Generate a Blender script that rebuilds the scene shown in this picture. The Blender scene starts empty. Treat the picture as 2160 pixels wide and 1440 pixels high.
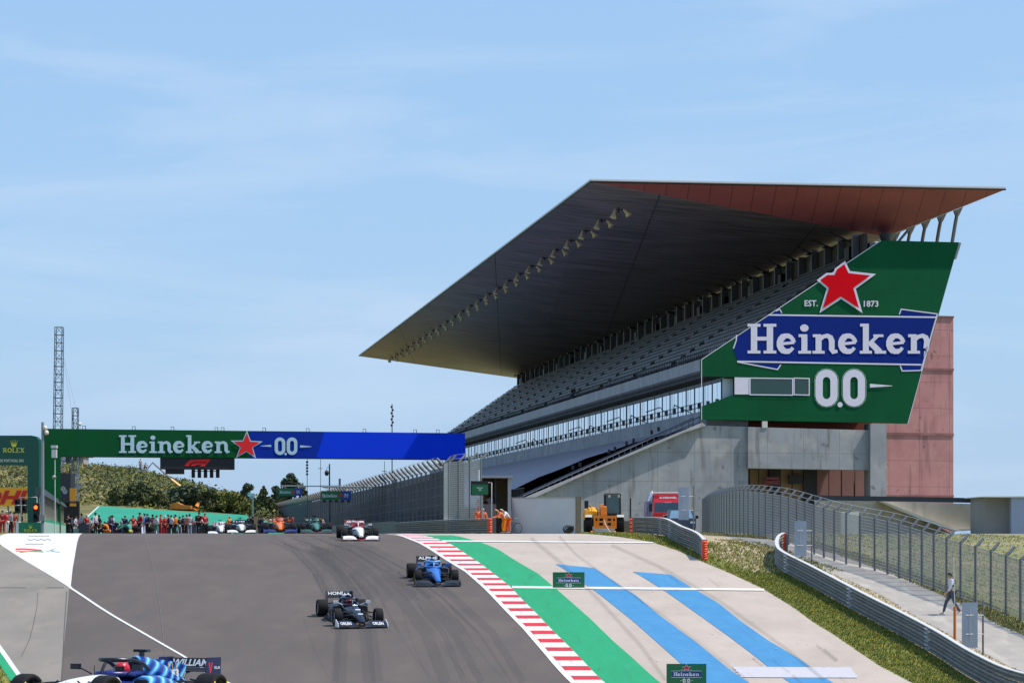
import bpy, math, random
from math import sin, cos, pi, radians, sqrt, atan2, tan
from mathutils import Vector, Matrix
random.seed(7)
sc = bpy.context.scene
col = sc.collection
# ------------------------------------------------------------------ camera
FL, CX, HY = 4000.0, 1080.0, 1130.0          # design focal length and horizon in photo pixels, used to size things
RHO = 1.75                                   # the lens is longer than the design one: every depth is stretched by this
cd = bpy.data.cameras.new("camera"); cam = bpy.data.objects.new("camera", cd); col.objects.link(cam)
cd.sensor_width = 36; cd.lens = 36*FL*RHO/2160; cd.shift_y = (HY-720)/2160
cd.clip_start = .5; cd.clip_end = 12000
cam.location = (0, 0, 0); cam.rotation_euler = (pi/2, 0, 0)
sc.camera = cam
# ------------------------------------------------------------------ light
SUN_EL, SUN_ROT = radians(58), radians(91)
sd = Vector((sin(SUN_ROT)*cos(SUN_EL), cos(SUN_ROT)*cos(SUN_EL), sin(SUN_EL)))
sl = bpy.data.lights.new("sun", 'SUN'); sl.energy = 4.6; sl.angle = radians(.53); sl.color = (1, .91, .80)
so = bpy.data.objects.new("sun", sl); col.objects.link(so)
so.rotation_euler = (-sd).to_track_quat('-Z', 'Y').to_euler()
w = bpy.data.worlds.new("World"); sc.world = w; w.use_nodes = True
nt = w.node_tree; N = nt.nodes; L = nt.links
bg = N['Background']; bg.inputs[1].default_value = .102
sky = N.new('ShaderNodeTexSky'); sky.sky_type = 'NISHITA'; sky.sun_disc = False
sky.sun_elevation = SUN_EL; sky.sun_rotation = SUN_ROT
sky.air_density = 1.05; sky.dust_density = .7; sky.ozone_density = 2.2; sky.altitude = 100
tc = N.new('ShaderNodeTexCoord'); mp = N.new('ShaderNodeMapping'); mp.inputs['Scale'].default_value = (2.2, 2.2, 13)
mp.inputs['Rotation'].default_value = (.12, -.16, 0)
n1 = N.new('ShaderNodeTexNoise'); n1.inputs['Scale'].default_value = 2.6; n1.inputs['Detail'].default_value = 9; n1.inputs['Roughness'].default_value = .55; n1.inputs['Distortion'].default_value = .6
cr = N.new('ShaderNodeMapRange'); cr.inputs[1].default_value = .46; cr.inputs[2].default_value = .74; cr.inputs[3].default_value = 0; cr.inputs[4].default_value = .55
mx = N.new('ShaderNodeMix'); mx.data_type = 'RGBA'; mx.inputs[7].default_value = (6.3, 7.6, 9.4, 1)
L.new(tc.outputs['Generated'], mp.inputs[0]); L.new(mp.outputs[0], n1.inputs['Vector']); L.new(n1.outputs['Fac'], cr.inputs[0])
fl = N.new('ShaderNodeMix'); fl.data_type = 'RGBA'; fl.inputs[0].default_value = .62; fl.inputs[7].default_value = (3.95, 6.7, 10.7, 1)
L.new(sky.outputs[0], fl.inputs[6]); L.new(cr.outputs[0], mx.inputs[0]); L.new(fl.outputs[2], mx.inputs[6]); L.new(mx.outputs[2], bg.inputs[0])
sc.view_settings.view_transform = 'Standard'; sc.view_settings.look = 'None'
sc.view_settings.exposure = 0.0; sc.view_settings.gamma = 1; sc.view_settings.use_curve_mapping = False
sc.cycles.max_bounces = 5; sc.cycles.transparent_max_bounces = 24

# ------------------------------------------------------------------ materials
def srgb(r, g, b):
    f = lambda c: (c/255/12.92 if c/255 <= .04045 else ((c/255+.055)/1.055)**2.4)
    return (f(r), f(g), f(b))
def mat(name, c, rough=.6, metal=0, var=.12, scale=3, bump=0, stretch=(1, 1, 1), c2=None, spec=.5, coat=0, alpha=1, emit=None, det=6):
    m = bpy.data.materials.new(name); m.use_nodes = True
    n, l = m.node_tree.nodes, m.node_tree.links
    p = n['Principled BSDF']; p.inputs['Roughness'].default_value = rough; p.inputs['Metallic'].default_value = metal
    p.inputs['Specular IOR Level'].default_value = spec
    if coat: p.inputs['Coat Weight'].default_value = coat; p.inputs['Coat Roughness'].default_value = .08
    t = n.new('ShaderNodeTexCoord'); mpn = n.new('ShaderNodeMapping'); mpn.inputs['Scale'].default_value = stretch
    nz = n.new('ShaderNodeTexNoise'); nz.inputs['Scale'].default_value = scale; nz.inputs['Detail'].default_value = det; nz.inputs['Roughness'].default_value = .6
    l.new(t.outputs['Object'], mpn.inputs[0]); l.new(mpn.outputs[0], nz.inputs['Vector'])
    r = n.new('ShaderNodeMapRange'); r.inputs[1].default_value = .32; r.inputs[2].default_value = .68
    mi = n.new('ShaderNodeMix'); mi.data_type = 'RGBA'
    if c2 is None:
        mi.inputs[6].default_value = tuple(x*(1-var) for x in c)+(1,); mi.inputs[7].default_value = tuple(min(1, x*(1+var)) for x in c)+(1,)
    else:
        mi.inputs[6].default_value = tuple(c)+(1,); mi.inputs[7].default_value = tuple(c2)+(1,)
    l.new(nz.outputs['Fac'], r.inputs[0]); l.new(r.outputs[0], mi.inputs[0]); l.new(mi.outputs[2], p.inputs['Base Color'])
    m['mix'] = mi.name
    if bump:
        b = n.new('ShaderNodeBump'); b.inputs['Strength'].default_value = bump; b.inputs['Distance'].default_value = .05
        l.new(nz.outputs['Fac'], b.inputs['Height']); l.new(b.outputs[0], p.inputs['Normal'])
    if emit: p.inputs['Emission Color'].default_value = tuple(emit[0])+(1,); p.inputs['Emission Strength'].default_value = emit[1]
    if alpha < 1: p.inputs['Alpha'].default_value = alpha
    return m
def layer(m, kind, col2, fac=1.0, scale=(1, 1, 1), lo=.5, hi=.6, nscale=4, **k):
    """mix another colour over the base colour of m, through a noise or a grid of joints"""
    n, l = m.node_tree.nodes, m.node_tree.links; p = n['Principled BSDF']
    src = p.inputs['Base Color'].links[0].from_socket
    t = n.new('ShaderNodeTexCoord'); mpn = n.new('ShaderNodeMapping'); mpn.inputs['Scale'].default_value = scale
    l.new(t.outputs['Object'], mpn.inputs[0])
    mi = n.new('ShaderNodeMix'); mi.data_type = 'RGBA'; mi.inputs[7].default_value = tuple(col2)+(1,)
    l.new(src, mi.inputs[6])
    if kind == 'noise':
        nz = n.new('ShaderNodeTexNoise'); nz.inputs['Scale'].default_value = nscale; nz.inputs['Detail'].default_value = 7
        l.new(mpn.outputs[0], nz.inputs['Vector'])
        r = n.new('ShaderNodeMapRange'); r.inputs[1].default_value = lo; r.inputs[2].default_value = hi; r.inputs[4].default_value = fac
        l.new(nz.outputs['Fac'], r.inputs[0]); l.new(r.outputs[0], mi.inputs[0])
    else:      # joints: axis pair a,b with spacing k['w'],k['h'] and joint width k['j']
        sx = n.new('ShaderNodeSeparateXYZ'); l.new(mpn.outputs[0], sx.inputs[0])
        outs = []
        for ax, sp in ((k.get('a', 0), k.get('w')), (k.get('b', 2), k.get('h'))):
            if not sp: continue
            m1 = n.new('ShaderNodeMath'); m1.operation = 'MULTIPLY_ADD'; m1.inputs[1].default_value = 1/sp; m1.inputs[2].default_value = 1000.13
            l.new(sx.outputs[ax], m1.inputs[0])
            m2 = n.new('ShaderNodeMath'); m2.operation = 'FRACT'; l.new(m1.outputs[0], m2.inputs[0])
            m3 = n.new('ShaderNodeMath'); m3.operation = 'LESS_THAN'; m3.inputs[1].default_value = k['j']/sp; l.new(m2.outputs[0], m3.inputs[0])
            outs.append(m3.outputs[0])
        o = outs[0]
        if len(outs) > 1:
            mm = n.new('ShaderNodeMath'); mm.operation = 'MAXIMUM'; l.new(outs[0], mm.inputs[0]); l.new(outs[1], mm.inputs[1]); o = mm.outputs[0]
        mf = n.new('ShaderNodeMath'); mf.operation = 'MULTIPLY'; mf.inputs[1].default_value = fac; l.new(o, mf.inputs[0]); l.new(mf.outputs[0], mi.inputs[0])
    l.new(mi.outputs[2], p.inputs['Base Color'])
    return m
_pm = {}
def paint(r, g, b, rough=.4, metal=0, var=.05, coat=0, scale=6):
    k = (r, g, b, rough, metal, coat)
    if k not in _pm: _pm[k] = mat('paint_%d_%d_%d' % (r, g, b), srgb(r, g, b), rough, metal, var, scale, coat=coat)
    return _pm[k]
def cloth(r, g, b): return paint(r, g, b, .85)

# ------------------------------------------------------------------ mesh builder
class MB:
    def __init__(s): s.v = []; s.f = []; s.m = []; s.s = []
    def add(s, vs, fs, mi=0, sm=False):
        o = len(s.v); s.v += [Vector(v) for v in vs]
        for f in fs: s.f.append(tuple(i+o for i in f)); s.m.append(mi); s.s.append(sm)
    def box(s, x0, x1, y0, y1, z0, z1, mi=0):
        s.add([(x0,y0,z0),(x1,y0,z0),(x1,y1,z0),(x0,y1,z0),(x0,y0,z1),(x1,y0,z1),(x1,y1,z1),(x0,y1,z1)],
              [(0,3,2,1),(4,5,6,7),(0,1,5,4),(1,2,6,5),(2,3,7,6),(3,0,4,7)], mi)
    def hexa(s, p, mi=0):   # 8 points, bottom 4 then top 4
        s.add(p, [(0,3,2,1),(4,5,6,7),(0,1,5,4),(1,2,6,5),(2,3,7,6),(3,0,4,7)], mi)
    def quad(s, a, b, c, d, mi=0, sm=False): s.add([a,b,c,d], [(0,1,2,3)], mi, sm)
    def prism(s, pts, off, mi=0, cap2=True):
        n = len(pts); off = Vector(off); a = [Vector(p) for p in pts]; b = [p+off for p in a]
        s.add(a+b, [tuple(range(n)), tuple(range(2*n-1, n-1, -1))]+[(i, i+n, (i+1) % n+n, (i+1) % n) for i in range(n)], mi)
    def loft(s, rings, mi=0, sm=True, closed=True, cap=True):
        n = len(rings[0]); vs = [v for r in rings for v in r]; fs = []
        for i in range(len(rings)-1):
            for j in range(n if closed else n-1):
                fs.append((i*n+j, i*n+(j+1) % n, (i+1)*n+(j+1) % n, (i+1)*n+j))
        s.add(vs, fs, mi, sm)
        if cap and closed:
            s.add(rings[0], [tuple(range(n-1, -1, -1))], mi); s.add(rings[-1], [tuple(range(n))], mi)
    def tube(s, pts, r, n=6, mi=0, sm=True, cap=True):
        pts = [Vector(p) for p in pts]; rr = r if isinstance(r, (list, tuple)) else [r]*len(pts)
        rings = []
        for i, p in enumerate(pts):
            d = (pts[min(i+1, len(pts)-1)]-pts[max(i-1, 0)])
            if d.length < 1e-9: d = Vector((0, 0, 1))
            d.normalize(); a = Vector((0, 0, 1)) if abs(d.z) < .9 else Vector((1, 0, 0))
            x = d.cross(a).normalized(); y = x.cross(d).normalized()
            rings.append([p+(x*cos(2*pi*k/n)+y*sin(2*pi*k/n))*rr[i] for k in range(n)])
        s.loft(rings, mi, sm, cap=cap)
    def wire(s, a, b, r, mi=0): s.tube([a, b], r, 3, mi, False, False)
    def lathe(s, prof, o=(0, 0, 0), ax='z', n=24, mi=0, sm=True):
        rings = []
        for r, h in prof:
            ring = []
            for k in range(n):
                c_, s_ = r*cos(2*pi*k/n), r*sin(2*pi*k/n)
                p = (c_, s_, h) if ax == 'z' else ((h, c_, s_) if ax == 'x' else (c_, h, s_))
                ring.append(Vector(p)+Vector(o))
            rings.append(ring)
        s.loft(rings, mi, sm, cap=False)
    def ball(s, c, r, n=10, mi=0, zs=1, ys=1, xs=1):
        rings = []
        for i in range(1, n):
            t = pi*i/n
            rings.append([Vector((c[0]+r*xs*sin(t)*cos(2*pi*k/n), c[1]+r*ys*sin(t)*sin(2*pi*k/n), c[2]-r*zs*cos(t))) for k in range(n)])
        s.loft(rings, mi, True)
    def leaf(s, c, size, rnd, mi=0):
        a = Vector((rnd.gauss(0, 1), rnd.gauss(0, 1), rnd.gauss(0, 1))).normalized()
        b = a.orthogonal().normalized(); c = Vector(c); q = a.cross(b); th = rnd.random()*6.28
        u = (b*cos(th)+q*sin(th))*size; v = (q*cos(th)-b*sin(th))*size*.62
        s.add([c-u, c-v, c+u, c+v], [(0, 1, 2, 3)], mi)
    def mesh(s, name, mats, off=None):
        me = bpy.data.meshes.new(name)
        vs = s.v if off is None else [v-off for v in s.v]
        me.from_pydata([tuple(v) for v in vs], [], s.f)
        for m in (mats if isinstance(mats, (list, tuple)) else [mats]): me.materials.append(m)
        me.polygons.foreach_set('material_index', s.m); me.polygons.foreach_set('use_smooth', s.s)
        me.update(); return me
    def build(s, name, mats, parent=None, world=False):
        off = None; par = parent
        while par is not None and par.name not in STAND and par.parent: par = par.parent
        st_ = par is not None and par.name in STAND
        if st_: s.v = [SW(*v) for v in s.v]
        if st_ or world or parent is None: s.v = [Vector((v.x, v.y*RHO, v.z)) for v in s.v]
        if world and not st_ and par is not None: off = par.location.copy()
        return link(name, s.mesh(name, mats, off), parent)
def link(name, me, parent=None):
    o = bpy.data.objects.new(name, me); col.objects.link(o)
    if parent: o.parent = parent
    return o
def tag(o, label=None, cat=None, group=None, kind=None):
    if label: o['label'] = label
    if cat: o['category'] = cat
    if group: o['group'] = group
    if kind: o['kind'] = kind
    return o
STAND = set()
def thing(name, label, cat, loc=(0, 0, 0), rotz=0, group=None, rx=0):
    stand = tuple(loc) == (0, 0, 0) and rotz != 0
    if stand: rotz = 0
    loc = (loc[0], loc[1]*RHO, loc[2])
    o = bpy.data.objects.new(name, None); col.objects.link(o); o.empty_display_size = .3
    o.location = loc; o.rotation_euler = (rx, 0, rotz)
    if stand: STAND.add(o.name)
    return tag(o, label, cat, group)
def kids(o): return [c for c in bpy.data.objects if c.parent == o]
def copy_tree(o, loc=None, rotz=None, label=None, parent=None, _k=None):
    if _k is None:
        _k = {}
        for c in bpy.data.objects:
            if c.parent: _k.setdefault(c.parent.name, []).append(c)
    c = o.copy(); col.objects.link(c)
    if parent: c.parent = parent
    if loc is not None: c.location = (loc[0], loc[1]*RHO, loc[2])
    if rotz is not None: c.rotation_euler = (o.rotation_euler[0], 0, rotz)
    if label: c['label'] = label
    for ch in _k.get(o.name, []): copy_tree(ch, parent=c, _k=_k)
    return c
def add_struct(name, mb, mats):
    return tag(mb.build(name, mats), kind='structure')

# ------------------------------------------------------------------ lettering
class Pen:
    """draws strokes and fills on a plane; mp(x, y, off) -> point"""
    def __init__(s, mb, mp, mi=0, off=.01, step=.0015): s.mb = mb; s.mp = mp; s.mi = mi; s.o = off; s.st = step
    def nxt(s): s.o += s.st; return s.o
    def poly(s, pts, mi=None):
        o = s.nxt(); s.mb.add([s.mp(x, y, o) for x, y in pts], [tuple(range(len(pts)))], s.mi if mi is None else mi)
    def stroke(s, pts, wd, closed=False, mi=None):
        o = s.nxt(); n = len(pts); ls = []; rs = []
        ww = wd if isinstance(wd, (list, tuple)) else [wd]*n
        for i in range(n):
            if closed: a = pts[i-1]; b = pts[(i+1) % n]
            else: a = pts[max(i-1, 0)]; b = pts[min(i+1, n-1)]
            p = pts[i]
            d1 = (p[0]-a[0], p[1]-a[1]); d2 = (b[0]-p[0], b[1]-p[1])
            l1 = math.hypot(*d1); l2 = math.hypot(*d2)
            if l1 < 1e-9: d1, l1 = d2, l2
            if l2 < 1e-9: d2, l2 = d1, l1
            n1_ = (-d1[1]/l1, d1[0]/l1); n2_ = (-d2[1]/l2, d2[0]/l2)
            nx_, ny_ = n1_[0]+n2_[0], n1_[1]+n2_[1]; q = math.hypot(nx_, ny_) or 1
            nx_, ny_ = nx_/q, ny_/q; k = 1/max(.35, nx_*n1_[0]+ny_*n1_[1])*ww[i]/2
            ls.append(s.mp(p[0]+nx_*k, p[1]+ny_*k, o)); rs.append(s.mp(p[0]-nx_*k, p[1]-ny_*k, o))
        m = n if closed else n-1
        s.mb.add(ls+rs, [(i, (i+1) % n, n+(i+1) % n, n+i) for i in range(m)], s.mi if mi is None else mi)
    def disc(s, x, y, r, mi=None, n=16): s.poly([(x+r*cos(2*pi*k/n), y+r*sin(2*pi*k/n)) for k in range(n)], mi)
def arc(cx, cy, rx, ry, a0, a1, n=14): return [(cx+rx*cos(radians(a0+(a1-a0)*i/n)), cy+ry*sin(radians(a0+(a1-a0)*i/n))) for i in range(n+1)]
SLAB = {
 'H': (.86, [([(.19,0),(.19,1)],.2), ([(.66,0),(.66,1)],.2), ([(0,.045),(.38,.045)],.09), ([(.47,.045),(.85,.045)],.09), ([(0,.955),(.38,.955)],.09), ([(.47,.955),(.85,.955)],.09), ([(.2,.5),(.65,.5)],.12)]),
 'e': (.62, [(arc(.3,.33,.21,.27,8,330),[.13]*3+[.15]*2+[.2]*6+[.16]*2+[.11]*2), ([(.12,.32),(.52,.37)],.09)]),
 'i': (.42, [([(.2,0),(.2,.62)],.19), ([(.02,.04),(.4,.04)],.09), ([(.03,.6),(.28,.6)],.09), (arc(.2,.86,.06,.06,0,360),.12)]),
 'n': (.78, [([(.2,0),(.2,.62)],.19), ([(.02,.04),(.38,.04)],.09), ([(.03,.6),(.28,.6)],.09), ([(.24,.46),(.34,.57),(.46,.6),(.55,.54),(.59,.42),(.59,.15),(.64,.05),(.76,.07)],[.1,.12,.13,.16,.18,.18,.13,.09])]),
 'k': (.8, [([(.2,0),(.2,1)],.19), ([(.02,.04),(.38,.04)],.09), ([(.03,.96),(.28,.96)],.09), ([(.27,.3),(.56,.6)],.1), ([(.34,.36),(.62,.04)],.19), ([(.42,.6),(.72,.6)],.08), ([(.46,.04),(.8,.04)],.09)]),
 'R': (.8, [([(.17,0),(.17,1)],.16), ([(.02,.04),(.33,.04)],.07), ([(.02,.96),(.4,.96)],.08), ([(.2,.94),(.45,.94),(.58,.85),(.58,.63),(.45,.52),(.2,.52)],[.09,.1,.14,.14,.1,.09]), ([(.38,.5),(.68,.04)],.16), ([(.58,.04),(.78,.04)],.07)]),
 'O': (.86, [(arc(.42,.5,.31,.42,0,360,18)[:-1],.16)]),
 'L': (.7, [([(.17,0),(.17,1)],.16), ([(.02,.96),(.34,.96)],.07), ([(.02,.04),(.62,.04)],.09), ([(.6,.04),(.6,.26)],.07)]),
 'E': (.74, [([(.17,0),(.17,1)],.16), ([(.02,.96),(.62,.96)],.09), ([(.02,.04),(.64,.04)],.09), ([(.2,.5),(.46,.5)],.09), ([(.63,.04),(.63,.26)],.07), ([(.61,.96),(.61,.76)],.07)]),
 'X': (.8, [([(.14,.04),(.62,.96)],.1), ([(.12,.96),(.64,.04)],.18), ([(0,.04),(.28,.04)],.07), ([(.5,.04),(.78,.04)],.07), ([(0,.96),(.28,.96)],.07), ([(.48,.96),(.76,.96)],.07)]),
}
def slab_width(t): return sum(SLAB[c][0] for c in t)
def slab(pen, t, x0, y0, wd, h, sgn=1, cut=0):
    """word t from x0 to x0+wd, baseline y0, cap height h (sgn -1 when y grows downwards)"""
    k = wd/slab_width(t); x = x0
    for ci, c in enumerate(t):
        adv, st = SLAB[c]
        for pts, ws in st:
            cl = c == 'O' or (c == 'i' and len(pts) > 6)
            pp = [(x+a*k, y0+sgn*b*h) for a, b in pts]
            if cut: pp = [(min(a, cut(b)), b) for a, b in pp]
            kk = (k+h)/2
            if cl and c == 'i': pen.poly([(x+.2*k+.125*k*cos(q*.4), y0+sgn*(.86*h)+.125*h*sin(q*.4)) for q in range(16)]); continue
            # widths: scale by direction
            pen.stroke(pp, [q*kk for q in ws] if isinstance(ws, list) else ws*kk, cl)
        x += adv*k
_fc = {}
def bf(t, bold=.0):
    k = (t, bold)
    if k not in _fc:
        cu = bpy.data.curves.new('t', 'FONT'); cu.body = t; cu.offset = bold; cu.resolution_u = 2
        ob = bpy.data.objects.new('t', cu); col.objects.link(ob); bpy.context.view_layer.update()
        me = bpy.data.meshes.new_from_object(ob.evaluated_get(bpy.context.evaluated_depsgraph_get()))
        vs = [(v.co.x, v.co.y) for v in me.vertices]; fs = [tuple(p.vertices) for p in me.polygons]
        bpy.data.objects.remove(ob); bpy.data.meshes.remove(me)
        x0 = min(v[0] for v in vs); x1 = max(v[0] for v in vs); y0 = min(v[1] for v in vs); y1 = max(v[1] for v in vs)
        _fc[k] = ([((a-x0)/(x1-x0), (b-y0)/(y1-y0)) for a, b in vs], fs)
    return _fc[k]
def write(mb, t, mp, x0, x1, y0, y1, mi=0, bold=.02, off=.01, shear=0):
    """sans text filling the rectangle; y0 is the baseline side"""
    vs, fs = bf(t, bold)
    mb.add([mp(x0+(x1-x0)*(a+shear*b), y0+(y1-y0)*b, off) for a, b in vs], fs, mi)
def zeros(pen, cx, cy, w_, h_, wd, mi=None):
    r = w_/2-wd/2; hh = h_/2-wd/2-r
    pts = arc(cx, cy+hh, r, r, 0, 180, 8)+arc(cx, cy-hh, r, r, 180, 360, 8)
    pen.stroke(pts, wd, True, mi)

# ------------------------------------------------------------------ terrain profile
_gp = [(-30,-2.6),(20,-2.9),(33,-3.1),(45,-4.4),(54,-5.45),(59,-5.4),(64,-4.96),(69,-4.26),(74,-3.55),(83,-2.29),(92,-1.2),(100,-.27),(106,.03),(112,.13),(120,.15),(132,.12),(150,.02),(200,-.3),(260,-.5),(400,-1),(700,-3)]
def _herm(x):
    P_ = _gp
    if x <= P_[0][0]: return P_[0][1]
    if x >= P_[-1][0]: return P_[-1][1]
    i = max(j for j in range(len(P_)-1) if P_[j][0] <= x)
    def sl_(j):
        if j <= 0 or j >= len(P_)-1: return 0
        a = (P_[j][1]-P_[j-1][1])/(P_[j][0]-P_[j-1][0]); b = (P_[j+1][1]-P_[j][1])/(P_[j+1][0]-P_[j][0])
        return 0 if a*b <= 0 else 2*a*b/(a+b)
    x0, y0 = P_[i]; x1, y1 = P_[i+1]; h = x1-x0; t = (x-x0)/h
    return (2*t**3-3*t*t+1)*y0+(t**3-2*t*t+t)*h*sl_(i)+(-2*t**3+3*t*t)*y1+(t**3-t*t)*h*sl_(i+1)
_gt = [_herm(-30+.5*i) for i in range(1461)]
def G(Y):
    q = (Y+30)/.5
    if q <= 0: return _gt[0]
    if q >= 1459: return _gt[1459]
    i = int(q); return _gt[i]+(_gt[i+1]-_gt[i])*(q-i)
def pyG(Y): return HY-G(Y)*FL/Y
def Yof(py):
    lo, hi = 56., 105.
    for _ in range(40):
        m = (lo+hi)/2
        if pyG(m) > py: lo = m
        else: hi = m
    return lo
def gpt(px, py, up=0):
    Y = Yof(py); return Vector(((px-CX)*Y/FL, Y, G(Y)+up))
def at(px, Y, up=0): return Vector(((px-CX)*Y/FL, Y, G(Y)+up))
def pos(px, py, Y): return Vector(((px-CX)*Y/FL, Y, (HY-py)*Y/FL))
def edge(pts):
    """pts: (py, px) along an edge on the ground -> X as a function of Y"""
    q = sorted((Yof(py), (px-CX)*Yof(py)/FL) for py, px in pts)
    def f(Y):
        if Y >= q[-1][0]: return q[-1][1]-.2025*(Y-q[-1][0])
        if Y <= q[0][0]:
            s = (q[1][1]-q[0][1])/(q[1][0]-q[0][0]); return q[0][1]+max(-.9, min(.9, s))*(Y-q[0][0])
        for i in range(len(q)-1):
            if q[i][0] <= Y <= q[i+1][0]: break
        a, b = q[i], q[i+1]; return a[1]+(b[1]-a[1])*(Y-a[0])/max(1e-6, b[0]-a[0])
    return f
def rowsY(a, b, st=.5):
    r = [a]; k = math.ceil(a/.5+1e-6)*.5
    while k < b-1e-6: r.append(k); k += st
    return r+[b]
def sheet(name, lf, rf, Y0, Y1, lev, m, nx=1, st=.5, mb=None, mi=0, skirt=0):
    own = mb is None; mb = mb or MB(); R = rowsY(Y0, Y1, st); up = .006*lev; vs = []
    for Y in R:
        a = lf(Y) if callable(lf) else lf; b = rf(Y) if callable(rf) else rf
        if b < a: b = a = (a+b)/2
        for i in range(nx+1): vs.append((a+(b-a)*i/nx, Y, G(Y)+up))
    n = nx+1
    mb.add(vs, [(i*n+j, i*n+j+1, (i+1)*n+j+1, (i+1)*n+j) for i in range(len(R)-1) for j in range(nx)], mi)
    if skirt:
        for j in (0, nx):
            a = [vs[i*n+j] for i in range(len(R))]; b = [(p[0], p[1], p[2]-skirt) for p in a]
            mb.add(a+b, [(i, i+1, len(R)+i+1, len(R)+i) for i in range(len(R)-1)], mi)
    if own: return add_struct(name, mb, m)
# stand coordinates: u to the right of the straight, s along it
RZ = atan2(.1985, .9801); cR, sR = cos(RZ), sin(RZ)
def SW(u, s, z): return Vector((cR*u-sR*s, sR*u+cR*s, z))
def on_s(px, py, s):
    k = (px-CX)/FL; u = s*(k*cR+sR)/(cR-k*sR); Y = sR*u+cR*s
    return Vector((u, s, (HY-py)*Y/FL))
# ================================================================== setting
M_grass = mat('grass_ground', srgb(108, 118, 44), .95, 0, c2=srgb(134, 134, 66), scale=1.6, bump=.4)
layer(M_grass, 'noise', srgb(150, 140, 60), .7, nscale=9, lo=.55, hi=.7)
layer(M_grass, 'noise', srgb(60, 84, 24), .6, nscale=4, lo=.52, hi=.66)
M_dry = mat('dry_ground', srgb(136, 132, 86), .95, 0, c2=srgb(112, 118, 66), scale=.6, bump=.4)
layer(M_dry, 'noise', srgb(164, 146, 108), .7, nscale=.35, lo=.52, hi=.66)
layer(M_dry, 'noise', srgb(96, 104, 54), .5, nscale=.9, lo=.55, hi=.7)
layer(M_dry, 'noise', srgb(176, 160, 120), .5, nscale=5, lo=.56, hi=.7)
M_asph = mat('track_asphalt', srgb(92, 86, 83), .95, 0, c2=srgb(99, 92, 89), scale=.22, stretch=(1.4, .35, 1), spec=.06)
layer(M_asph, 'noise', srgb(112, 102, 96), .45, scale=(.5, .12, 1), nscale=1.3, lo=.5, hi=.75)
layer(M_asph, 'noise', srgb(86, 86, 89), .35, scale=(1.1, .10, 1), nscale=1.1, lo=.55, hi=.72)
layer(M_asph, 'noise', srgb(130, 128, 128), .35, nscale=26, lo=.52, hi=.75)
M_pitlane = mat('pit_exit_asphalt', srgb(126, 122, 116), .95, 0, c2=srgb(140, 134, 127), scale=.25, stretch=(1.5, .4, 1), spec=.08)
layer(M_pitlane, 'noise', srgb(150, 140, 130), .5, scale=(.7, .2, 1), nscale=1.2, lo=.5, hi=.7)
layer(M_pitlane, 'noise', srgb(90, 90, 90), .3, nscale=30, lo=.55, hi=.75)
M_conc = mat('runoff_concrete', srgb(172, 160, 150), .92, 0, c2=srgb(184, 172, 162), scale=.35, stretch=(1, .5, 1), spec=.1)
layer(M_conc, 'noise', srgb(160, 150, 138), .4, scale=(1.2, .3, 1), nscale=1.5, lo=.52, hi=.75)
layer(M_conc, 'noise', srgb(205, 200, 192), .4, nscale=22, lo=.55, hi=.8)
M_white = mat('white_line_paint', srgb(216, 216, 215), .7, 0, .04, 5)
layer(M_white, 'noise', srgb(190, 188, 184), .5, nscale=3, scale=(1, .3, 1), lo=.5, hi=.75)
M_green = mat('green_runoff_paint', srgb(0, 142, 92), .85, 0, c2=srgb(4, 150, 100), scale=.5, stretch=(2, .3, 1))
layer(M_green, 'noise', srgb(40, 158, 116), .45, scale=(1.5, .35, 1), nscale=2.5, lo=.52, hi=.75)
M_green2 = mat('green_bank_paint', srgb(20, 140, 112), .8, 0, c2=srgb(30, 150, 122), scale=.1)
M_red = mat('kerb_red_paint', srgb(190, 16, 30), .7, 0, c2=srgb(204, 34, 46), scale=3, stretch=(1, .3, 1))
M_kwhite = mat('kerb_white_paint', srgb(212, 210, 211), .7, 0, .05, 4)
for q_ in (M_red, M_kwhite): layer(q_, 'noise', srgb(96, 84, 84), .35, nscale=1.4, scale=(3, .25, 1), lo=.56, hi=.74)
layer(M_green, 'noise', srgb(30, 110, 84), .4, nscale=1.2, scale=(2.5, .2, 1), lo=.58, hi=.72)
M_blue = mat('blue_stripe_paint', srgb(50, 124, 174), .8, 0, c2=srgb(62, 134, 182), scale=1.2, stretch=(1, .3, 1))
layer(M_blue, 'noise', srgb(84, 142, 192), .4, nscale=3.5, scale=(1, .4, 1), lo=.55, hi=.75)
M_road = mat('service_road_surface', srgb(150, 144, 138), .9, 0, c2=srgb(168, 162, 154), scale=.5, bump=.2)
layer(M_road, 'noise', srgb(186, 180, 170), .6, scale=(1.2, .15, 1), nscale=1.6, lo=.5, hi=.7)
M_gravel = mat('gravel_ground', srgb(150, 134, 100), .95, 0, c2=srgb(196, 184, 158), scale=9, bump=.6)
layer(M_gravel, 'noise', srgb(120, 110, 62), .7, nscale=1.6, lo=.52, hi=.64)
layer(M_gravel, 'noise', srgb(140, 100, 84), .6, nscale=3.1, lo=.56, hi=.68)
M_faint = mat('faded_white_paint', srgb(186, 184, 190), .8, 0, .05, 5)

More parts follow.
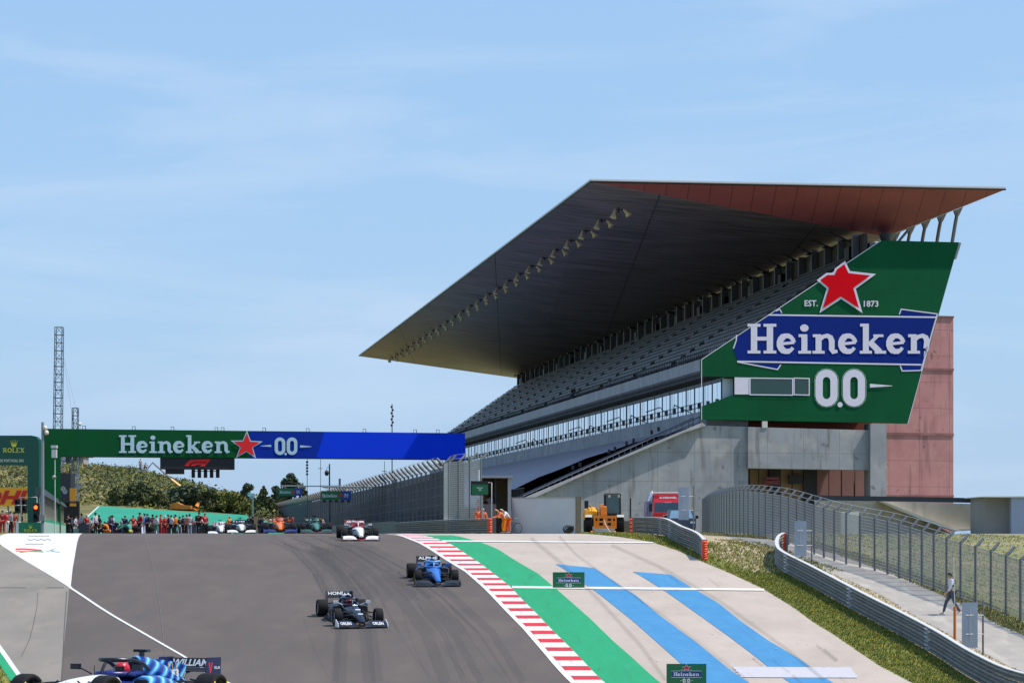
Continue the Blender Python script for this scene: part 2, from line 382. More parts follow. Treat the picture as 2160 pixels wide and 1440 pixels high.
add = MB()
g = MB(); R = [-30+.5*i for i in range(0, 520)]+list(range(230, 700, 5))+[1000, 2000, 5000]
vs = []
XS = [-3000, -400, -120, -60, -30, 0, 30, 60, 120, 400, 3000]
for Y in R:
    for X in XS: vs.append((X, Y, G(Y)))
n = len(XS)
g.add(vs, [(i*n+j, i*n+j+1, (i+1)*n+j+1, (i+1)*n+j) for i in range(len(R)-1) for j in range(n-1)])
add_struct('ground', g, M_dry)
e_trackL = edge([(1300, -70), (1360, -2), (1400, 26), (1440, 56), (1470, 84)])
e_line = edge([(1127, 840), (1139, 865), (1165, 915), (1197, 965), (1206, 980), (1243, 1022), (1283, 1060), (1327, 1103), (1400, 1165), (1440, 1203), (1475, 1238)])
e_kL = edge([(1127, 848), (1139, 873), (1165, 924), (1197, 974), (1206, 988), (1243, 1031), (1283, 1070), (1327, 1114), (1400, 1178), (1440, 1217), (1475, 1253)])
e_kR = edge([(1127, 893), (1139, 927), (1151, 955), (1167, 980), (1188, 1012), (1208, 1038), (1237, 1075), (1267, 1103), (1293, 1130), (1330, 1165), (1367, 1203), (1397, 1232), (1440, 1275), (1475, 1312)])
e_gR = edge([(1129, 960), (1140, 1000), (1160, 1053), (1188, 1097), (1210, 1135), (1233, 1162), (1248, 1180), (1277, 1213), (1305, 1245), (1352, 1293), (1393, 1340), (1440, 1393), (1475, 1432)])
e_rR = edge([(1130, 1285), (1145, 1380), (1160, 1425), (1177, 1467), (1184, 1480), (1209, 1540), (1242, 1610), (1282, 1675), (1312, 1715), (1342, 1765), (1377, 1815), (1402, 1852), (1417, 1880), (1440, 1925), (1475, 1985)])
e_b1L = edge([(1192, 1176), (1202, 1192), (1238, 1243), (1245, 1253), (1314, 1340), (1396, 1432), (1440, 1480), (1475, 1518)])
e_b1R = edge([(1198, 1253), (1238, 1313), (1255, 1340), (1297, 1390), (1352, 1465), (1405, 1530), (1440, 1581), (1475, 1622)])
e_b2L = edge([(1207, 1338), (1245, 1400), (1287, 1460), (1337, 1530), (1372, 1577), (1412, 1627), (1440, 1667), (1475, 1706)])
e_b2R = edge([(1212, 1415), (1240, 1460), (1272, 1515), (1312, 1565), (1352, 1622), (1392, 1690), (1440, 1757), (1475, 1803)])
e_rdR = edge([(1129, 1507), (1136, 1605), (1144, 1675), (1154, 1714), (1174, 1781), (1199, 1851), (1228, 1925), (1254, 1986), (1290, 2062), (1318, 2108), (1339, 2160), (1375, 2235), (1430, 2340)])
e_rdL = edge([(1131, 1505), (1136, 1555), (1150, 1590), (1157, 1640), (1196, 1720), (1257, 1863), (1287, 1910), (1330, 1986), (1388, 2093), (1419, 2160), (1450, 2225)])
# grass apron between runoff and barrier, then gravel, road
sheet('grass_verge', lambda Y: e_rR(Y)-.5, lambda Y: e_rR(Y)+9, 40, 112, 1, M_grass, 8)
sheet('track', e_trackL, e_line, 20, 330, 3, M_asph, 6)
sheet('pit_exit_lane', lambda Y: e_trackL(Y), edge([(1150, 2), (1180, 48), (1240, 146), (1300, 141), (1360, 135), (1440, 129), (1475, 127)]), 58, Yof(1150), 4, M_pitlane, 2)
sheet('runoff_area', e_line, e_rR, 40, 112, 2, M_conc, 6)
k = MB(); sheet('', e_line, e_kL, 40, 106, 6, None, mb=k)
add_struct('track_edge_line', k, M_white)
sheet('green_strip', e_kR, e_gR, 40, 106, 4, M_green, 2)
kb = MB(); Y = 42.; i = 0
while Y < 108:
    sheet('', e_kL, e_kR, Y, Y+.7, 7, None, mb=kb, mi=0, skirt=.05); sheet('', e_kL, e_kR, Y+.7, Y+1.6, 7, None, mb=kb, mi=1, skirt=.05); Y += 1.6
add_struct('kerb', kb, [M_red, M_kwhite])
b = MB()
Yt = Yof(1198); sheet('', e_b1L, e_b1R, 40, Yt, 4, None, mb=b, nx=2)
b.add([(e_b1L(Yt), Yt, G(Yt)+.024), (e_b1R(Yt), Yt, G(Yt)+.024), gpt(1172, 1190, .03)], [(0, 1, 2)])
Yt = Yof(1212); sheet('', e_b2L, e_b2R, 40, Yt, 4, None, mb=b, nx=2)
b.add([(e_b2L(Yt), Yt, G(Yt)+.024), (e_b2R(Yt), Yt, G(Yt)+.024), gpt(1335, 1206, .03)], [(0, 1, 2)])
add_struct('blue_runoff_stripes', b, M_blue)
def cross(mb, x0, y0, x1, y1, wd, lev, n=14):
    for i in range(n):
        a = (x0+(x1-x0)*i/n, y0+(y1-y0)*i/n); c = (x0+(x1-x0)*(i+1)/n, y0+(y1-y0)*(i+1)/n)
        ps = [gpt(a[0], a[1]+wd/2, lev), gpt(c[0], c[1]+wd/2, lev), gpt(c[0], c[1]-wd/2, lev), gpt(a[0], a[1]-wd/2, lev)]
        mb.add(ps, [(0, 1, 2, 3)])
c = MB(); cross(c, 1080, 1239, 1612, 1244.5, 4.5, .04); add_struct('nearer_cross_line', c, M_white)
c = MB(); cross(c, 932, 1141.5, 1378, 1145, 2.6, .04); add_struct('farther_cross_line', c, M_white)
c = MB()
for j in range(4): cross(c, 1547+5*j, 1410+5.5*j, 1796+4*j, 1411+5.5*j, 5.5, .034)
add_struct('faded_paint_patch', c, M_faint)
sheet('service_road', e_rdL, e_rdR, 50, 150, 3, M_road, 4)
bar_path = edge([(1157, 1640), (1183, 1648), (1220, 1680), (1263, 1756), (1306, 1833), (1345, 1909), (1394, 1986), (1434, 2047), (1475, 2120)])
sheet('gravel_strip', lambda Y: max(e_rR(Y)+.3, bar_path(Y)) if Y < 88 else e_rR(Y)+1.2, e_rdL, 50, 112, 2, M_gravel, 6)
# left side
wl = edge([(1135, -6), (1150, 1), (1180, 48), (1215, 107), (1240, 147)]); wr = edge([(1127, 168), (1160, 160), (1200, 153), (1240, 149)])
sheet('white_painted_area', wl, wr, Yof(1240), 112, 5, M_white, 3)
pl = [(1240, 148), (1280, 208), (1300, 240), (1390, 396), (1440, 480), (1475, 535)]
sheet('pit_exit_line', edge([(a, b-3.5) for a, b in pl]), edge([(a, b+3.5) for a, b in pl]), 57, Yof(1238), 6, M_white)
el = [(1300, -70), (1360, -2), (1400, 26), (1440, 56), (1470, 84)]
sheet('left_edge_line', edge([(a, b-9) for a, b in el]), edge([(a, b+2) for a, b in el]), 57, 80, 6, M_white)
sheet('left_green_strip', edge([(a, b-30) for a, b in el]), edge([(a, b-9) for a, b in el]), 57, 80, 5, M_green)
sheet('left_grass', lambda Y: -60, edge([(a, b-30) for a, b in el]), 40, 90, 2, M_grass, 3)
# marks in the white area
c = MB()
def gs(pts, wd, mi):
    pen = Pen(c, lambda x, y, o: gpt(x, y, .042), mi); pen.stroke(pts, wd)
gs([(33, 1159), (50, 1158.5), (88, 1161.5)], 2.6, 0); gs([(33, 1163), (60, 1163.5), (78, 1163)], 1.8, 1); gs([(42, 1165.5), (62, 1163.5), (92, 1164.5)], 1.6, 2)
gs([(98, 1164), (108, 1161), (116, 1158), (108, 1163), (126, 1165.5)], 1.2, 3)
for y, x0, x1 in ((1131, 60, 104), (1138.5, 58, 108), (1148, 54, 92)):
    gs([(x0+(x1-x0)*t/7, y+(1.6 if t % 2 else -.4)) for t in range(8)], .8, 4)
add_struct('painted_circuit_emblem', c, [paint(200, 40, 44, .8), paint(214, 120, 96, .8), paint(60, 140, 90, .8), paint(120, 160, 176, .8), paint(60, 62, 70, .8)])
# asphalt seams and tyre marks (real rubber and joints)
c = MB()
def gl(pts, wd, lev=.034):
    pen = Pen(c, lambda x, y, o: gpt(x, y, lev)); 
    q = []
    for i in range(len(pts)-1):
        for k_ in range(8): t = k_/8; q.append((pts[i][0]+(pts[i+1][0]-pts[i][0])*t, pts[i][1]+(pts[i+1][1]-pts[i][1])*t))
    pen.stroke(q+[pts[-1]], wd)
M_seam = mat('asphalt_seam', srgb(76, 75, 76), .9, 0, .1); M_lseam = mat('light_seam', srgb(114, 110, 106), .9, 0, .1)
gl([(141, 1248), (136, 1320), (133, 1380), (129, 1440)], 1.6); gl([(0, 1240), (55, 1240)], .9); gl([(98, 1240), (135, 1240)], .9)
gl([(78, 1280), (70, 1320), (62, 1350), (45, 1385)], 1.1); gl([(80, 1250), (78, 1280)], .8)
add_struct('asphalt_joints', c, M_seam)
c = MB(); gl([(306, 1130), (316, 1170), (326, 1205), (336, 1270), (344, 1340), (352, 1420), (356, 1445)], .9); add_struct('light_asphalt_joint', c, M_lseam)
M_rub = mat('rubber_mark', srgb(70, 70, 73), .8, 0, .1, alpha=.11)
c = MB()
rr_ = random.Random(9)
for k_ in range(26):
    o_ = rr_.uniform(-330, 30); q_ = [(700, 1134), (790, 1160), (880, 1205), (960, 1262), (1040, 1335), (1110, 1440)]
    y0_ = rr_.randrange(0, 3); y1_ = rr_.randrange(4, 7); cv = rr_.uniform(.75, 1.1)
    gl([(560+(x-560)*cv+o_*(.35+.65*(y-1130)/310), y) for x, y in q_[y0_:y1_]], rr_.choice([3, 5, 9, 16, 26]), .030+.0007*k_)
for x_, y_, dx_ in ((790, 1232, 130), (850, 1290, 60), (955, 1280, 115), (870, 1240, 125), (640, 1300, 60)):
    gl([(x_+dx_*t_*(.6+.4*t_), y_+(1440-y_)*t_) for t_ in (0, .25, .5, .75, 1)], 2.5, .052+.0001*dx_)
add_struct('rubber_marks', c, M_rub)
c = MB(); rr_ = random.Random(31)
for k_ in range(16):
    x_, y_ = rr_.uniform(1330, 1780), rr_.uniform(1170, 1430); x_ = 1250+(y_-1130)*1.1+rr_.uniform(-60, 260); L_ = rr_.uniform(12, 60)
    if x_+L_ > 1290+(y_-1130)*1.9+60: continue
    gl([(x_, y_), (x_+L_*.5, y_+L_*.42+rr_.uniform(-1, 1)), (x_+L_, y_+L_*.8)], rr_.choice([1.0, 1.4, 2.5, 6]), .045+.0005*k_)
for q_ in (([(1180, 1132), (1215, 1170), (1300, 1232), (1400, 1300), (1520, 1392), (1580, 1438)], 5), ([(1120, 1136), (1180, 1185), (1260, 1262), (1350, 1360), (1405, 1436)], 8), ([(1290, 1150), (1400, 1200), (1520, 1270), (1660, 1370), (1740, 1436)], 7)): gl(q_[0], q_[1], .05+.0007*q_[1])
add_struct('runoff_tyre_scuffs', c, mat('runoff_scuff', srgb(84, 78, 74), .9, 0, .1, alpha=.13))
c = MB()
for k_ in range(70):
    y_ = rr_.uniform(1136, 1436); x_ = 1100+(y_-1130)*1.0+rr_.uniform(0, 190+(y_-1130)*.9); p_ = gpt(x_, y_, .05); s_ = rr_.uniform(.015, .05)
    c.add([p_+Vector((-s_, -s_, 0)), p_+Vector((s_, -s_*.5, 0)), p_+Vector((s_*.6, s_, 0)), p_+Vector((-s_, s_*.7, 0))], [(0, 1, 2, 3)])
tag(c.build('runoff_debris', paint(226, 222, 216, .9)), 'small pale specks of debris lying on the concrete runoff', 'debris', None, 'stuff')

# grass blades, weeds and flowers, scattered
def tufts(name, label, regions, mats, seed, hgt=(.05, .16)):
    rnd = random.Random(seed); mb = MB()
    for xf0, xf1, Y0, Y1, n, hs in regions:
        for _ in range(n):
            Y = Y0+(Y1-Y0)*rnd.random(); a = xf0(Y); b_ = xf1(Y); X = a+(b_-a)*rnd.random(); z = G(Y)
            h = rnd.uniform(*hgt)*hs; r = h*.5; th = rnd.random()*6.28; k_ = rnd.random()
            mi = 0 if k_ < .5 else (1 if k_ < .8 else (2 if k_ < .96 else 3))
            for q in range(3):
                t2 = th+q*2.1; dx, dy = cos(t2)*r, sin(t2)*r
                mb.add([(X-dy*.3, Y+dx*.3, z), (X+dy*.3, Y-dx*.3, z), (X+dx+dy*.2, Y+dy-dx*.2, z+h), (X+dx-dy*.2, Y+dy+dx*.2, z+h)], [(0, 1, 2, 3)], mi)
    return tag(mb.build(name, mats), label, None, None, 'stuff')
MG = [mat('grass_blade', srgb(122, 130, 52), .9, 0, .2), mat('grass_blade_dark', srgb(92, 110, 40), .9, 0, .2), mat('grass_blade_dry', srgb(158, 142, 72), .9, 0, .2), mat('yellow_flower', srgb(206, 178, 40), .9, 0, .1)]
MW = [mat('weed_dry', srgb(138, 132, 88), .9, 0, .2), mat('weed_green', srgb(116, 122, 70), .9, 0, .2), mat('weed_rust', srgb(150, 128, 98), .9, 0, .2), mat('weed_flower', srgb(176, 156, 70), .9, 0, .1)]
tag(tufts('grass', 'short green grass with yellow flowers between the runoff and the steel barriers', [
    (lambda Y: e_rR(Y), lambda Y: bar_path(Y), 60, 88, 16000, .6), (lambda Y: e_rR(Y), lambda Y: e_rR(Y)+5.5, 88, 99, 5000, .7), (lambda Y: e_rR(Y), lambda Y: e_rR(Y)+2.5, 96, 112, 3000, .8),
    (lambda Y: -24, edge([(a, b-30) for a, b in el]), 60, 74, 5000, .8)], MG, 3), cat='grass')
tag(tufts('weeds', 'dry weeds and wild flowers growing along the foot of the mesh fence', [
    (lambda Y: e_rdR(Y)-.1, lambda Y: e_rdR(Y)+1.1, 62, 112, 7500, .8), (lambda Y: e_rdR(Y)+1, lambda Y: e_rdR(Y)+16, 62, 108, 12000, .6),
    (lambda Y: bar_path(Y)+.2, lambda Y: e_rdL(Y), 62, 88, 3500, .5), (lambda Y: e_rR(Y)+4, lambda Y: e_rdL(Y), 88, 101, 2500, .5)], MW, 4), cat='weeds')
# stones in the gravel
rnd = random.Random(5); mb = MB()
for _ in range(4500):
    if rnd.random() < .5: Y = rnd.uniform(64, 86); a, b_ = bar_path(Y)+.25, e_rdL(Y)-.05
    else: Y = rnd.uniform(86, 100); a, b_ = e_rR(Y)+3.2, e_rdL(Y)-.1
    if b_ <= a: continue
    X = rnd.uniform(a, b_); s_ = rnd.uniform(.02, .06); z = G(Y)
    mb.add([(X-s_, Y-s_, z), (X+s_, Y-s_*.6, z), (X+s_*.7, Y+s_, z), (X-s_, Y+s_, z), (X, Y, z+s_*1.1)], [(0, 1, 4), (1, 2, 4), (2, 3, 4), (3, 0, 4)], rnd.randrange(2))
tag(mb.build('gravel', [mat('stone_pale', srgb(196, 186, 164), .9), mat('stone_tan', srgb(160, 142, 112), .9)]), 'pale loose stones beside the service road and barrier', 'gravel', None, 'stuff')

# ---------------- far bank and hill
def interp(q, x):
    if x <= q[0][0]: return q[0][1]
    for i in range(len(q)-1):
        if x <= q[i+1][0]: return q[i][1]+(q[i+1][1]-q[i][1])*(x-q[i][0])/(q[i+1][0]-q[i][0])
    return q[-1][1]
btop = [(-400, 1066), (150, 1068), (210, 1068), (300, 1073), (400, 1080), (515, 1086), (560, 1096), (640, 1112), (800, 1120)]
hsky = [(-500, 975), (-100, 978), (0, 980), (130, 976), (200, 983), (290, 990), (330, 1003), (380, 1017), (440, 1038), (520, 1058), (590, 1078), (700, 1095), (900, 1112)]
def hillz(px, Y):
    zb = (HY-interp(btop, px))*262/FL; zt = (HY-interp(hsky, px))*400/FL
    if Y <= 225: return -.6
    if Y < 262: return -.5+(zb+.5)*(Y-225)/37
    if Y < 400:
        t = (Y-262)/138; t = t**.85; return zb+(zt-zb)*t+.5*sin(px*.05+Y*.09)*sin(t*pi)
    return zt-(Y-400)*.05
M_hill = mat('hill_ground', srgb(116, 108, 60), .95, 0, c2=srgb(92, 96, 50), scale=.07, bump=.3)
layer(M_hill, 'noise', srgb(148, 130, 78), .7, nscale=.05, scale=(1, .5, 2), lo=.5, hi=.62)
layer(M_hill, 'noise', srgb(82, 88, 48), .7, nscale=.22, lo=.52, hi=.62)
layer(M_hill, 'noise', srgb(182, 140, 104), .6, nscale=.11, scale=(.4, 1, 3), lo=.6, hi=.68)
hb = MB(); YY = [262+6*i for i in range(24)]+[415, 450, 520, 700]; PX = list(range(-500, 921, 20)); vs = []
for Y in YY:
    for px in PX: vs.append(((px-CX)*Y/FL, Y, hillz(px, Y)))
n = len(PX); hb.add(vs, [(i*n+j, i*n+j+1, (i+1)*n+j+1, (i+1)*n+j) for i in range(len(YY)-1) for j in range(n-1)], 0, True)
add_struct('hill', hb, M_hill)
bb = MB(); vs = []; gm = []
for t in range(9):
    Y = 225+37*t/8; x0 = 140+70*t/8
    for k_ in range(31):
        px = x0+(640-x0)*k_/30; vs.append(((px-CX)*Y/FL, Y, hillz(px, Y)+.06))
bb.add(vs, [(i*31+j, i*31+j+1, (i+1)*31+j+1, (i+1)*31+j) for i in range(8) for j in range(30)])
vs = []
for t in range(9):
    Y = 225+37*t/8; x0 = 140+70*t/8
    for px in (-500, x0-3, x0): vs.append(((px-CX)*Y/FL, Y, hillz(px, Y)+.06))
for t in range(8):
    for j in range(2): bb.add([vs[t*3+j], vs[t*3+j+1], vs[t*3+j+4], vs[t*3+j+3]], [(0, 1, 2, 3)], 1+j)
add_struct('painted_bank', bb, [M_green2, M_hill, M_white])
# scrub
rnd = random.Random(11); mb = MB()
for _ in range(5200):
    px = rnd.uniform(-60, 640); Y = rnd.uniform(263, 402)
    if rnd.random() < .35: px = rnd.uniform(200, 640); Y = rnd.uniform(330, 404)
    dry = interp([(-60, .55), (150, .45), (300, .22), (450, .08), (640, .05)], px)*(1.3 if Y > 370 else .7)
    X = (px-CX)*Y/FL; z = hillz(px, Y); s_ = rnd.uniform(.5, 1.3)*(1.2 if px > 380 else .7)
    mi = 2 if rnd.random() < dry else (0 if rnd.random() < .55 else (1 if rnd.random() < .6 else 3))
    if mi == 2: s_ *= .5
    for _k in range(13): mb.leaf((X+rnd.gauss(0, s_*.5), Y+rnd.gauss(0, s_*.5), z+abs(rnd.gauss(0, s_*.42))), rnd.uniform(.14, .34)*(.6+s_*.4), rnd, mi)
LF = [mat('leaf_olive', srgb(94, 100, 60), .9, 0, .2, .3), mat('leaf_dark', srgb(80, 90, 56), .9, 0, .25, .3), mat('leaf_straw', srgb(146, 136, 86), .9, 0, .2, .3), mat('leaf_yellow_green', srgb(120, 122, 50), .9, 0, .2, .3), mat('leaf_blue_green', srgb(80, 100, 80), .9, 0, .2, .3)]
tag(mb.build('scrub', LF), 'low olive and straw coloured scrub covering the hillside', 'scrub', None, 'stuff')
M_bark = mat('bark', srgb(92, 76, 60), .95, 0, .2, 4)
def tree(label, px, ytop, ybase, wpx, Y, mi, seed, name='broadleaf_tree', group='trees on the hillside', dens=1.0):
    rnd = random.Random(seed); base = pos(px, ybase, Y); h = (ybase-ytop)*Y/FL; wd = wpx*Y/FL
    t = thing(name, label, 'tree', base, 0, group)
    tr = MB(); cr_ = MB(); cl = []
    nc = 16
    for i in range(nc):
        a = rnd.random()*6.28; q = sqrt(rnd.random()); zz = .16+.68*rnd.random()
        rr = wd*.5*q*.85*(1 if zz < .65 else .7)
        cl.append((cos(a)*rr, sin(a)*rr*.8, h*zz, min(wd*rnd.uniform(.2, .3), h*.3)))
    cl.append((0, 0, h*.88, wd*.17))
    hk = h*.25
    tr.tube([(0, 0, -.6), (wd*.01, 0, hk*.6), (0, wd*.02, hk), (wd*.03, 0, h*.6)], [h*.045, h*.035, h*.028, h*.01], 7)
    for x, y, z, r in cl: tr.tube([(0, wd*.02, hk*rnd.uniform(.8, 1.2)), (x*.5, y*.5, z*.75), (x, y, z)], [h*.02, h*.013, .02], 5)
    for x, y, z, r in cl:
        for _ in range(int(260*dens)):
            d = Vector((rnd.gauss(0, 1), rnd.gauss(0, 1), rnd.gauss(0, 1))).normalized()*(r*rnd.uniform(.55, 1.08))
            zz = z+d.z*.85
            cr_.leaf((x+d.x, y+d.y, min(zz, h)), rnd.uniform(.18, .34)*(.5+.13*wd), rnd, 1 if rnd.random() < .3 else 0)
    tr.build('trunk', M_bark, t)
    pal = {0: (LF[0], LF[1]), 1: (LF[1], LF[0]), 3: (LF[3], LF[0]), 4: (LF[4], LF[1])}[mi]
    cr_.build('crown', list(pal), t)
for i, a in enumerate([
    ('small dark olive tree left of the big dark one above the green bank', 243, 1028, 1071, 32, 265, 0),
    ('big dark round tree above the left part of the green bank', 293, 1020, 1074, 66, 266, 1),
    ('grey green bush tree just right of the big dark round tree', 336, 1034, 1076, 36, 266, 0),
    ('wide grey green tree sheltering the orange machine', 392, 1026, 1080, 78, 268, 4),
    ('dark tree right of the orange machine on the hillside', 440, 1034, 1084, 46, 266, 1),
    ('yellow green tree above the right end of the green bank', 484, 1040, 1089, 50, 266, 3),
    ('small yellow green tree beside the floodlight mast', 516, 1058, 1094, 36, 265, 3),
    ('tall narrow dark tree on the skyline under the star of the gantry', 521, 1015, 1085, 30, 330, 4),
    ('dark leafy tree between the skyline trees above the orange car', 552, 1042, 1100, 48, 275, 1),
    ('thin young tree standing up on the skyline', 556, 1021, 1070, 14, 320, 0),
    ('lanky tree left of the far overhead board', 584, 1020, 1092, 26, 315, 4),
    ('tallest tree with a lobed crown behind the far overhead board', 613, 992, 1094, 48, 312, 4),
    ('slim dark tree right of the far overhead board', 645, 1030, 1094, 20, 318, 1),
    ('low tree in front of the far fence end', 600, 1048, 1100, 34, 290, 3)]):
    tree(a[0], *a[1:6], a[6], 100+i)
# ================================================================== grandstand (local x = away from the track, y = along it)
C_dark = mat('stand_concrete', srgb(150, 150, 152), .85, 0, c2=srgb(132, 134, 138), scale=.35, spec=.3, bump=.1)
def conc(name, a, b, w, h, pink=False, stains=True):
    if pink: m = mat(name, srgb(190, 134, 138), .85, 0, c2=srgb(204, 148, 150), scale=.4, bump=.1)
    else: m = mat(name, srgb(158, 160, 166), .85, 0, c2=srgb(132, 136, 144), scale=.3, bump=.1)
    layer(m, 'noise', srgb(150, 104, 104) if pink else srgb(112, 110, 108), .5, nscale=.35, lo=.54, hi=.72)
    layer(m, 'noise', srgb(96, 74, 76) if pink else srgb(92, 92, 94), .7, nscale=1.1, lo=.66, hi=.72)
    layer(m, 'noise', srgb(146, 100, 98) if pink else srgb(120, 112, 100), .45, scale=(2, 2, .25), nscale=.9, lo=.56, hi=.7)
    layer(m, 'noise', srgb(60, 52, 52), .8, nscale=3.0, lo=.715, hi=.73)
    layer(m, 'noise', srgb(206, 158, 156) if pink else srgb(186, 184, 180), .5, nscale=.6, lo=.52, hi=.68)
    layer(m, 'noise', srgb(120, 92, 92) if pink else srgb(100, 96, 90), .55, scale=(1.2, 1.2, .12), nscale=1.6, lo=.58, hi=.7)
    if w: layer(m, 'joint', srgb(104, 76, 78) if pink else srgb(100, 100, 104), .5, w=w, h=h, j=.05, a=a, b=b)
    return m
C_end = conc('end_wall_concrete', 0, 2, 3.1, 2.4)
C_side = conc('deck_wall_concrete', 1, 2, 3.2, 0)
C_pink = conc('pink_concrete', 0, 2, 2.9, 2.4, True)
M_fascia = mat('fascia_concrete', srgb(176, 176, 180), .8, 0, c2=srgb(156, 156, 162), scale=.5)
layer(M_fascia, 'noise', srgb(150, 118, 92), .6, scale=(1, 1.2, .1), nscale=.9, lo=.6, hi=.7)
M_soffit = mat('roof_soffit_metal', srgb(146, 130, 142), .45, .5, c2=srgb(168, 148, 156), scale=.5, stretch=(.05, 1.6, 1))
layer(M_soffit, 'noise', srgb(92, 84, 88), .9, scale=(.04, 1, 1), nscale=1.7, lo=.45, hi=.6)
layer(M_soffit, 'joint', srgb(40, 40, 44), .9, w=26, h=14, j=.12, a=1, b=0)
M_facet = mat('roof_end_reflection_tint', srgb(148, 78, 94), .6, .1, c2=srgb(158, 86, 98), scale=.4)  # red stands in for the pink tower's reflection, put into the base colour
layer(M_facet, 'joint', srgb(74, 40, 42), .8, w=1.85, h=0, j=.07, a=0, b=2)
M_rtop = paint(205, 206, 208, .5)
M_steel = paint(120, 122, 128, .5, .4); M_dsteel = paint(52, 55, 62, .5, .3); M_black = paint(20, 21, 24, .5)
M_seat = paint(96, 98, 106, .5); M_step = mat('terrace_concrete', srgb(120, 120, 124), .9, 0, .1, 1)
M_glass = mat('window_glass', srgb(225, 238, 245), .06, 0.0, .03, .3, spec=1.0)
M_glass.node_tree.nodes['Principled BSDF'].inputs['Metallic'].default_value = .92
M_rail = paint(40, 43, 50, .5, .3)
st = thing('grandstand', 'huge concrete grandstand with a wing shaped metal roof beyond the right side of the track', 'grandstand', (0, 0, 0), RZ)
S0, S1 = 153.7, 300.0
# roof
A1, A2, B1, B2 = (36.9, 150, 28.82), (73.3, 150, 29.5), (36.9, 308, 29.3), (73.3, 308, 29.6)
K1, K2 = (64.9, 156, 26.15), (64.9, 303, 25.4)
m = MB(); U = lambda p, d=.22: (p[0], p[1], p[2]+d)
m.add([U(A1), U(A2), U(B2), U(B1), A1, A2, B2, B1], [(0, 1, 2, 3), (4, 5, 1, 0), (5, 6, 2, 1), (6, 7, 3, 2), (7, 4, 0, 3)])
m.build('roof', M_rtop, st)
m = MB(); m.add([A1, B1, K2, K1], [(0, 1, 2, 3)]); m.add([A2, K1, K2, B2], [(0, 1, 2, 3)]); m.add([B1, B2, K2], [(0, 1, 2)]); m.build('roof_soffit', M_soffit, st)
m = MB(); m.add([A1, K1, A2], [(0, 1, 2)]); m.build('reflection_tinted_roof_end', M_facet, st)
m = MB(); m.tube([A1, A2], .09, 4, 0, False); m.tube([A1, B1], .07, 4, 0, False); m.build('roof_edge_trim', M_black, st)
# upper terrace: steps from (48.2, 14.2) to (61, 23.4)
NR = 14; m = MB(); du, dz = (61.2-48.6)/NR, (23.3-14.6)/NR
prof = [(48.2, 14.4)]
for i in range(NR): prof += [(48.6+du*i, 14.6+dz*i), (48.6+du*i, 14.6+dz*(i+1)), (48.6+du*(i+1), 14.6+dz*(i+1))]
prof += [(62.5, 23.3), (62.5, 22.4), (49.5, 13.4), (48.2, 13.6)]
m.prism([(u, S0+.4, z) for u, z in prof], (0, S1-S0, 0)); m.build('terrace', M_step, st)
def seatrow(i, y0=S0+1.2, y1=S1-.5):
    m = MB(); u = 48.6+du*i+.25; z = 14.6+dz*(i+1)
    y = y0
    while y < y1:
        blk = min(12.2, y1-y)
        # a run of seats with a common beam, seat shells every half metre
        m.box(u, u+.09, y, y+blk, z+.36, z+.42)
        q = y+.05
        while q < y+blk-.4:
            m.add([(u-.18, q, z+.42), (u+.2, q, z+.40), (u+.2, q+.43, z+.40), (u-.18, q+.43, z+.42), (u+.3, q, z+.78), (u+.3, q+.43, z+.78)], [(0, 1, 2, 3), (1, 4, 5, 2)])
            q += .55
        for q in range(4): m.box(u, u+.06, y+.5+3.6*q, y+.58+3.6*q, z, z+.36, 1)
        y += 13.6
    m.build('seat_row', [M_seat, M_black], st)
for i in range(NR): seatrow(i)
# aisle rails and stair openings
y = S0+1
while y < S1:
    m = MB()
    for yy in (y-.55, y+.55):
        m.tube([(48.9, yy, 15.6), (53.2, yy, 18.5)], .035, 4); m.tube([(48.9, yy, 15.1), (53.2, yy, 18.0)], .03, 4)
        for q in range(6): u = 48.9+q*.86; m.tube([(u, yy, 14.5+(u-48.6)*.69), (u, yy, 15.6+(u-48.9)*.67)], .035, 4)
    m.build('aisle_rail', M_rail, st); y += 13.6
m = MB(); m.tube([(48.0, S0, 15.75), (48.0, S1, 15.75)], .035, 4); m.tube([(48.0, S0, 15.35), (48.0, S1, 15.35)], .02, 4)
y = S0
while y < S1: m.wire((48.0, y, 14.85), (48.0, y, 15.75), .03); y += .55
m.build('upper_railing', M_rail, st)
m = MB(); m.prism([(47.4, S0-.2, 14.92), (48.3, S0-.2, 14.92), (49.6, S0-.2, 13.3), (47.7, S0-.2, 13.86), (47.4, S0-.2, 13.98)], (0, S1-S0+.6, 0)); m.build('fascia', M_fascia, st)
# back wall with fins
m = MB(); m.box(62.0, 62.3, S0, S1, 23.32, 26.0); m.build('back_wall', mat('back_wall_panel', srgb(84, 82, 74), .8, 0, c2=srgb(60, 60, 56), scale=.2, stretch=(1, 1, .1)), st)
y = S0+2
while y < S1: m = MB(); m.box(61.55, 61.98, y+.4, y+1.5, 23.35, 25.2); m.build('back_door', M_black, st); y += 8.8
y = S0+1.0; i = 0
while y < S1-1:
    m = MB(); m.box(61.35, 61.95, y, y+.22, 23.3, 26.0+(.2 if i % 2 else 0)); m.build('fin_column', M_steel, st); y += 3.35; i += 1
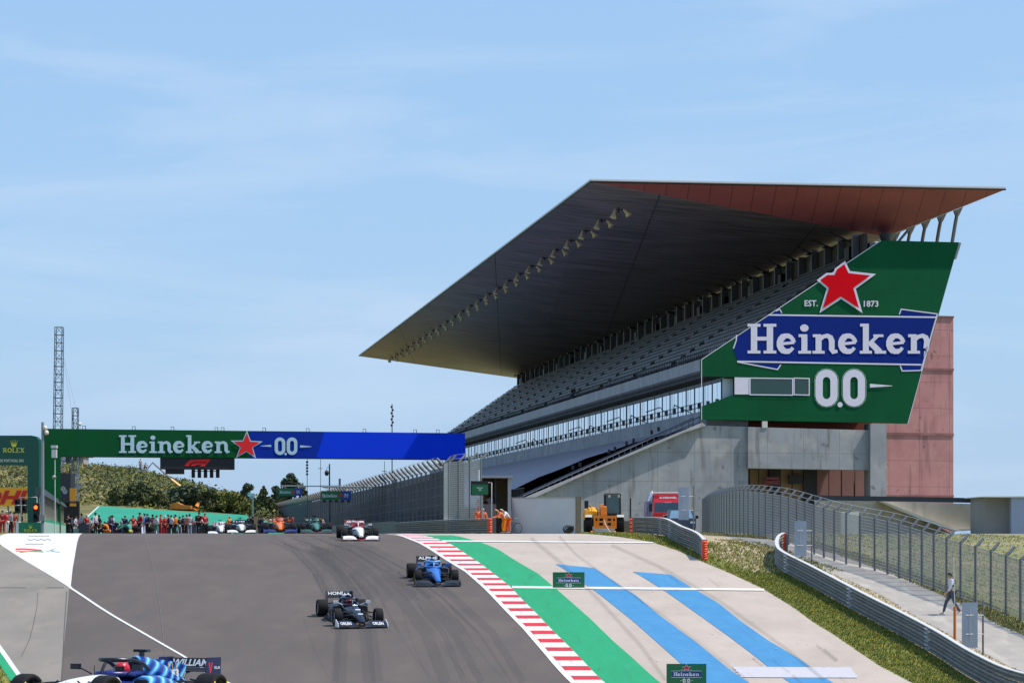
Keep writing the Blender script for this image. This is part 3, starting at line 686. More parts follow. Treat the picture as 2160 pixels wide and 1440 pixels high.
# columns behind holding the roof
for i in range(14):
    y = S0+.8+i*3.4; m = MB()
    m.tube([(70.2, y, 24.0), (70.75, y, 27.2), (70.95, y, 28.2)], [.17, .17, .17], 8)
    m.add([(70.78, y-.12, 27.9), (71.05, y-.12, 27.9), (71.45, y-.12, 28.7), (70.6, y-.12, 28.35), (70.78, y+.12, 27.9), (71.05, y+.12, 27.9), (71.45, y+.12, 28.7), (70.6, y+.12, 28.35)],
          [(0, 1, 2, 3), (4, 7, 6, 5), (0, 4, 5, 1), (1, 5, 6, 2), (3, 7, 4, 0)])
    m.build('roof_column', paint(150, 148, 152, .6), st)
m = MB(); m.tube([(64.6, S0+1.2, 25.0), (64.6, S0+1.2, 26.2)], [.3, .75], 10); m.tube([(65.2, S0+1, 25.1), (66.4, S0+1, 26.5)], .12, 6); m.box(62.6, 64.9, S0+.2, S0+1.8, 24.5, 25.25); m.build('roof_bearing', M_steel, st)
# soffit struts and small uplights at the back wall
y = S0+3
while y < S1: m = MB(); m.tube([(62.2, y, 25.6), (60.2, y+.6, 26.6)], .07, 4); m.box(61.0, 61.4, y-.3, y+.3, 25.75, 25.95, 0); m.build('soffit_strut', M_dsteel, st); y += 4.2
# slab under the upper terrace and window band
m = MB(); m.prism([(47.7, S0+.3, 13.84), (49.6, S0+.3, 13.28), (52, S0+.3, 13.6), (52, S0+.3, 14.2)], (0, S1-S0-1, 0)); m.build('under_terrace_slab', M_step, st)
m = MB(); m.box(48.62, 60, S0-2.4, S1-.5, 9.6, 13.2); m.build('gallery_core', M_dsteel, st)
m = MB(); m.box(48.5, 51.0, S0-2.48, S0-2.42, 10.5, 13.1); m.build('sky_tinted_end_panel', paint(186, 200, 210, .5), st)  # plain panel, its pale blue standing in for windows reflecting bright sky
y = S0-2.4; W_ = 2.55
while y < S1-3:
    m = MB(); m.box(48.42, 48.5, y, y+.12, 10.45, 13.1); m.box(48.4, 48.5, y+.12, y+W_, 12.85, 13.1); m.box(48.45, 48.5, y+1.25, y+1.28, 10.45, 12.85)
    m.box(48.36, 48.42, y+1.12, y+1.18, 11.0, 11.5); m.box(48.36, 48.42, y+1.38, y+1.44, 11.0, 11.5)
    f = m.build('window_frame', M_rail, st)
    m = MB(); m.box(48.46, 48.52, y+.12, y+W_, 10.45, 12.85); m.build('pane', M_glass, f)
    y += W_
m = MB(); y = S0-.1
while y < S1-2:
    m.wire((47.6, y, 10.5), (47.6, y, 11.3), .014); y += .75
y = S0
while y < S1-2:
    m.tube([(47.65, y, 10.5), (47.65, y, 13.9)], .022, 5); y += W_*2
for z in (11.3, 10.9): m.tube([(47.6, S0, z), (47.6, S1-2, z)], .03, 4)
for q in (9, 24, 41, 70): m.tube([(47.6, S0+q, 10.9), (48.6, S0+q+3, 12.0), (48.6, S0+q+7, 12.0), (47.6, S0+q+9, 11.6)], .05, 4)
m.build('gallery_railing', M_rail, st)
m = MB(); m.box(47.4, 50.3, S0-1.5, S1, 9.0, 10.5); m.box(47.44, 48.4, S0-1.4, S1, 4.5, 9.0); m.build('deck_wall', C_side, st)
# lower terrace
m = MB(); prof = [(26, -1.2)]; N2 = 22
for i in range(N2+1): prof += [(27.5+i*.88, .3+i*.385), (27.5+i*.88, .3+(i+1)*.385)]
prof += [(47.4, 9.15), (47.4, -1.2)]
m.prism([(u, 152.6, z) for u, z in prof], (0, 135, 0)); m.build('lower_terrace', M_step, st)
# grey tarpaulin over the lower seats, sagging between its lines
M_tarp = mat('grey_tarpaulin', srgb(150, 148, 162), .6, 0, c2=srgb(134, 132, 146), scale=.4, bump=.15)
m = MB(); nu, ns = 14, 60; vs = []
for j in range(ns+1):
    for i in range(nu+1):
        t = i/nu; u = 28.5+(47.38-28.5)*t; s_ = 156.2-1.9*t*t+j*2.05
        z = 2.35+(9.35-2.35)*(t**.95)+.55*sin(pi*t)*(1 if True else 0)-.12*abs(sin(j*.8))*sin(pi*t)+.05*sin(i*2+j*.6)
        if t > .96: z = 9.25
        vs.append((u, s_, z))
n = nu+1; m.add([SW(*v) for v in vs], [(j*n+i, j*n+i+1, (j+1)*n+i+1, (j+1)*n+i) for j in range(ns) for i in range(nu)], 0, True)
tp = tag(m.build('seat_tarpaulin', M_tarp), 'grey sheet stretched over the lower seats of the grandstand', 'tarpaulin'); 
# stair flight with dark recess beside the tarpaulin
m = MB()
for i in range(30): m.box(30+i*.58, 30.6+i*.58, 152.65, 155.6, 1.2+i*.26, 1.46+i*.26)
m.build('side_stairs', M_dsteel, st)
m = MB()
for s_, c_ in ((152.7, 0), (154.6, 0)):
    m.tube([(31, s_, 2.9), (47, s_, 10.0)], .05, 5); m.tube([(31, s_, 2.45), (47, s_, 9.55)], .035, 5)
    for q in range(17): m.tube([(31+q, s_, 1.5+q*.444), (31+q, s_, 2.9+q*.444)], .04, 4)
m.build('stair_rail', M_steel, st)
for (a, b) in ((36.2, 153.5), (36.8, 153.5), (39.3, 153.6), (39.8, 153.6), (40.8, 153.6), (41.4, 153.6), (43.0, 153.7), (43.6, 153.7)):
    m = MB(); m.box(a, a+.2, b, b+.2, 3.2+(a-31)*.444, 3.55+(a-31)*.444); m.build('rail_lamp', M_black, st)
# end wall facing the camera; sloping top
SE = 151.0
def EW(px, py, s=SE): return on_s(px, py, s)
def wallpoly(name, pts, s, th, mt, parent=st):
    m = MB(); m.prism([on_s(x, y, s) for x, y in pts], (0, th, 0)); return m.build(name, mt, parent)
wallpoly('end_wall', [(1085, 1132), (1110, 1056), (1250, 992), (1380, 938), (1440, 912), (1492, 897), (1578, 900), (1578, 1134)], SE, 1.5, C_end)
wallpoly('end_wall_beam', [(1578, 900), (1836, 907), (1836, 991), (1578, 987)], SE-.25, 1.2, C_end)
wallpoly('stair_cheek', [(1092, 1060), (1110, 1048), (1300, 968), (1482, 891), (1489, 897), (1440, 913), (1380, 939), (1250, 993), (1110, 1057)], SE-.35, .35, M_fascia)
wallpoly('end_column', [(1836, 893), (1870, 894), (1870, 1140), (1836, 1140)], SE-.55, 1.4, conc('column_concrete', 0, 2, 0, 0) if False else C_side)
wallpoly('recess_back_wall', [(1578, 893), (1850, 898), (1850, 1140), (1578, 1140)], SE+2.6, .3, C_end)
wallpoly('upper_gap_slab', [(1490, 884), (1578, 886), (1578, 902), (1490, 898)], SE+.4, 1.2, M_step)
wallpoly('gap_back', [(1578, 884), (1840, 888), (1840, 912), (1578, 908)], SE+2.0, .3, paint(120, 56, 44, .8))
wallpoly('utility_box', [(1608, 888), (1619, 888), (1619, 902), (1608, 902)], SE-.3, .3, paint(196, 196, 190))
M_brown = mat('brown_panels', srgb(150, 122, 96), .7, 0, c2=srgb(132, 106, 86), scale=.5)
xs = [1582, 1601, 1622, 1646, 1671]
for i in range(4): wallpoly('wall_panel', [(xs[i], 989), (xs[i+1]-1.5, 989), (xs[i+1]-1.5, 1080), (xs[i], 1080)], SE+2.3, .15, M_brown)
wallpoly('dark_doorway', [(1623, 989), (1647, 989), (1647, 1090), (1623, 1090)], SE+2.1, .1, M_black)
wallpoly('dark_doorway', [(1695, 990), (1722, 990), (1722, 1090), (1695, 1090)], SE+2.1, .1, M_black)
wallpoly('wall_panel', [(1672, 990), (1694, 990), (1694, 1085), (1672, 1085)], SE+2.3, .15, M_brown)
for x in (1722, 1748, 1775, 1803): wallpoly('wall_panel', [(x+1, 990), (x+25.5, 990), (x+25.5, 1085), (x+1, 1085)], SE+2.3, .15, mat('mauve_panel', srgb(140, 102, 100), .8, 0, .08, .8))
wallpoly('wall_screen', [(1665, 1001), (1693, 1001), (1693, 1020), (1665, 1020)], SE+1.9, .2, M_black)
wallpoly('red_wall_sign', [(1616, 1006), (1643, 1006), (1643, 1011), (1616, 1011)], SE+1.7, .1, paint(130, 40, 46))
wallpoly('red_wall_sign', [(1612, 1013), (1645, 1013), (1645, 1022), (1612, 1022)], SE+1.7, .1, paint(120, 34, 42))
# pinkish stair tower
tw = thing('stair_tower', 'tall pinkish concrete tower standing behind the right end of the grandstand', 'tower', (0, 0, 0), RZ)
def towpts(s): return [on_s(1871, 1140, s), on_s(2007, 1140, s), on_s(2011, 670, s), on_s(1871, 668, s)]
m = MB(); P4 = towpts(163); zt = P4[2].z; ul, ur = P4[0].x, P4[2].x
m.box(ul-2, ur, 163, 172, -1, zt); m.build('wall', C_pink, tw)
m = MB()
m.box(ul-2.02, ur+.05, 162.93, 172.03, zt, zt+.14); m.build('wall_cap', paint(120, 96, 96, .9), tw)
M_sb = mat('stained_band', srgb(146, 104, 106), .9, 0, .25, .6)
for za, zb_ in ((9.2, 9.45), (15.2, 15.4), (3.6, 3.75)): m = MB(); m.box(ul-2, ur+.04, 162.95, 163, za, zb_); m.build('wall_ledge', M_sb, tw)

# floodlights under the roof edge
def floodlight(s_, first=None):
    u = 41.5; z = 28.9-2.9*(u-36.9)/28+.45*(s_-150)/158
    loc = SW(u, s_, z)
    if first: return copy_tree(first, loc)
    t = thing('floodlight', 'pair of horn shaped lamps hanging under the grandstand roof edge', 'floodlight', loc, RZ, 'lamps hanging in a row under the roof')
    m = MB(); m.tube([(0, 0, 0), (0, 0, -.55)], .06, 5); m.tube([(-.35, 0, -.3), (.45, 0, -.3)], .05, 5); m.build('bracket', M_black, t)
    M_horn = paint(226, 212, 180, .6)
    for x, dx, dz_ in ((-.3, -.22, -.75), (.45, .42, -.55)):
        m = MB(); m.tube([(x, 0, -.28), (x+dx*.5, -.1, -.28+dz_*.45), (x+dx, -.2, -.28+dz_)], [.08, .13, .3], 10); m.build('lamp_shade', M_horn, t)
    return t
ss = [158.6]; 
while ss[-1] < 298: ss.append(ss[-1]+5.95)
f0 = floodlight(ss[0])
f0['label'] = 'pair of horn lamps under the roof edge, nearest of the row'
for i, s_ in enumerate(ss[1:]):
    c_ = floodlight(s_, f0); c_['label'] = 'pair of horn lamps in the long row hanging under the grandstand roof edge'

# ---------------- advertising panel on the end of the stand
HGREEN = mat('banner_green', srgb(0, 84, 50), .7, 0, c2=srgb(0, 74, 44), scale=.3, spec=.15, bump=.3); layer(HGREEN, 'joint', srgb(0, 56, 34), .35, w=3.0, h=2.6, j=.045, a=0, b=2); HBLUE = mat('banner_blue', srgb(0, 36, 122), .7, 0, .04, .5, spec=.15); HWHITE = paint(214, 210, 228, .6); HRED = mat('banner_red', srgb(210, 0, 22), .75, 0, .04, .5, spec=.1)
pn = thing('billboard', 'giant green slanted banner with red star and blue ribbon on the grandstand end', 'billboard', (0, 0, 0), RZ)
SP_ = S0-2.9
OUT = [(1479, 884), (1479, 857), (1549, 832), (1549, 795), (1479, 793), (1479, 758), (1858, 507), (2023, 511), (1915, 893)]
m = MB(); m.prism([on_s(x, y, SP_) for x, y in OUT], (0, .35, 0)); m.build('banner_sheet', HGREEN, pn)
mpP = lambda x, y, o: on_s(x, y, SP_-o)
m = MB(); m.hexa([on_s(2016, 512, SP_+.36), on_s(2030, 513, SP_+.36), on_s(2030, 513, SP_+2.4), on_s(2016, 512, SP_+2.4)][:0] or [on_s(2006, 547, SP_+.36), on_s(2017, 547, SP_+.36), on_s(2017, 547, SP_+2), on_s(2006, 547, SP_+2), on_s(2016, 511, SP_+.36), on_s(2028, 512, SP_+.36), on_s(2028, 512, SP_+2), on_s(2016, 511, SP_+2)])
m.build('side_return', M_fascia, pn)
m = MB(); pen = Pen(m, mpP, 0, .012, .0006)
pen.poly([(1556, 710), (1622, 666), (1972, 669), (1945, 768), (1557, 762), (1547, 737), (1554, 722)], 0)
pen.poly([(1903, 652), (1975, 662), (1972, 668), (1897, 666)], 0); pen.poly([(1634, 657), (1646, 652), (1649, 662), (1626, 664)], 0)
pen.poly([(1560, 764), (1645, 768), (1640, 779), (1633, 777)], 0); pen.poly([(1900, 770), (1943, 772), (1940, 781), (1903, 780)], 0)
m.build('ribbon', HBLUE, pn)
m = MB(); pen = Pen(m, mpP, 0, .02, .0006)
pen.stroke([(1620, 664), (1975, 669)], 3.2); pen.stroke([(1555, 762), (1944, 769)], 3.2); pen.stroke([(1977, 664), (1943, 782)], 3.2)
pen.stroke([(1897, 663), (1901, 652), (1978, 662)], 2.4); pen.stroke([(1636, 656), (1645, 652), (1649, 660)], 2.2)
pen.stroke([(1555, 763), (1640, 779), (1647, 769)], 2.4); pen.stroke([(1899, 771), (1903, 782), (1942, 781)], 2.4)
pen.stroke([(1554, 706), (1553, 718), (1547, 735)], 2.4)
pen.stroke([(1480, 884), (1480, 758), (1858, 507.5)], 1.4); pen.stroke([(1976, 668), (1915, 893)], 1.2)
m.build('ribbon_outline', HWHITE, pn)
m = MB(); pen = Pen(m, mpP, 0, .03, .0006)
edgeX = lambda y: 2021-(y-511)*(2021-1915)/(893-511)
slab(pen, 'Heineken', 1577, 745, 392, 62, -1, cut=lambda y: edgeX(y)-5)
for x in (1743.5, 1801.5): zeros(pen, x, 818, 47, 78, 15.5)
pen.disc(1772, 853, 5.5); pen.poly([(1835, 809), (1835, 817), (1882, 814), (1882, 813)])
write(m, 'EST.', mpP, 1697, 1725, 646, 633, 0, .02, .04); write(m, '1873', mpP, 1822, 1853, 647, 634, 0, .02, .04)
STAR = [(1781,557),(1790,576),(1836,581),(1800,607),(1812,650),(1774,625),(1736,650),(1749,607),(1730,591),(1745,580),(1761,580),(1765,569)]
pen.stroke(STAR, 9, True)
m.build('lettering', HWHITE, pn)
m = MB(); pen = Pen(m, mpP, 0, .085, .0006)
cx_, cy_ = 1775, 603
for i in range(len(STAR)): pen.poly([(cx_, cy_), STAR[i], STAR[(i+1) % len(STAR)]])
m.build('star', HRED, pn)
m = MB(); pen = Pen(m, mpP, 0, .034, .0006)
for x in (1743.5, 1801.5):
    r = 25.5; hh = 41-r; pen.stroke(arc(x, 818+hh, r, r, 0, 180, 8)+arc(x, 818-hh, r, r, 180, 360, 8), .9, True)
m.build('digit_outline', paint(150, 190, 170), pn)
m = MB(); pen = Pen(m, mpP, 0, .03); pen.poly([(1549.5, 795.5), (1581, 796), (1581, 831.5), (1549.5, 831.5)]); m.build('white_end_sheet', HWHITE, pn)
for a, b_ in ((1582, 1672), (1675, 1707)):
    m = MB(); pen = Pen(m, mpP, 0, .05); pen.stroke([(a, 797), (b_, 798), (b_, 833), (a, 832)], 2.2, True); f = m.build('window_frame', HWHITE, pn)
    m = MB(); pen = Pen(m, mpP, 0, .03); pen.poly([(a, 797), (b_, 798), (b_, 833), (a, 832)]); m.build('pane', mat('dark_window_glass', srgb(20, 60, 52), .12, 0, .2, .5, spec=.8), f)

# ================================================================== start gantry
SG = 162.0
gy = thing('start_gantry', 'long green and blue overhead gantry spanning the track with white lettering and a red star', 'gantry', (0, 0, 0), RZ)
GG = mat('gantry_green', srgb(0, 84, 42), .7, 0, c2=srgb(0, 76, 38), scale=.2, spec=.15, bump=.3); layer(GG, 'joint', srgb(0, 56, 30), .4, w=2.4, h=0, j=.04, a=0, b=2); GB1 = mat('gantry_dark_blue', srgb(0, 46, 156), .7, 0, .04, .3, spec=.15); GB2 = mat('gantry_bright_blue', srgb(0, 60, 226), .7, 0, .03, .2, spec=.15); GL = paint(176, 206, 218, .5)
mpG = lambda x, y, o: on_s(x, y, SG-o)
zt = on_s(500, 908, SG).z; zb = on_s(500, 965, SG).z
def gp(px): return on_s(px, 1000, SG).x
m = MB(); m.box(gp(91), gp(981), SG, SG+1.5, zb, zt); m.build('beam', GG, gy)
m = MB(); m.box(gp(91), gp(127), SG-.02, SG+1.4, -1, zb); m.build('leg', GG, gy)
m = MB(); m.box(gp(948), gp(980), SG+.1, SG+1.4, -1, zb); m.build('leg', paint(60, 66, 80), gy)
m = MB(); pen = Pen(m, mpG, 0, .015)
def GZ(px, z):  # image y of height z on the gantry plane
    p = on_s(px, 1000, SG); Y = sR*p.x+cR*SG; return HY-z*FL/Y
pen.poly([(527, GZ(527, zt-.02)), (684, GZ(684, zt-.02)), (667, GZ(667, zb+.02)), (527, GZ(527, zb+.02))])
m.build('dark_blue_sheet', GB1, gy)
m = MB(); pen = Pen(m, mpG, 0, .02)
pen.poly([(684, GZ(684, zt-.02)), (980.5, GZ(980, zt-.02)), (980.5, GZ(980, zb+.02)), (667, GZ(667, zb+.02))]); m.build('bright_blue_sheet', GB2, gy)
m = MB(); pen = Pen(m, mpG, 0, .03, .0006); slab(pen, 'Heineken', 251, 954.5, 234, 37, -1)
for x in (590.5, 616): zeros(pen, x, 940.5, 22.5, 37, 7)
pen.disc(602.5, 957, 2.6); pen.poly([(550, 939.6), (572, 937.5), (572, 942), (550, 940.4)]); pen.poly([(633, 938.5), (657, 941), (657, 942), (633, 943.5)])
SG_ = [(520+(30 if k % 2 == 0 else 12.2)*sin(k*pi/5+.03), 939.5-(27 if k % 2 == 0 else 11)*cos(k*pi/5+.03)) for k in range(10)]
pen.stroke(SG_, 4, True)
m.build('lettering', GL, gy)
m = MB(); pen = Pen(m, mpG, 0, .075, .0006)
for i in range(10): pen.poly([(520, 939.5), SG_[i], SG_[(i+1) % 10]])
m.build('star', paint(226, 14, 20, .5), gy)
m = MB()
for x in (177, 282, 364, 457, 470, 558, 650, 770, 877, 925): u = gp(x); m.tube([(u-.12, SG+.4, zt), (u-.12, SG+.4, zt+.28), (u+.12, SG+.4, zt+.28), (u+.12, SG+.4, zt)], .03, 4, 0, False)
m.build('lifting_eyes', M_dsteel, gy)
# start light board hanging under the beam
lb = thing('start_light_board', 'black board with a red racing emblem and hanging lamps under the gantry', 'light board', (0, 0, 0), RZ)
def gbox(m, x0, x1, y0, y1, s0, s1, mi=0):
    a = on_s(x0, y1, s0); b_ = on_s(x1, y0, s0); m.box(a.x, b_.x, s0, s1, a.z, b_.z, mi)
m = MB(); gbox(m, 338, 495, 965.5, 989, SG+.1, SG+.8); m.build('back_board', M_black, lb)
m = MB(); gbox(m, 349, 389, 989.5, 999, SG+.2, SG+.8); m.build('lower_box', M_black, lb)
m = MB(); pen = Pen(m, lambda x, y, o: on_s(x, y, SG+.1-o), 0, .02)
pen.poly([(389, 982), (396, 973), (402, 969), (444, 968), (437, 973.5), (408, 974), (402, 977), (398, 982)])
pen.poly([(402, 982), (406, 978), (410, 976), (432, 975.5), (428, 979.5), (414, 980), (410, 982)]); pen.poly([(421, 983), (434, 975.6), (445, 968), (437, 977), (431, 983)])
m.build('emblem', mat('red_emblem', srgb(236, 20, 16), .5, 0, .02, 3), lb)
for k_ in range(5):
    x = 404+k_*12.9; m = MB(); gbox(m, x, x+7.6, 990, 1007, SG+.25, SG+.6); gbox(m, x+7.6, x+13, 992.5, 994, SG+.4, SG+.5) if k_ < 4 else None; f = m.build('lamp_housing', M_black, lb)
    m = MB()
    for q in range(3): p = on_s(x+3.8, 994.5+q*4.6, SG+.25); m.lathe([(.07, -.04), (.075, 0)], (p.x, SG+.22, p.z), 'y', 8)
    m.build('lamp_hood', M_dsteel, f)
# ================================================================== barriers and fences
M_galv = mat('galvanised_steel', srgb(142, 140, 134), .65, .1, c2=srgb(122, 120, 114), scale=2.5); layer(M_galv, 'noise', srgb(104, 102, 96), .6, nscale=1.2, lo=.5, hi=.7)
M_orange = mat('orange_barrier_paint', srgb(222, 74, 36), .6, 0, .1, 5)
M_post = paint(112, 114, 118, .6, .3); M_wire = paint(150, 151, 152, .5, .4); M_wirel = paint(205, 203, 196, .5, .2)
def resample(pts, st):
    out = [Vector(pts[0])]; acc = 0
    for i in range(len(pts)-1):
        a, b = Vector(pts[i]), Vector(pts[i+1]); L_ = (b-a).length; d = st-acc
        while d <= L_: out.append(a+(b-a)*(d/L_)); d += st
        acc = L_-(d-st)
    if (out[-1]-Vector(pts[-1])).length > st*.3: out.append(Vector(pts[-1]))
    return out
def smooth(pts, it=2):
    pts = [Vector(p) for p in pts]
    for _ in range(it):
        q = [pts[0]]
        for i in range(len(pts)-1): q += [pts[i]*.75+pts[i+1]*.25, pts[i]*.25+pts[i+1]*.75]
        pts = q+[pts[-1]]
    return pts
def ground(p): return Vector((p.x, p.y, G(p.y)))
def barrier(path, h, rails, label, ends=(), side=1, posts=True, sleeves=()):
    """steel barrier of stacked W profile rails along path; side = which way the waves face"""
    path = [ground(p) for p in resample(smooth(path), .8)]
    t = thing('crash_barrier', label, 'barrier', path[0], 0, 'steel crash barriers around the track')
    rh = (h-.08)/rails; W = [(-.04, .0), (.05, .13), (.06, .27), (-.05, .42), (-.05, .56), (.06, .70), (.06, .84), (-.04, 1.0)]
    nrm = []
    for i in range(len(path)):
        d = path[min(i+1, len(path)-1)]-path[max(i-1, 0)]; d.z = 0; d.normalize(); nrm.append(Vector((d.y, -d.x, 0))*side)
    for r in range(rails):
        m = MB(); rings = []
        for p, n_ in zip(path, nrm):
            f = [p+n_*(x+.05)+Vector((0, 0, .05+rh*(r+y*.94))) for x, y in W]; b = [p+n_*(x+.02)+Vector((0, 0, .05+rh*(r+y*.94))) for x, y in reversed(W)]
            rings.append(f+b)
        m.loft(rings, 0, False); m.build('rail', M_galv, t, True)
    m = MB()
    for i in range(0, len(path)-1):
        p, n_ = path[i], nrm[i]; q, nq = path[i+1], nrm[i+1]; z = Vector((0, 0, h-.02)); z2 = Vector((0, 0, h+.01))
        m.hexa([p-n_*.07+z, p+n_*.10+z, q+nq*.10+z, q-nq*.07+z, p-n_*.07+z2, p+n_*.10+z2, q+nq*.10+z2, q-nq*.07+z2])
    m.build('top_cap', paint(200, 200, 198, .6), t, True)
    if posts:
        for i in range(0, len(path), 3):
            p, n_ = path[i], nrm[i]; m = MB(); a = p-n_*.16
            m.box(a.x-.05, a.x+.05, a.y-.05, a.y+.05, p.z-.2, p.z+h-.1); m.build('post', M_post, t, True)
    for i in sleeves:
        i = min(i, len(path)-2); m = MB()
        for r in range(rails):
            rings = []
            for p, n_ in ((path[i], nrm[i]), (path[i]*.55+path[i+1]*.45, nrm[i])):
                rings.append([p+n_*(x+.075)+Vector((0, 0, .05+rh*(r+y*.94))) for x, y in W]+[p+n_*(x+.055)+Vector((0, 0, .05+rh*(r+y*.94))) for x, y in reversed(W)])
            m.loft(rings, 0, False)
        m.build('splice_plate', paint(196, 200, 206, .35, .5), t, True)
    for e in ends:
        i = 0 if e == 0 else len(path)-1; p, n_ = path[i], nrm[i]; d = (path[1]-path[0] if e == 0 else path[-1]-path[-2]).normalized()*(-1 if e == 0 else 1)
        m = MB(); rings = []
        for k_ in range(9):
            a = -pi/2+pi*k_/8; off = d*(.12+.16*cos(a))+n_*(.02+.14*sin(a))
            rings.append(off)
        for r in range(rails):
            pr = []
            for yy, x in ((0, 0), (.2, .03), (.5, -.03), (.8, .03), (1, 0)):
                pr.append([p+o_*(1+x*3)+Vector((0, 0, .05+rh*(r+yy*.97))) for o_ in rings])
            m.loft(pr, 0, False)
        m.build('orange_end_cap', M_orange, t, True)
    return t
# right hand long barrier
pts = [gpt(1653, 1163), gpt(1643, 1168), gpt(1638, 1182), gpt(1641, 1197), gpt(1655, 1208), gpt(1680, 1221), gpt(1756, 1263), gpt(1833, 1306), gpt(1909, 1346), gpt(1986, 1390), gpt(2047, 1430), gpt(2130, 1475), at(2260, 58.5)]
barrier(pts, .95, 3, 'long steel barrier curving down the right side between grass and service road', ends=(0,), side=1, sleeves=(10, 22, 33))
pts = [at(1335, 112), at(1365, 109), at(1400, 105.5), gpt(1430, 1148), gpt(1458, 1158), gpt(1477, 1168), gpt(1487, 1182)]
barrier(pts, 1.0, 4, 'steel barrier between orange ends in front of the red truck', ends=(0, 1), side=1, sleeves=(8, 13))
pts = [at(836, 146), at(900, 136), at(960, 127), at(1033, 119)]
barrier(pts, .98, 3, 'steel barrier with orange end in front of the tall dark fence', ends=(1,), side=1)

M_net = mat('dark_screen_net', srgb(50, 48, 50), .9, 0, c2=srgb(34, 34, 38), scale=.6, stretch=(1, 1, .08), alpha=.93, spec=.1)
def fence(path, h, label, spacing=2.6, arm=.5, cables=10, vs=.15, net=None, armdir=1, cr_=.009, vr=.0045, wm=None, group=None, cable_w=None, postr=.06, name='mesh_fence'):
    path = [ground(p) for p in resample(path, .25)]
    t = thing(name, label, 'fence', path[0], 0, group); wm = wm or M_wire
    step = max(1, int(round(spacing/.25))); idx = list(range(0, len(path), step))
    def nr(i):
        d = path[min(i+1, len(path)-1)]-path[max(i-1, 0)]; d.z = 0; d.normalize(); return Vector((d.y, -d.x, 0))*armdir
    for i in idx[:98]:
        p = path[i]; n_ = nr(i); m = MB()
        m.box(p.x-postr, p.x+postr, p.y-postr, p.y+postr, p.z-.3, p.z+h)
        if arm:
            a = p+Vector((0, 0, h-.1)); b = a+n_*arm*.5+Vector((0, 0, arm*.5)); c = a+n_*arm*.9+Vector((0, 0, arm*.95))
            m.tube([a, b, c], [postr*1.3, postr*1.7, postr*1.2], 4, 0, False)
        m.build('post', M_post, t, True)
    m = MB()
    for k_ in range(cables):
        z = .15+(h-.2)*k_/(cables-1)
        for i, j in zip(idx[:-1], idx[1:]):
            m.wire(path[i]+Vector((0, 0, z)), path[j]+Vector((0, 0, z)), cr_)
    if arm:
        for i, j in zip(idx[:-1], idx[1:]):
            for f in (.5, 1): m.wire(path[i]+nr(i)*arm*f+Vector((0, 0, h-.1+arm*f)), path[j]+nr(j)*arm*f+Vector((0, 0, h-.1+arm*f)), cr_)
    m.build('cables', cable_w or wm, t, True)
    m = MB(); n = len(path)
    fine = resample(path, vs)
    for p in fine: p = ground(p); m.wire(p+Vector((0, 0, .1)), p+Vector((0, 0, h-.06)), vr)
    m.build('mesh_wires', wm, t, True)
    if net:
        m = MB(); q = path[::4]+[path[-1]]
        o = nr(0)*(-.05)
        m.add([p+o+Vector((0, 0, net[0])) for p in q]+[p+o+Vector((0, 0, net[1])) for p in q], [(i, i+1, len(q)+i+1, len(q)+i) for i in range(len(q)-1)])
        m.build('screen_net', M_net, t, True)
    return t
R_ = [at(1482, 134), at(1500, 122), at(1530, 113), at(1585, 104), at(1655, 98.5), at(1720, 94), at(1785, 90.5), at(1857, 88), at(1929, 84.3), at(1986, 81.5), at(2041, 79.3), at(2105, 77), at(2160, 74.8), at(2260, 71), at(2400, 66)]
fence(smooth(R_, 2), 2.5, 'silver mesh catch fence with bent posts beside the service road', 1.18, .42, 17, .05, None, -1, .011, .0075, group='tall catch fences', cable_w=paint(176, 178, 180, .4, .3), postr=.045)
# left / trackside tall fence
def onU(u, s_): p = SW(u, s_, 0); p.z = G(p.y); return p
LFp = [onU(21.8, 131+4*i) for i in range(0, 46)]
LFp = list(reversed(LFp))
fence(LFp, 4.75, 'tall dark screened catch fence along the right side of the starting straight', 2.2, .7, 8, .35, (.1, 4.5), 1, .012, .008, group='tall catch fences', postr=.07)
fence([at(936, 130.5), at(948, 128.5), at(985, 126), at(1016, 124)], 4.9, 'pale dense mesh fence panel turning away from the end of the dark fence', 1.7, .6, 34, .085, None, -1, .011, .009, M_wirel, group='tall catch fences', postr=.05)
# low shaded wall behind the red and white car
def slabwall(name, label, cat, a, b, h, th, mt, group=None, cap=None):
    a, b = ground(a), ground(b); t = thing(name, label, cat, a, 0, group); d = (b-a); d.z = 0; d.normalize(); n_ = Vector((-d.y, d.x, 0))*th; up = Vector((0, 0, h)); dn = Vector((0, 0, -.3))
    m = MB(); m.hexa([a+dn, b+dn, b+n_+dn, a+n_+dn, a+up, b+up, b+n_+up, a+n_+up]); m.build('panel', mt, t, True)
    if cap:
        e = d*.03; m = MB(); c1 = up+Vector((0, 0, .05)); m.hexa([a-n_*.15+up-e, b-n_*.15+up+e, b+n_*1.15+up+e, a+n_*1.15+up-e, a-n_*.15+c1-e, b-n_*.15+c1+e, b+n_*1.15+c1+e, a+n_*1.15+c1-e]); m.build('coping', cap, t, True)
    return t
slabwall('low_screen', 'low grey green corrugated screen behind the white and red racing car', 'screen', at(700, 178), at(834, 148), 1.15, .1, mat('grey_green_sheet', srgb(104, 112, 110), .7, 0, c2=srgb(80, 88, 88), scale=1.5, stretch=(3, 3, .1)))
slabwall('site_wall', 'white painted boundary wall beside the yellow loader', 'wall', at(1079, 128), at(1214, 126), 2.42, .25, mat('white_wall', srgb(206, 206, 214), .7, 0, .03, 1), cap=paint(170, 168, 166, .8))
bpy.data.objects[-1] if False else None
slabwall('brown_wall_end', 'brown concrete end pier of the white boundary wall', 'wall', at(1215, 125.8), at(1226, 125.8), 2.5, .3, mat('brown_concrete', srgb(132, 120, 104), .85, 0, .15, 2))
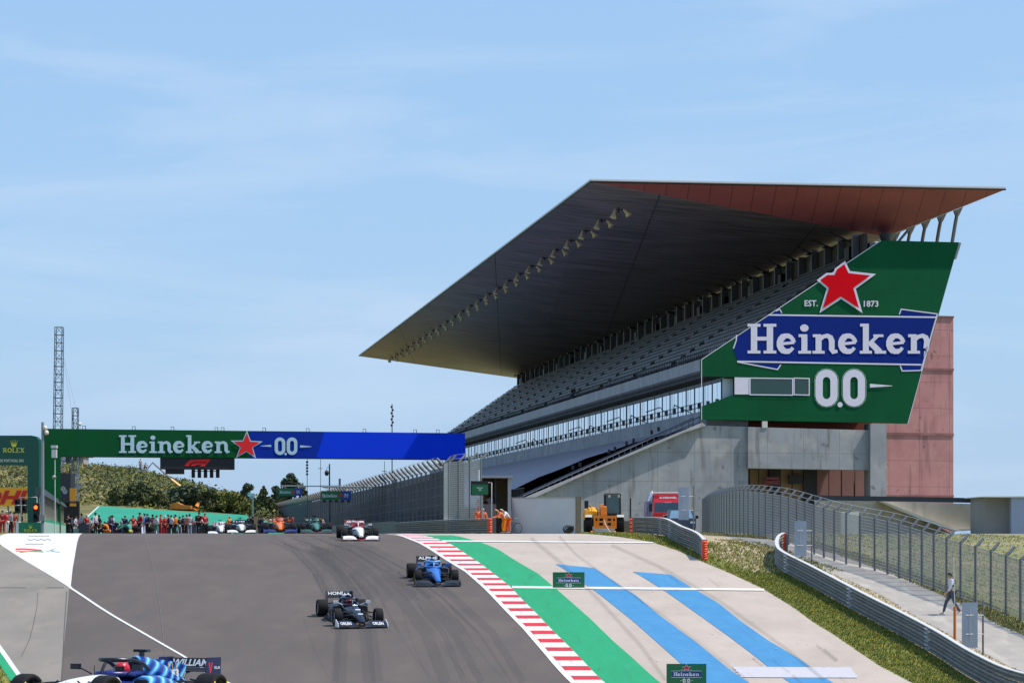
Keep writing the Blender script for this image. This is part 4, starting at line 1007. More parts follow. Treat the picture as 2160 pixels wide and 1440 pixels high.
slabwall('low_brown_wall', 'low brown concrete block between the yellow loader and the barrier', 'wall', at(1312, 134), at(1332, 134), .95, .3, mat('brown_concrete2', srgb(120, 110, 98), .85, 0, .15, 2))
# blue-grey gate left of the white wall with railings above
t = thing('site_gate', 'pale grey metal gate with railing above between booth and white wall', 'gate', at(1079, 131)); 
m = MB(); a, b = at(1079, 131), at(1103, 131); m.box(a.x, b.x, a.y, a.y+.08, a.z, a.z+2.1); m.build('gate_panel', paint(150, 156, 176, .5), t, True)
m = MB()
for i in range(9): x = a.x+(b.x-a.x)*i/8; m.tube([(x, a.y+1, a.z+2.0), (x, a.y+1, a.z+3.1)], .03, 4)
m.tube([(a.x, a.y+1, a.z+3.1), (b.x+.1, a.y+1, a.z+3.2)], .04, 4); m.build('railing', M_dsteel, t, True)
m = MB(); m.tube([(b.x, a.y-.05, a.z), (b.x, a.y-.05, a.z+2.6)], .06, 5); m.build('gate_post', M_dsteel, t, True)

# booth with beige inside
t = thing('marshal_booth', 'tall grey booth with a beige interior at the fence end', 'booth', at(1044, 127))
a, b = at(1012, 127), at(1078, 127); z0 = a.z; H_ = 3.75
M_booth = paint(160, 158, 168, .7); M_beige = mat('beige_board', srgb(166, 150, 126), .8, 0, .06, 1)
m = MB(); m.box(a.x, b.x+.12, a.y-.2, a.y+2.6, z0+H_, z0+H_+.16); m.build('roof', M_booth, t, True)
m = MB(); m.box(b.x-.22, b.x, a.y, a.y+2.4, z0, z0+H_); m.box(a.x, a.x+.1, a.y, a.y+2.4, z0, z0+H_); m.build('side_wall', M_booth, t, True)
m = MB(); m.box(a.x+.1, b.x-.22, a.y+2.2, a.y+2.4, z0, z0+H_); m.build('back_wall', M_beige, t, True)
m = MB(); m.box(a.x+1.0, a.x+1.12, a.y+.6, a.y+2.2, z0+1.9, z0+H_); m.build('divider', M_dsteel, t, True)
m = MB(); m.box(a.x+.25, a.x+1.1, a.y-.1, a.y+.3, z0, z0+2.0); m.build('counter', paint(108, 100, 104, .8), t, True)

# ---------------- signs
def logo(mb, mp, x0, x1, y0, y1, mi_w=1, mi_b=2, mi_r=3):
    """green board artwork in a unit rectangle; y up"""
    pen = Pen(mb, mp, mi_b, .004, .0007); W_, H_ = x1-x0, y1-y0; X = lambda a: x0+W_*a; Y = lambda b: y0+H_*b
    pen.poly([(X(.13), Y(.33)), (X(.87), Y(.33)), (X(.87), Y(.62)), (X(.13), Y(.62))])
    pen.mi = mi_w
    for yy in (.31, .645): pen.stroke([(X(.11), Y(yy)), (X(.5), Y(yy-.012 if yy < .5 else yy+.012)), (X(.89), Y(yy))], H_*.016)
    slab(pen, 'Heineken', X(.17), Y(.385), W_*.66, H_*.19)
    for xx in (.44, .555): zeros(pen, X(xx), Y(.14), W_*.075, H_*.22, W_*.024)
    pen.disc(X(.498), Y(.05), W_*.01, None, 6); pen.stroke([(X(.34), Y(.14)), (X(.38), Y(.14))], H_*.02); pen.stroke([(X(.62), Y(.14)), (X(.66), Y(.14))], H_*.02)
    pen.stroke([(X(.37), Y(.72)), (X(.4), Y(.72))], H_*.02); pen.stroke([(X(.6), Y(.72)), (X(.63), Y(.72))], H_*.02)
    q = [(X(.5)+W_*.105*(1 if k % 2 == 0 else .4)*sin(k*pi/5), Y(.815)+H_*.175*(1 if k % 2 == 0 else .4)*cos(k*pi/5)) for k in range(10)]
    pen.stroke(q, H_*.03, True); pen.mi = mi_r
    for i in range(10): pen.poly([(X(.5), Y(.815)), q[i], q[(i+1) % 10]])
SGN = [paint(14, 104, 62, .5), paint(226, 228, 232, .5), paint(20, 50, 130, .5), paint(200, 24, 34, .5)]
def trackboard(px, py, wpx, hpx, label, side_wall=True):
    b = gpt(px, py); wd = wpx*b.y/FL; h = hpx*b.y/FL
    t = thing('track_board', label, 'sign', b, 0, 'small green advertising boards on the runoff')
    m = MB(); m.box(-wd/2, wd/2, 0, .06, .03, h); m.build('board', SGN[0], t)
    m = MB(); logo(m, lambda x, y, o: Vector((x, -o, y)), -wd/2*.98, wd/2*.98, .05, h*.98); m.build('artwork', SGN, t)
    m = MB()
    for x in (-wd*.4, wd*.4): m.tube([(x, .05, 0), (x, .45, .02)], .02, 4); m.tube([(x, .4, .03), (x, .07, h*.8)], .015, 4)
    m.build('stand_frame', M_dsteel, t)
trackboard(1199.5, 1240.5, 67, 34.5, 'small green advertising board with red star standing on the farther white cross line')
trackboard(1448, 1443, 84, 44, 'small green advertising board with red star at the bottom edge between blue stripes')
# grey sign backs on poles
M_alu = mat('aluminium_sheet', srgb(170, 178, 190), .5, .3, c2=srgb(150, 160, 172), scale=.8)
def signback(pxl, pxr, pyt, pyb, ppx, Y, label):
    base = at(ppx, Y); t = thing('distance_board', label, 'sign', base, 0, 'distance boards seen from behind')
    a, b = pos(pxl, pyb, Y), pos(pxr, pyt, Y)
    m = MB(); m.box(a.x, b.x, Y-.02, Y+.02, a.z, b.z); m.build('board', M_alu, t, True)
    m = MB(); m.tube([(base.x, Y+.1, base.z), (base.x, Y+.1, b.z+.1)], .035, 8); m.build('pole', M_post, t, True)
    m = MB(); cx_ = (a.x+b.x)/2
    for f in (.3, .72): z = a.z+(b.z-a.z)*f; m.tube([(cx_-.15, Y-.05, z), (base.x, Y+.05, z)], .018, 4)
    m.box(cx_-.012, cx_+.012, Y-.04, Y-.021, a.z+(b.z-a.z)*.16, a.z+(b.z-a.z)*.84); m.build('bracket', paint(190, 192, 196, .4, .4), t, True)
signback(2029, 2062, 1270, 1365, 2075, 68.6, 'grey back of an upright board on a pole, nearest the bottom right corner')
signback(1676, 1701, 1098, 1172, 1713, 85.5, 'grey back of an upright board on a pole behind the start of the long barrier')
signback(1431, 1453, 1027, 1096, 1463, 101, 'grey back of an upright board on a pole in front of the dark van')
# orange post with white rod
t = thing('marker_post', 'orange marker post with a tall white rod above the lower barrier', 'post', at(2014, 71)); b = at(2014, 71)
m = MB(); m.tube([(b.x, b.y, b.z), (b.x, b.y, b.z+1.35)], .055, 6); m.build('orange_sleeve', paint(214, 110, 30, .6), t, True)
m = MB(); m.tube([(b.x, b.y, b.z+1.3), (b.x-.05, b.y, b.z+3.2)], .016, 5); m.build('rod', paint(206, 204, 200, .5), t, True)
# small green board on a frame near the booth
t = thing('hanging_green_board', 'small green board in a black frame on a pole in front of the booth', 'sign', at(1017, 121)); Y_ = 121
a, b = pos(993, 1044, Y_), pos(1030, 1014, Y_)
m = MB(); m.box(a.x, b.x, Y_, Y_+.12, a.z, b.z); m.build('frame', M_black, t, True)
m = MB(); m.box(a.x+.08, b.x-.02, Y_-.03, Y_-.005, a.z+.05, b.z-.22); m.build('board', SGN[0], t, True)
m = MB(); pen = Pen(m, lambda x, y, o: Vector((x, Y_-.03-o, y)), 0, .01); cxx = (a.x+b.x)/2+.03; slab(pen, 'Heineken', cxx-.2, a.z+.44, .4, .09)
for q in (-.04, .05): zeros(pen, cxx+q, a.z+.34, .06, .11, .02)
m.build('lettering', SGN[1], t, True)
m = MB(); bb_ = at(1018, Y_); m.tube([(bb_.x, Y_+.06, bb_.z), (bb_.x, Y_+.06, a.z)], .04, 6); c_ = at(1037, Y_); m.tube([(c_.x, Y_+.06, c_.z), (c_.x, Y_+.06, b.z-.1), (b.x-.1, Y_+.06, b.z-.1)], .035, 6); m.build('pole', paint(170, 172, 176, .5, .3), t, True)
m = MB(); p = pos(1010, 990, Y_); m.tube([(p.x, Y_+.1, b.z), (p.x, Y_+.1, p.z)], .05, 6); m.build('aerial', paint(214, 214, 214, .5), t, True)
# overhead cantilever boards over the straight
def cantilever(px0, px1, pyb, pyt, armpy, armx, Y, label, dark=1):
    t = thing('overhead_board', label, 'sign', at(armx, Y), 0, 'overhead boards on cantilever arms')
    a, b = pos(px0, pyb, Y), pos(px1, pyt, Y); bp = at(armx, Y); arm = pos(armx, armpy, Y)
    xm = a.x+(b.x-a.x)*.66
    m = MB(); m.box(a.x, xm, Y, Y+.15, a.z, b.z, 0); m.box(xm, b.x, Y, Y+.15, a.z, b.z, 1); m.build('board', [SGN[0], paint(16, 60, 150)], t, True)
    m = MB(); pen = Pen(m, lambda x, y, o: Vector((x, Y-o, y)), 0, .01); W_ = b.x-a.x; H_ = b.z-a.z
    slab(pen, 'Heineken', a.x+W_*.04, a.z+H_*.3, W_*.5, H_*.4)
    for q in (.79, .87): zeros(pen, a.x+W_*q, a.z+H_*.5, W_*.06, H_*.42, W_*.018)
    m.build('lettering', paint(186, 206, 214), t, True)
    m = MB(); pen = Pen(m, lambda x, y, o: Vector((x, Y-o, y)), 0, .01); q = [(a.x+W_*.65+H_*.3*(1 if k % 2 == 0 else .4)*sin(k*pi/5), a.z+H_*.5+H_*.3*(1 if k % 2 == 0 else .4)*cos(k*pi/5)) for k in range(10)]
    for i in range(10): pen.poly([(a.x+W_*.65, a.z+H_*.5), q[i], q[(i+1) % 10]])
    m.build('star', SGN[3], t, True)
    m = MB()
    for k_ in range(5): x = a.x+W_*(.06+.2*k_); m.box(x, x+W_*.1, Y+.02, Y+.12, a.z-.22, a.z)
    m.build('lamp_units', M_black, t, True)
    m = MB(); m.tube([(a.x+.1, Y+.3, arm.z), (bp.x, Y+.3, arm.z)], .09, 6); m.tube([(bp.x, Y+.3, bp.z), (bp.x, Y+.3, arm.z+.9)], .13, 8)
    for q in (.15, .85): x = a.x+W_*q; m.tube([(x, Y+.3, arm.z), (x, Y+.1, b.z)], .05, 4); m.tube([(x, Y+.3, arm.z), (x+.5, Y+.1, b.z)], .03, 4)
    m.build('mast_arm', paint(150, 152, 156, .5, .3), t, True)
cantilever(677, 741, 1054, 1035, 1026.5, 832, 172, 'nearer overhead green and blue board on a long arm')
cantilever(588, 637, 1045, 1029, 1024.5, 716, 228, 'farther overhead green and blue board on a long arm')

# ---------------- left side: white and green portal, timing stand, pit wall
t = thing('arch_portal', 'dark green arch with gold crown and lettering at the left edge', 'arch', at(60, 150)); Y_ = 150; M_rg = paint(0, 80, 66, .5); M_gold = paint(222, 214, 60, .5)
def frame_poly(m, pts, Y0, th, mi=0): m.prism([pos(x, y, Y0) for x, y in pts], (0, th, 0), mi)
m = MB(); frame_poly(m, [(-120, 980), (-120, 918), (66, 918), (76, 920), (81, 926), (82, 935), (82, 1128), (58, 1128), (58, 981)], Y_, .9); m.build('arch_frame', M_rg, t, True)
m = MB(); pen = Pen(m, lambda x, y, o: pos(x, y, Y_-o), 0, .02); slab(pen, 'ROLEX', 6, 954, 46, 9.6, -1)
def crown(pen, cx_, by, w_, h_):
    for k_ in range(5):
        f = (k_-2)/2; tx = cx_+f*w_/2; ty = by-h_*(1-.12*abs(f)); bx = cx_+f*w_*.28
        pen.poly([(bx-w_*.09, by-h_*.22), (bx+w_*.09, by-h_*.22), (tx, ty)]); pen.disc(tx, ty, w_*.05, None, 8)
    pen.poly([(cx_-w_*.36, by-h_*.3), (cx_+w_*.36, by-h_*.3), (cx_+w_*.3, by), (cx_-w_*.3, by)])
crown(pen, 29.5, 942, 14, 14); m.build('gold_emblem', M_gold, t, True)
m = MB(); write(m, 'DE PORTUGAL 2021', lambda x, y, o: pos(x, y, Y_-o), 0, 50, 974, 968, 0, .02, .03); m.build('small_text', paint(206, 210, 190), t, True)
t = thing('advertising_board', 'yellow board with slanted red letters behind the green arch', 'sign', at(20, 175)); m = MB(); Y2 = 175
frame_poly(m, [(-160, 1068), (-160, 1027), (82, 1028), (82, 1066)], Y2, .3); m.build('board', paint(246, 170, 20, .5), t, True)
m = MB(); mpd = lambda x, y, o: pos(x, y, Y2-o); write(m, 'DHL', mpd, -40, 62, 1063, 1034, 0, .05, .03, .12)
pen = Pen(m, mpd, 0, .03); pen.poly([(-150, 1050), (-44, 1050), (-44, 1053), (-150, 1053)]); m.build('lettering', paint(206, 20, 30), t, True)
m = MB()
for x in (-60, 16, 70): p = pos(x, 1066, Y2); m.tube([(p.x, Y2+.15, G(Y2)), (p.x, Y2+.15, p.z)], .08, 5)
m.build('legs', M_steel, t, True)
t = thing('pit_wall_board', 'small green board with gold crown at the foot of the lamp pole', 'sign', at(65, 122)); Y3 = 122
m = MB(); frame_poly(m, [(40, 1127), (40, 1101.5), (88, 1101.5), (88, 1127)], Y3, .5); m.build('board', paint(6, 122, 84, .5), t, True)
m = MB(); frame_poly(m, [(33, 1127), (33, 1099), (39.5, 1099), (39.5, 1127)], Y3, .6); m.build('end_block', paint(206, 208, 208), t, True)
m = MB(); pen = Pen(m, lambda x, y, o: pos(x, y, Y3-o), 0, .01); slab(pen, 'ROLEX', 50.5, 1120.5, 28, 5.4, -1); crown(pen, 64.5, 1113.5, 8, 7); m.build('gold_emblem', M_gold, t, True)
# pit wall with mesh above, towards the vanishing point
def onL(px, s_): p = on_s(px, 1000, s_); return p
PW = []
t = thing('pit_wall', 'green and white striped pit wall with grey mesh fence on top at the left', 'wall', at(100, 122))
a, b = at(91, 124), at(139, 176); d = (b-a); d.z = 0; Ld = d.length; d.normalize(); n_ = Vector((d.y, -d.x, 0))
zz = lambda p, z: Vector((p.x, p.y, .1+z))
m = MB(); nS = 26
for i in range(nS):
    p, q = a+d*(Ld*i/nS), a+d*(Ld*(i+.5)/nS); r = a+d*(Ld*(i+1)/nS)
    for u_, v_, mi in ((p, q, 0), (q, r, 1)): m.quad(zz(u_, -.6), zz(v_, -.6), zz(v_, .85), zz(u_, .85), mi)
m.quad(zz(a, .85), zz(b, .85), zz(b, 1.05), zz(a, 1.05), 1); m.quad(zz(a, 1.05), zz(b, 1.05), zz(b-n_*.4, 1.05), zz(a-n_*.4, 1.05), 0); m.quad(zz(a-n_*.4, -.6), zz(a, -.6), zz(a, 1.05), zz(a-n_*.4, 1.05), 0)
m.build('striped_wall', [paint(206, 214, 210, .7), paint(24, 150, 112, .7)], t, True)
m = MB()
for i in range(60):
    p = a-n_*.2+d*(Ld*i/59); m.wire(zz(p, 1.05), zz(p, 2.55), .02)
for k_ in range(8): m.wire(zz(a-n_*.2, 1.2+k_*.19), zz(b-n_*.2, 1.2+k_*.19), .012)
m.build('mesh', paint(150, 150, 140, .7), t, True)
m = MB(); 
for i in range(14):
    p, q = a-n_*.25+d*(Ld*i/14), a-n_*.25+d*(Ld*(i+.86)/14); m.quad(zz(p, 1.1), zz(q, 1.1), zz(q, 2.4), zz(p, 2.4))
m.build('pale_screens', paint(196, 192, 172, .8), t, True)
m = MB()
p, q = a-n_*.2, b-n_*.2; m.hexa([zz(p-n_*.3, 2.55), zz(p+n_*.3, 2.55), zz(q+n_*.3, 2.55), zz(q-n_*.3, 2.55), zz(p-n_*.3, 3.1), zz(p+n_*.1, 3.1), zz(q+n_*.1, 2.9), zz(q-n_*.3, 2.9)])
m.build('canopy', paint(48, 66, 72, .8), t, True)

# lamp pole with cameras
def pole(name, label, cat, px, Y, pyt, r, mt, extra=None, group=None):
    b = at(px, Y); t = thing(name, label, cat, b, 0, group); top = pos(px, pyt, Y)
    m = MB(); m.tube([b, (b.x, Y, top.z)], [r*1.3, r], 8); m.build('pole', mt, t, True); return t, b, top
M_lp = paint(138, 144, 152, .5, .3)
t, b, top = pole('camera_pole', 'tall grey pole with white camera housings left of the gantry', 'pole', 90, 121, 890, .09, M_lp)
for i, (dx, py) in enumerate(((95, 902), (98, 912))):
    p = pos(dx, py, 121); m = MB(); m.tube([(b.x, 121, p.z+.15), (p.x+.05, 121, p.z+.15)], .03, 5); m.lathe([(.02, .14), (.13, .1), (.15, -.05), (.1, -.14), (.02, -.16)], p, 'z', 10); m.build('camera_housing', paint(214, 206, 190, .5), t, True)
m = MB(); p = pos(84, 1085, 121); m.box(p.x, p.x+.36, 120.8, 121, p.z-.4, p.z); m.build('junction_box', paint(140, 146, 140, .6), t, True)
t, b, top = pole('camera_post', 'thin pole with a white box camera in front of the gantry leg', 'pole', 116, 140, 968, .035, paint(190, 200, 200))
m = MB(); p = pos(110, 965, 140); q = pos(120, 939, 140); m.box(p.x, q.x, 139.8, 140.1, p.z, q.z-.3); m.box(p.x-.03, q.x+.03, 139.75, 140.15, q.z-.2, q.z); m.build('camera_box', paint(208, 210, 206), t, True)
m = MB(); p = pos(115, 1006, 140); m.ball((p.x, 139.9, p.z), .16, 8); m.build('dome', paint(150, 150, 150, .3, .4), t, True)
# traffic lights
def signal(px, pyt, pyb, wpx, Y, label, lit=False, stem=None):
    b = at(px, Y); t = thing('track_signal', label, 'traffic light', b, 0, 'signal lamps at the pit exit')
    a, c = pos(px-wpx/2, pyb, Y), pos(px+wpx/2, pyt, Y)
    m = MB(); m.box(a.x, c.x, Y, Y+.25, a.z, c.z); m.build('housing', M_black, t, True)
    xm = (a.x+c.x)/2; r = (c.x-a.x)*.36
    for i, f in enumerate((.78, .3)):
        z = a.z+(c.z-a.z)*f; m = MB(); m.lathe([(.001, -.03), (r*.7, -.02), (r, 0)], (xm, Y-.01, z), 'y', 14)
        on = lit and i == 0
        m.build('lamp', mat('signal_red_light', (1, .12, .02), .4, emit=((1, .12, .02), 3.2)) if on else M_dsteel, t, True)
        m = MB(); m.lathe([(r*1.05, -.16), (r*1.1, 0)], (xm, Y-.01, z), 'y', 14); m.build('hood', M_black, t, True)
    m = MB(); m.tube([(xm, Y+.3, b.z), (xm, Y+.3, c.z)], .035, 5); m.build('stem', paint(160, 164, 164, .5, .3), t, True)
    return t
signal(76, 1061, 1100, 12, 123, 'signal with its upper lamp glowing orange red', True)
signal(36, 1052, 1082, 10, 123, 'unlit black signal, left one of the pair under the arch')
signal(51, 1052, 1082, 10, 123, 'unlit black signal, right one of the pair under the arch')
t = thing('signal_frame', 'white pipe frame carrying the signals left of the grey pole', 'frame', at(44, 123.4)); m = MB()
q = [pos(44, 1127, 123.4), pos(44, 1048, 123.4), pos(78, 1048, 123.4), pos(78, 1060, 123.4)]; m.tube(q, .035, 5, 0, False); m.tube([pos(32, 1065, 122.9), pos(55, 1065, 122.9)], .03, 5); m.build('pipe', paint(206, 206, 204, .5), t, True)

# lattice masts, guy wires, thin poles
def lattice(name, label, pxb, pxt, pyb, pyt, wb, wt, Y, seg, extra=False):
    b = at(pxb, Y); t = thing(name, label, 'mast', b, 0, 'lattice masts behind the gantry'); m = MB()
    B = pos(pxb, pyb, Y); T = pos(pxt, pyt, Y); hb_, ht_ = wb*Y/FL/2, wt*Y/FL/2; B.z = G(Y)-1
    c = lambda f, sx, sy: Vector((B.x+(T.x-B.x)*f+sx*(hb_+(ht_-hb_)*f), Y+sy*(hb_+(ht_-hb_)*f), B.z+(T.z-B.z)*f))
    cs = ((-1, -1), (1, -1), (1, 1), (-1, 1))
    r = .024*Y/150
    for sx, sy in cs: m.tube([c(0, sx, sy), c(1, sx, sy)], r*1.4, 4, 0, False)
    for i in range(seg):
        f0, f1 = i/seg, (i+1)/seg
        for k_ in range(4):
            a, d_ = cs[k_], cs[(k_+1) % 4]; m.wire(c(f1, *a), c(f1, *d_), r)
            m.wire(c(f0, *a), c(f1, *d_), r*.8) if (i+k_) % 2 else m.wire(c(f0, *d_), c(f1, *a), r*.8)
    m.build('lattice_frame', M_steel2, t, True)
    if extra:
        m = MB()
        for dx in (40, 60): m.wire(c(.9, 1, -1), Vector((B.x+dx*Y/FL, Y+3, G(Y)+9)), .012)
        m.build('guy_wire', M_steel2, t, True)
    return t
M_steel2 = paint(96, 108, 122, .6, .3)
lattice('lattice_mast', 'tallest lattice mast rising above the left end of the gantry', 119, 125, 1120, 690, 17, 15, 240, 28, True)
t = lattice('lattice_mast', 'shorter lattice mast just showing above the gantry with a small dish', 157, 159, 1120, 860, 13, 11, 235, 18)
m = MB(); p = pos(168, 894, 235); m.lathe([(.02, -.1), (.2, 0), (.24, .05)], p, 'y', 8); m.build('dish', paint(214, 214, 214), t, True)
t, b, top = pole('antenna_mast', 'dark antenna mast with stacked elements above the blue end of the gantry', 'mast', 827, 185, 852, .045, M_dsteel)
m = MB()
for i in range(7): z = top.z-.25-i*.3; m.box(b.x-.14+(i % 2)*.12, b.x+.06+(i % 2)*.1, 184.9, 185.1, z-.12, z+.06)
m.build('antenna_element', M_dsteel, t, True)
for px, Y, pyt, r, lab in ((648, 200, 966, .03, 'thin pole with dark speaker elements under the gantry beam'), (676, 205, 968, .025, 'thin pole with a small cross bar under the gantry beam'), (811, 190, 972, .025, 'thin pale pole beside the antenna mast')):
    t, b, top = pole('thin_pole', lab, 'pole', px, Y, pyt, r, M_dsteel, group='thin poles behind the fence')
    m = MB()
    if px == 648:
        for i in range(5): m.box(b.x-.12, b.x+.1, Y-.1, Y+.1, top.z-.5-i*.32, top.z-.3-i*.32)
    else: m.tube([(b.x-.25, Y, top.z-1), (b.x+.2, Y, top.z-1)], .03, 4)
    m.build('fitting', M_dsteel, t, True)
t, b, top = pole('lamp_pole', 'dark pole with a hanging lamp on a curved arm behind the fence', 'lamp pole', 695, 196, 978, .07, M_dsteel)
m = MB(); q = pos(690, 988, 196); m.tube([(b.x, 196, q.z+.1), (q.x, 196, q.z+.15), (q.x-.05, 196, q.z-.2)], .03, 4); m.build('arm', M_dsteel, t, True)
m = MB(); m.ball((q.x-.05, 196, q.z-.45), .22, 8, 0, 1.4); m.build('lamp', M_black, t, True)
t, b, top = pole('floodlight_mast', 'grey mast with white lamps at the hillside trees above the white car', 'lamp pole', 533, 262, 1045, .1, M_lp)
for dx in (-5, 0, 3): m = MB(); p = pos(531+dx, 1047-abs(dx), 262); m.lathe([(.05, .15), (.3, 0)], p, 'y', 8); m.build('lamp', paint(220, 226, 230), t, True)
t, b, top = pole('dark_post', 'thin dark post against the concrete wall right of the yellow loader', 'post', 1330, 140, 1050, .05, M_black)
m = MB(); m.box(b.x-.1, b.x+.1, 139.9, 140.1, b.z, b.z+.1); m.build('base', M_black, t, True)
# things behind the pit wall
t = thing('timing_tower', 'dark screen cabin with orange banner behind the pit wall', 'cabin', at(138, 190)); 
m = MB(); frame_poly(m, [(127, 1060), (127, 997), (149, 997), (149, 1060)], 190, 2); m.build('screen', M_dsteel, t, True)
m = MB(); frame_poly(m, [(147, 1056), (147, 1029), (160, 1029), (160, 1056)], 188, .1); frame_poly(m, [(147, 1067), (147, 1061), (160, 1061), (160, 1067)], 188, .1); m.build('banner', paint(232, 156, 34), t, True)
m = MB(); frame_poly(m, [(128, 1127), (128, 1060), (150, 1060), (166, 1057), (166, 1127)], 191, .5); m.build('legs', M_black, t, True)
m = MB()
for x, y in ((163, 1004), (164, 1026), (168, 1024), (133, 1030), (137, 1036)): p = pos(x, y, 187); m.lathe([(.06, .2), (.24, 0)], p, 'y', 8)
m.build('lamps', paint(200, 206, 210), t, True)
t = thing('white_container', 'small white upright box on the hillside above the green bank', 'box', pos(205, 1066, 280)); m = MB(); frame_poly(m, [(199, 1067), (199, 1047), (211, 1046), (211, 1067)], 280, 1); m.build('body', paint(214, 214, 216), t, True)
t = thing('hilltop_building', 'grey concrete building on the hill crest behind the gantry leg', 'building', pos(150, 990, 404)); m = MB(); frame_poly(m, [(139, 985), (139, 960), (167, 960), (167, 985)], 404, 6); m.build('wall', paint(120, 128, 142, .8), t, True)
m = MB(); frame_poly(m, [(168, 990), (168, 962), (176, 963), (176, 990)], 403, 5); m.build('side_wall', paint(150, 148, 150, .8), t, True)
m = MB(); frame_poly(m, [(128, 975), (128, 961), (139, 960), (138, 972)], 403.5, 2); m.build('annex', paint(186, 198, 210, .8), t, True)
m = MB(); frame_poly(m, [(137, 960.4), (137, 958.6), (178, 959.6), (178, 961.6)], 402, 9); m.build('roof', paint(90, 94, 100, .8), t, True)
# boom lift
t = thing('boom_lift', 'cherry picker with bent boom raised in front of the hillside', 'boom lift', at(386, 286)); Y4 = 286
m = MB(); m.tube([pos(310, 990, Y4), pos(322, 975, Y4), pos(362, 1011, Y4)], [.1, .13, .16], 6, 0, False); m.build('upper_boom', M_dsteel, t, True)
m = MB(); m.tube([pos(361, 1010, Y4), pos(388, 1031, Y4), pos(420, 1062, Y4)], [.2, .24, .3], 6, 0, False); m.build('lower_boom', paint(222, 170, 80, .5), t, True)
m = MB(); p, q = pos(290, 994, Y4), pos(313, 984, Y4)
m.box(p.x, q.x, Y4-.5, Y4+.5, p.z, p.z+.12)
for x in (p.x, (p.x+q.x)/2, q.x): m.tube([(x, Y4-.5, p.z), (x, Y4-.5, p.z+1.0)], .04, 4)
m.tube([(p.x, Y4-.5, p.z+1), (q.x, Y4-.5, p.z+1)], .04, 4); m.build('basket', paint(190, 190, 186), t, True)
m = MB(); a_, b_ = pos(408, 1076, Y4), pos(432, 1062, Y4); m.box(a_.x, b_.x, Y4-.8, Y4+.8, a_.z, b_.z); 
for x in (a_.x+.3, b_.x-.3): m.lathe([(.5, -.9), (.5, .9)], (x, Y4, a_.z), 'y', 12); 
m.build('chassis', M_dsteel, t, True)
# orange digger among trees
t = thing('orange_digger', 'orange digger parked under the trees above the green bank', 'digger', pos(375, 1080, 264)); Y5 = 264
m = MB(); frame_poly(m, [(359, 1073), (359, 1062), (372, 1059), (384, 1064), (402, 1066), (402, 1073)], Y5, 2); m.build('body', paint(206, 130, 44, .6), t, True)
m = MB(); frame_poly(m, [(352, 1081), (354, 1074), (404, 1074), (406, 1082)], Y5+.2, 1.6)
m.build('tracks', M_black, t, True)
m = MB(); m.tube([pos(419, 1060, Y5), pos(415, 1067, Y5), pos(412, 1074, Y5)], [.2, .3, .4], 6); m.build('arm', paint(226, 130, 30, .6), t, True)
# right side low buildings
t = thing('ramp_building', 'low beige building with a dark steel beam above it at the right', 'building', at(1900, 140)); Y6 = 138
m = MB(); frame_poly(m, [(1720, 1044), (2075, 1050), (2075, 1060), (1720, 1054)], Y6, .5); frame_poly(m, [(2063, 1060), (2075, 1060), (2075, 1128), (2063, 1128)], Y6, .5); m.build('steel_beam', paint(44, 52, 62, .5), t, True)
M_bg = mat('beige_render', srgb(196, 188, 174), .85, 0, c2=srgb(176, 166, 150), scale=.5, bump=.05); layer(M_bg, 'noise', srgb(130, 120, 108), .5, scale=(2, 1, .2), nscale=.8, lo=.56, hi=.7)
m = MB(); frame_poly(m, [(1850, 1057), (2055, 1062), (2055, 1117), (2015, 1118), (1962, 1100), (1900, 1076)], Y6+1.2, .4); frame_poly(m, [(1720, 1054), (1850, 1057), (1962, 1100), (2015, 1130), (2015, 1150), (1720, 1150)], Y6+1.6, .4); m.build('wall', M_bg, t, True)
m = MB(); frame_poly(m, [(1851, 1055), (1872, 1060), (1930, 1083), (1990, 1106), (2015, 1116), (2050, 1115), (2050, 1118), (2014, 1120), (1958, 1100), (1895, 1075)], Y6+.7, .6); m.build('coping', paint(224, 222, 214, .7), t, True)
m = MB(); frame_poly(m, [(1775, 1079), (1812, 1079), (1812, 1150), (1775, 1150)], Y6-2, .3); m.build('lower_wall', paint(226, 222, 214, .8), t, True)
m = MB(); frame_poly(m, [(2057, 1060), (2062, 1060), (2062, 1128), (2057, 1128)], Y6+1.4, .1); m.build('gate_bars', paint(190, 190, 186), t, True)
t = thing('concrete_building', 'flat roofed grey concrete building at the right edge', 'building', at(2110, 132)); Y7 = 133
m = MB(); frame_poly(m, [(2076, 1047), (2133, 1047), (2133, 1130), (2076, 1130)], Y7+.6, 4); m.build('wall', mat('grey_concrete_wall', srgb(150, 148, 146), .85, 0, c2=srgb(134, 132, 130), scale=.4, bump=.1), t, True)
m = MB(); frame_poly(m, [(2133.2, 1049), (2230, 1050), (2230, 1131), (2133.2, 1131)], Y7, 4); m.build('front_wall', paint(150, 160, 186, .6), t, True)
m = MB(); frame_poly(m, [(2070, 1046.6), (2230, 1045.5), (2230, 1049), (2133, 1048.8), (2070, 1048.2)], Y7-.1, 5); m.build('roof', paint(204, 202, 196, .8), t, True)
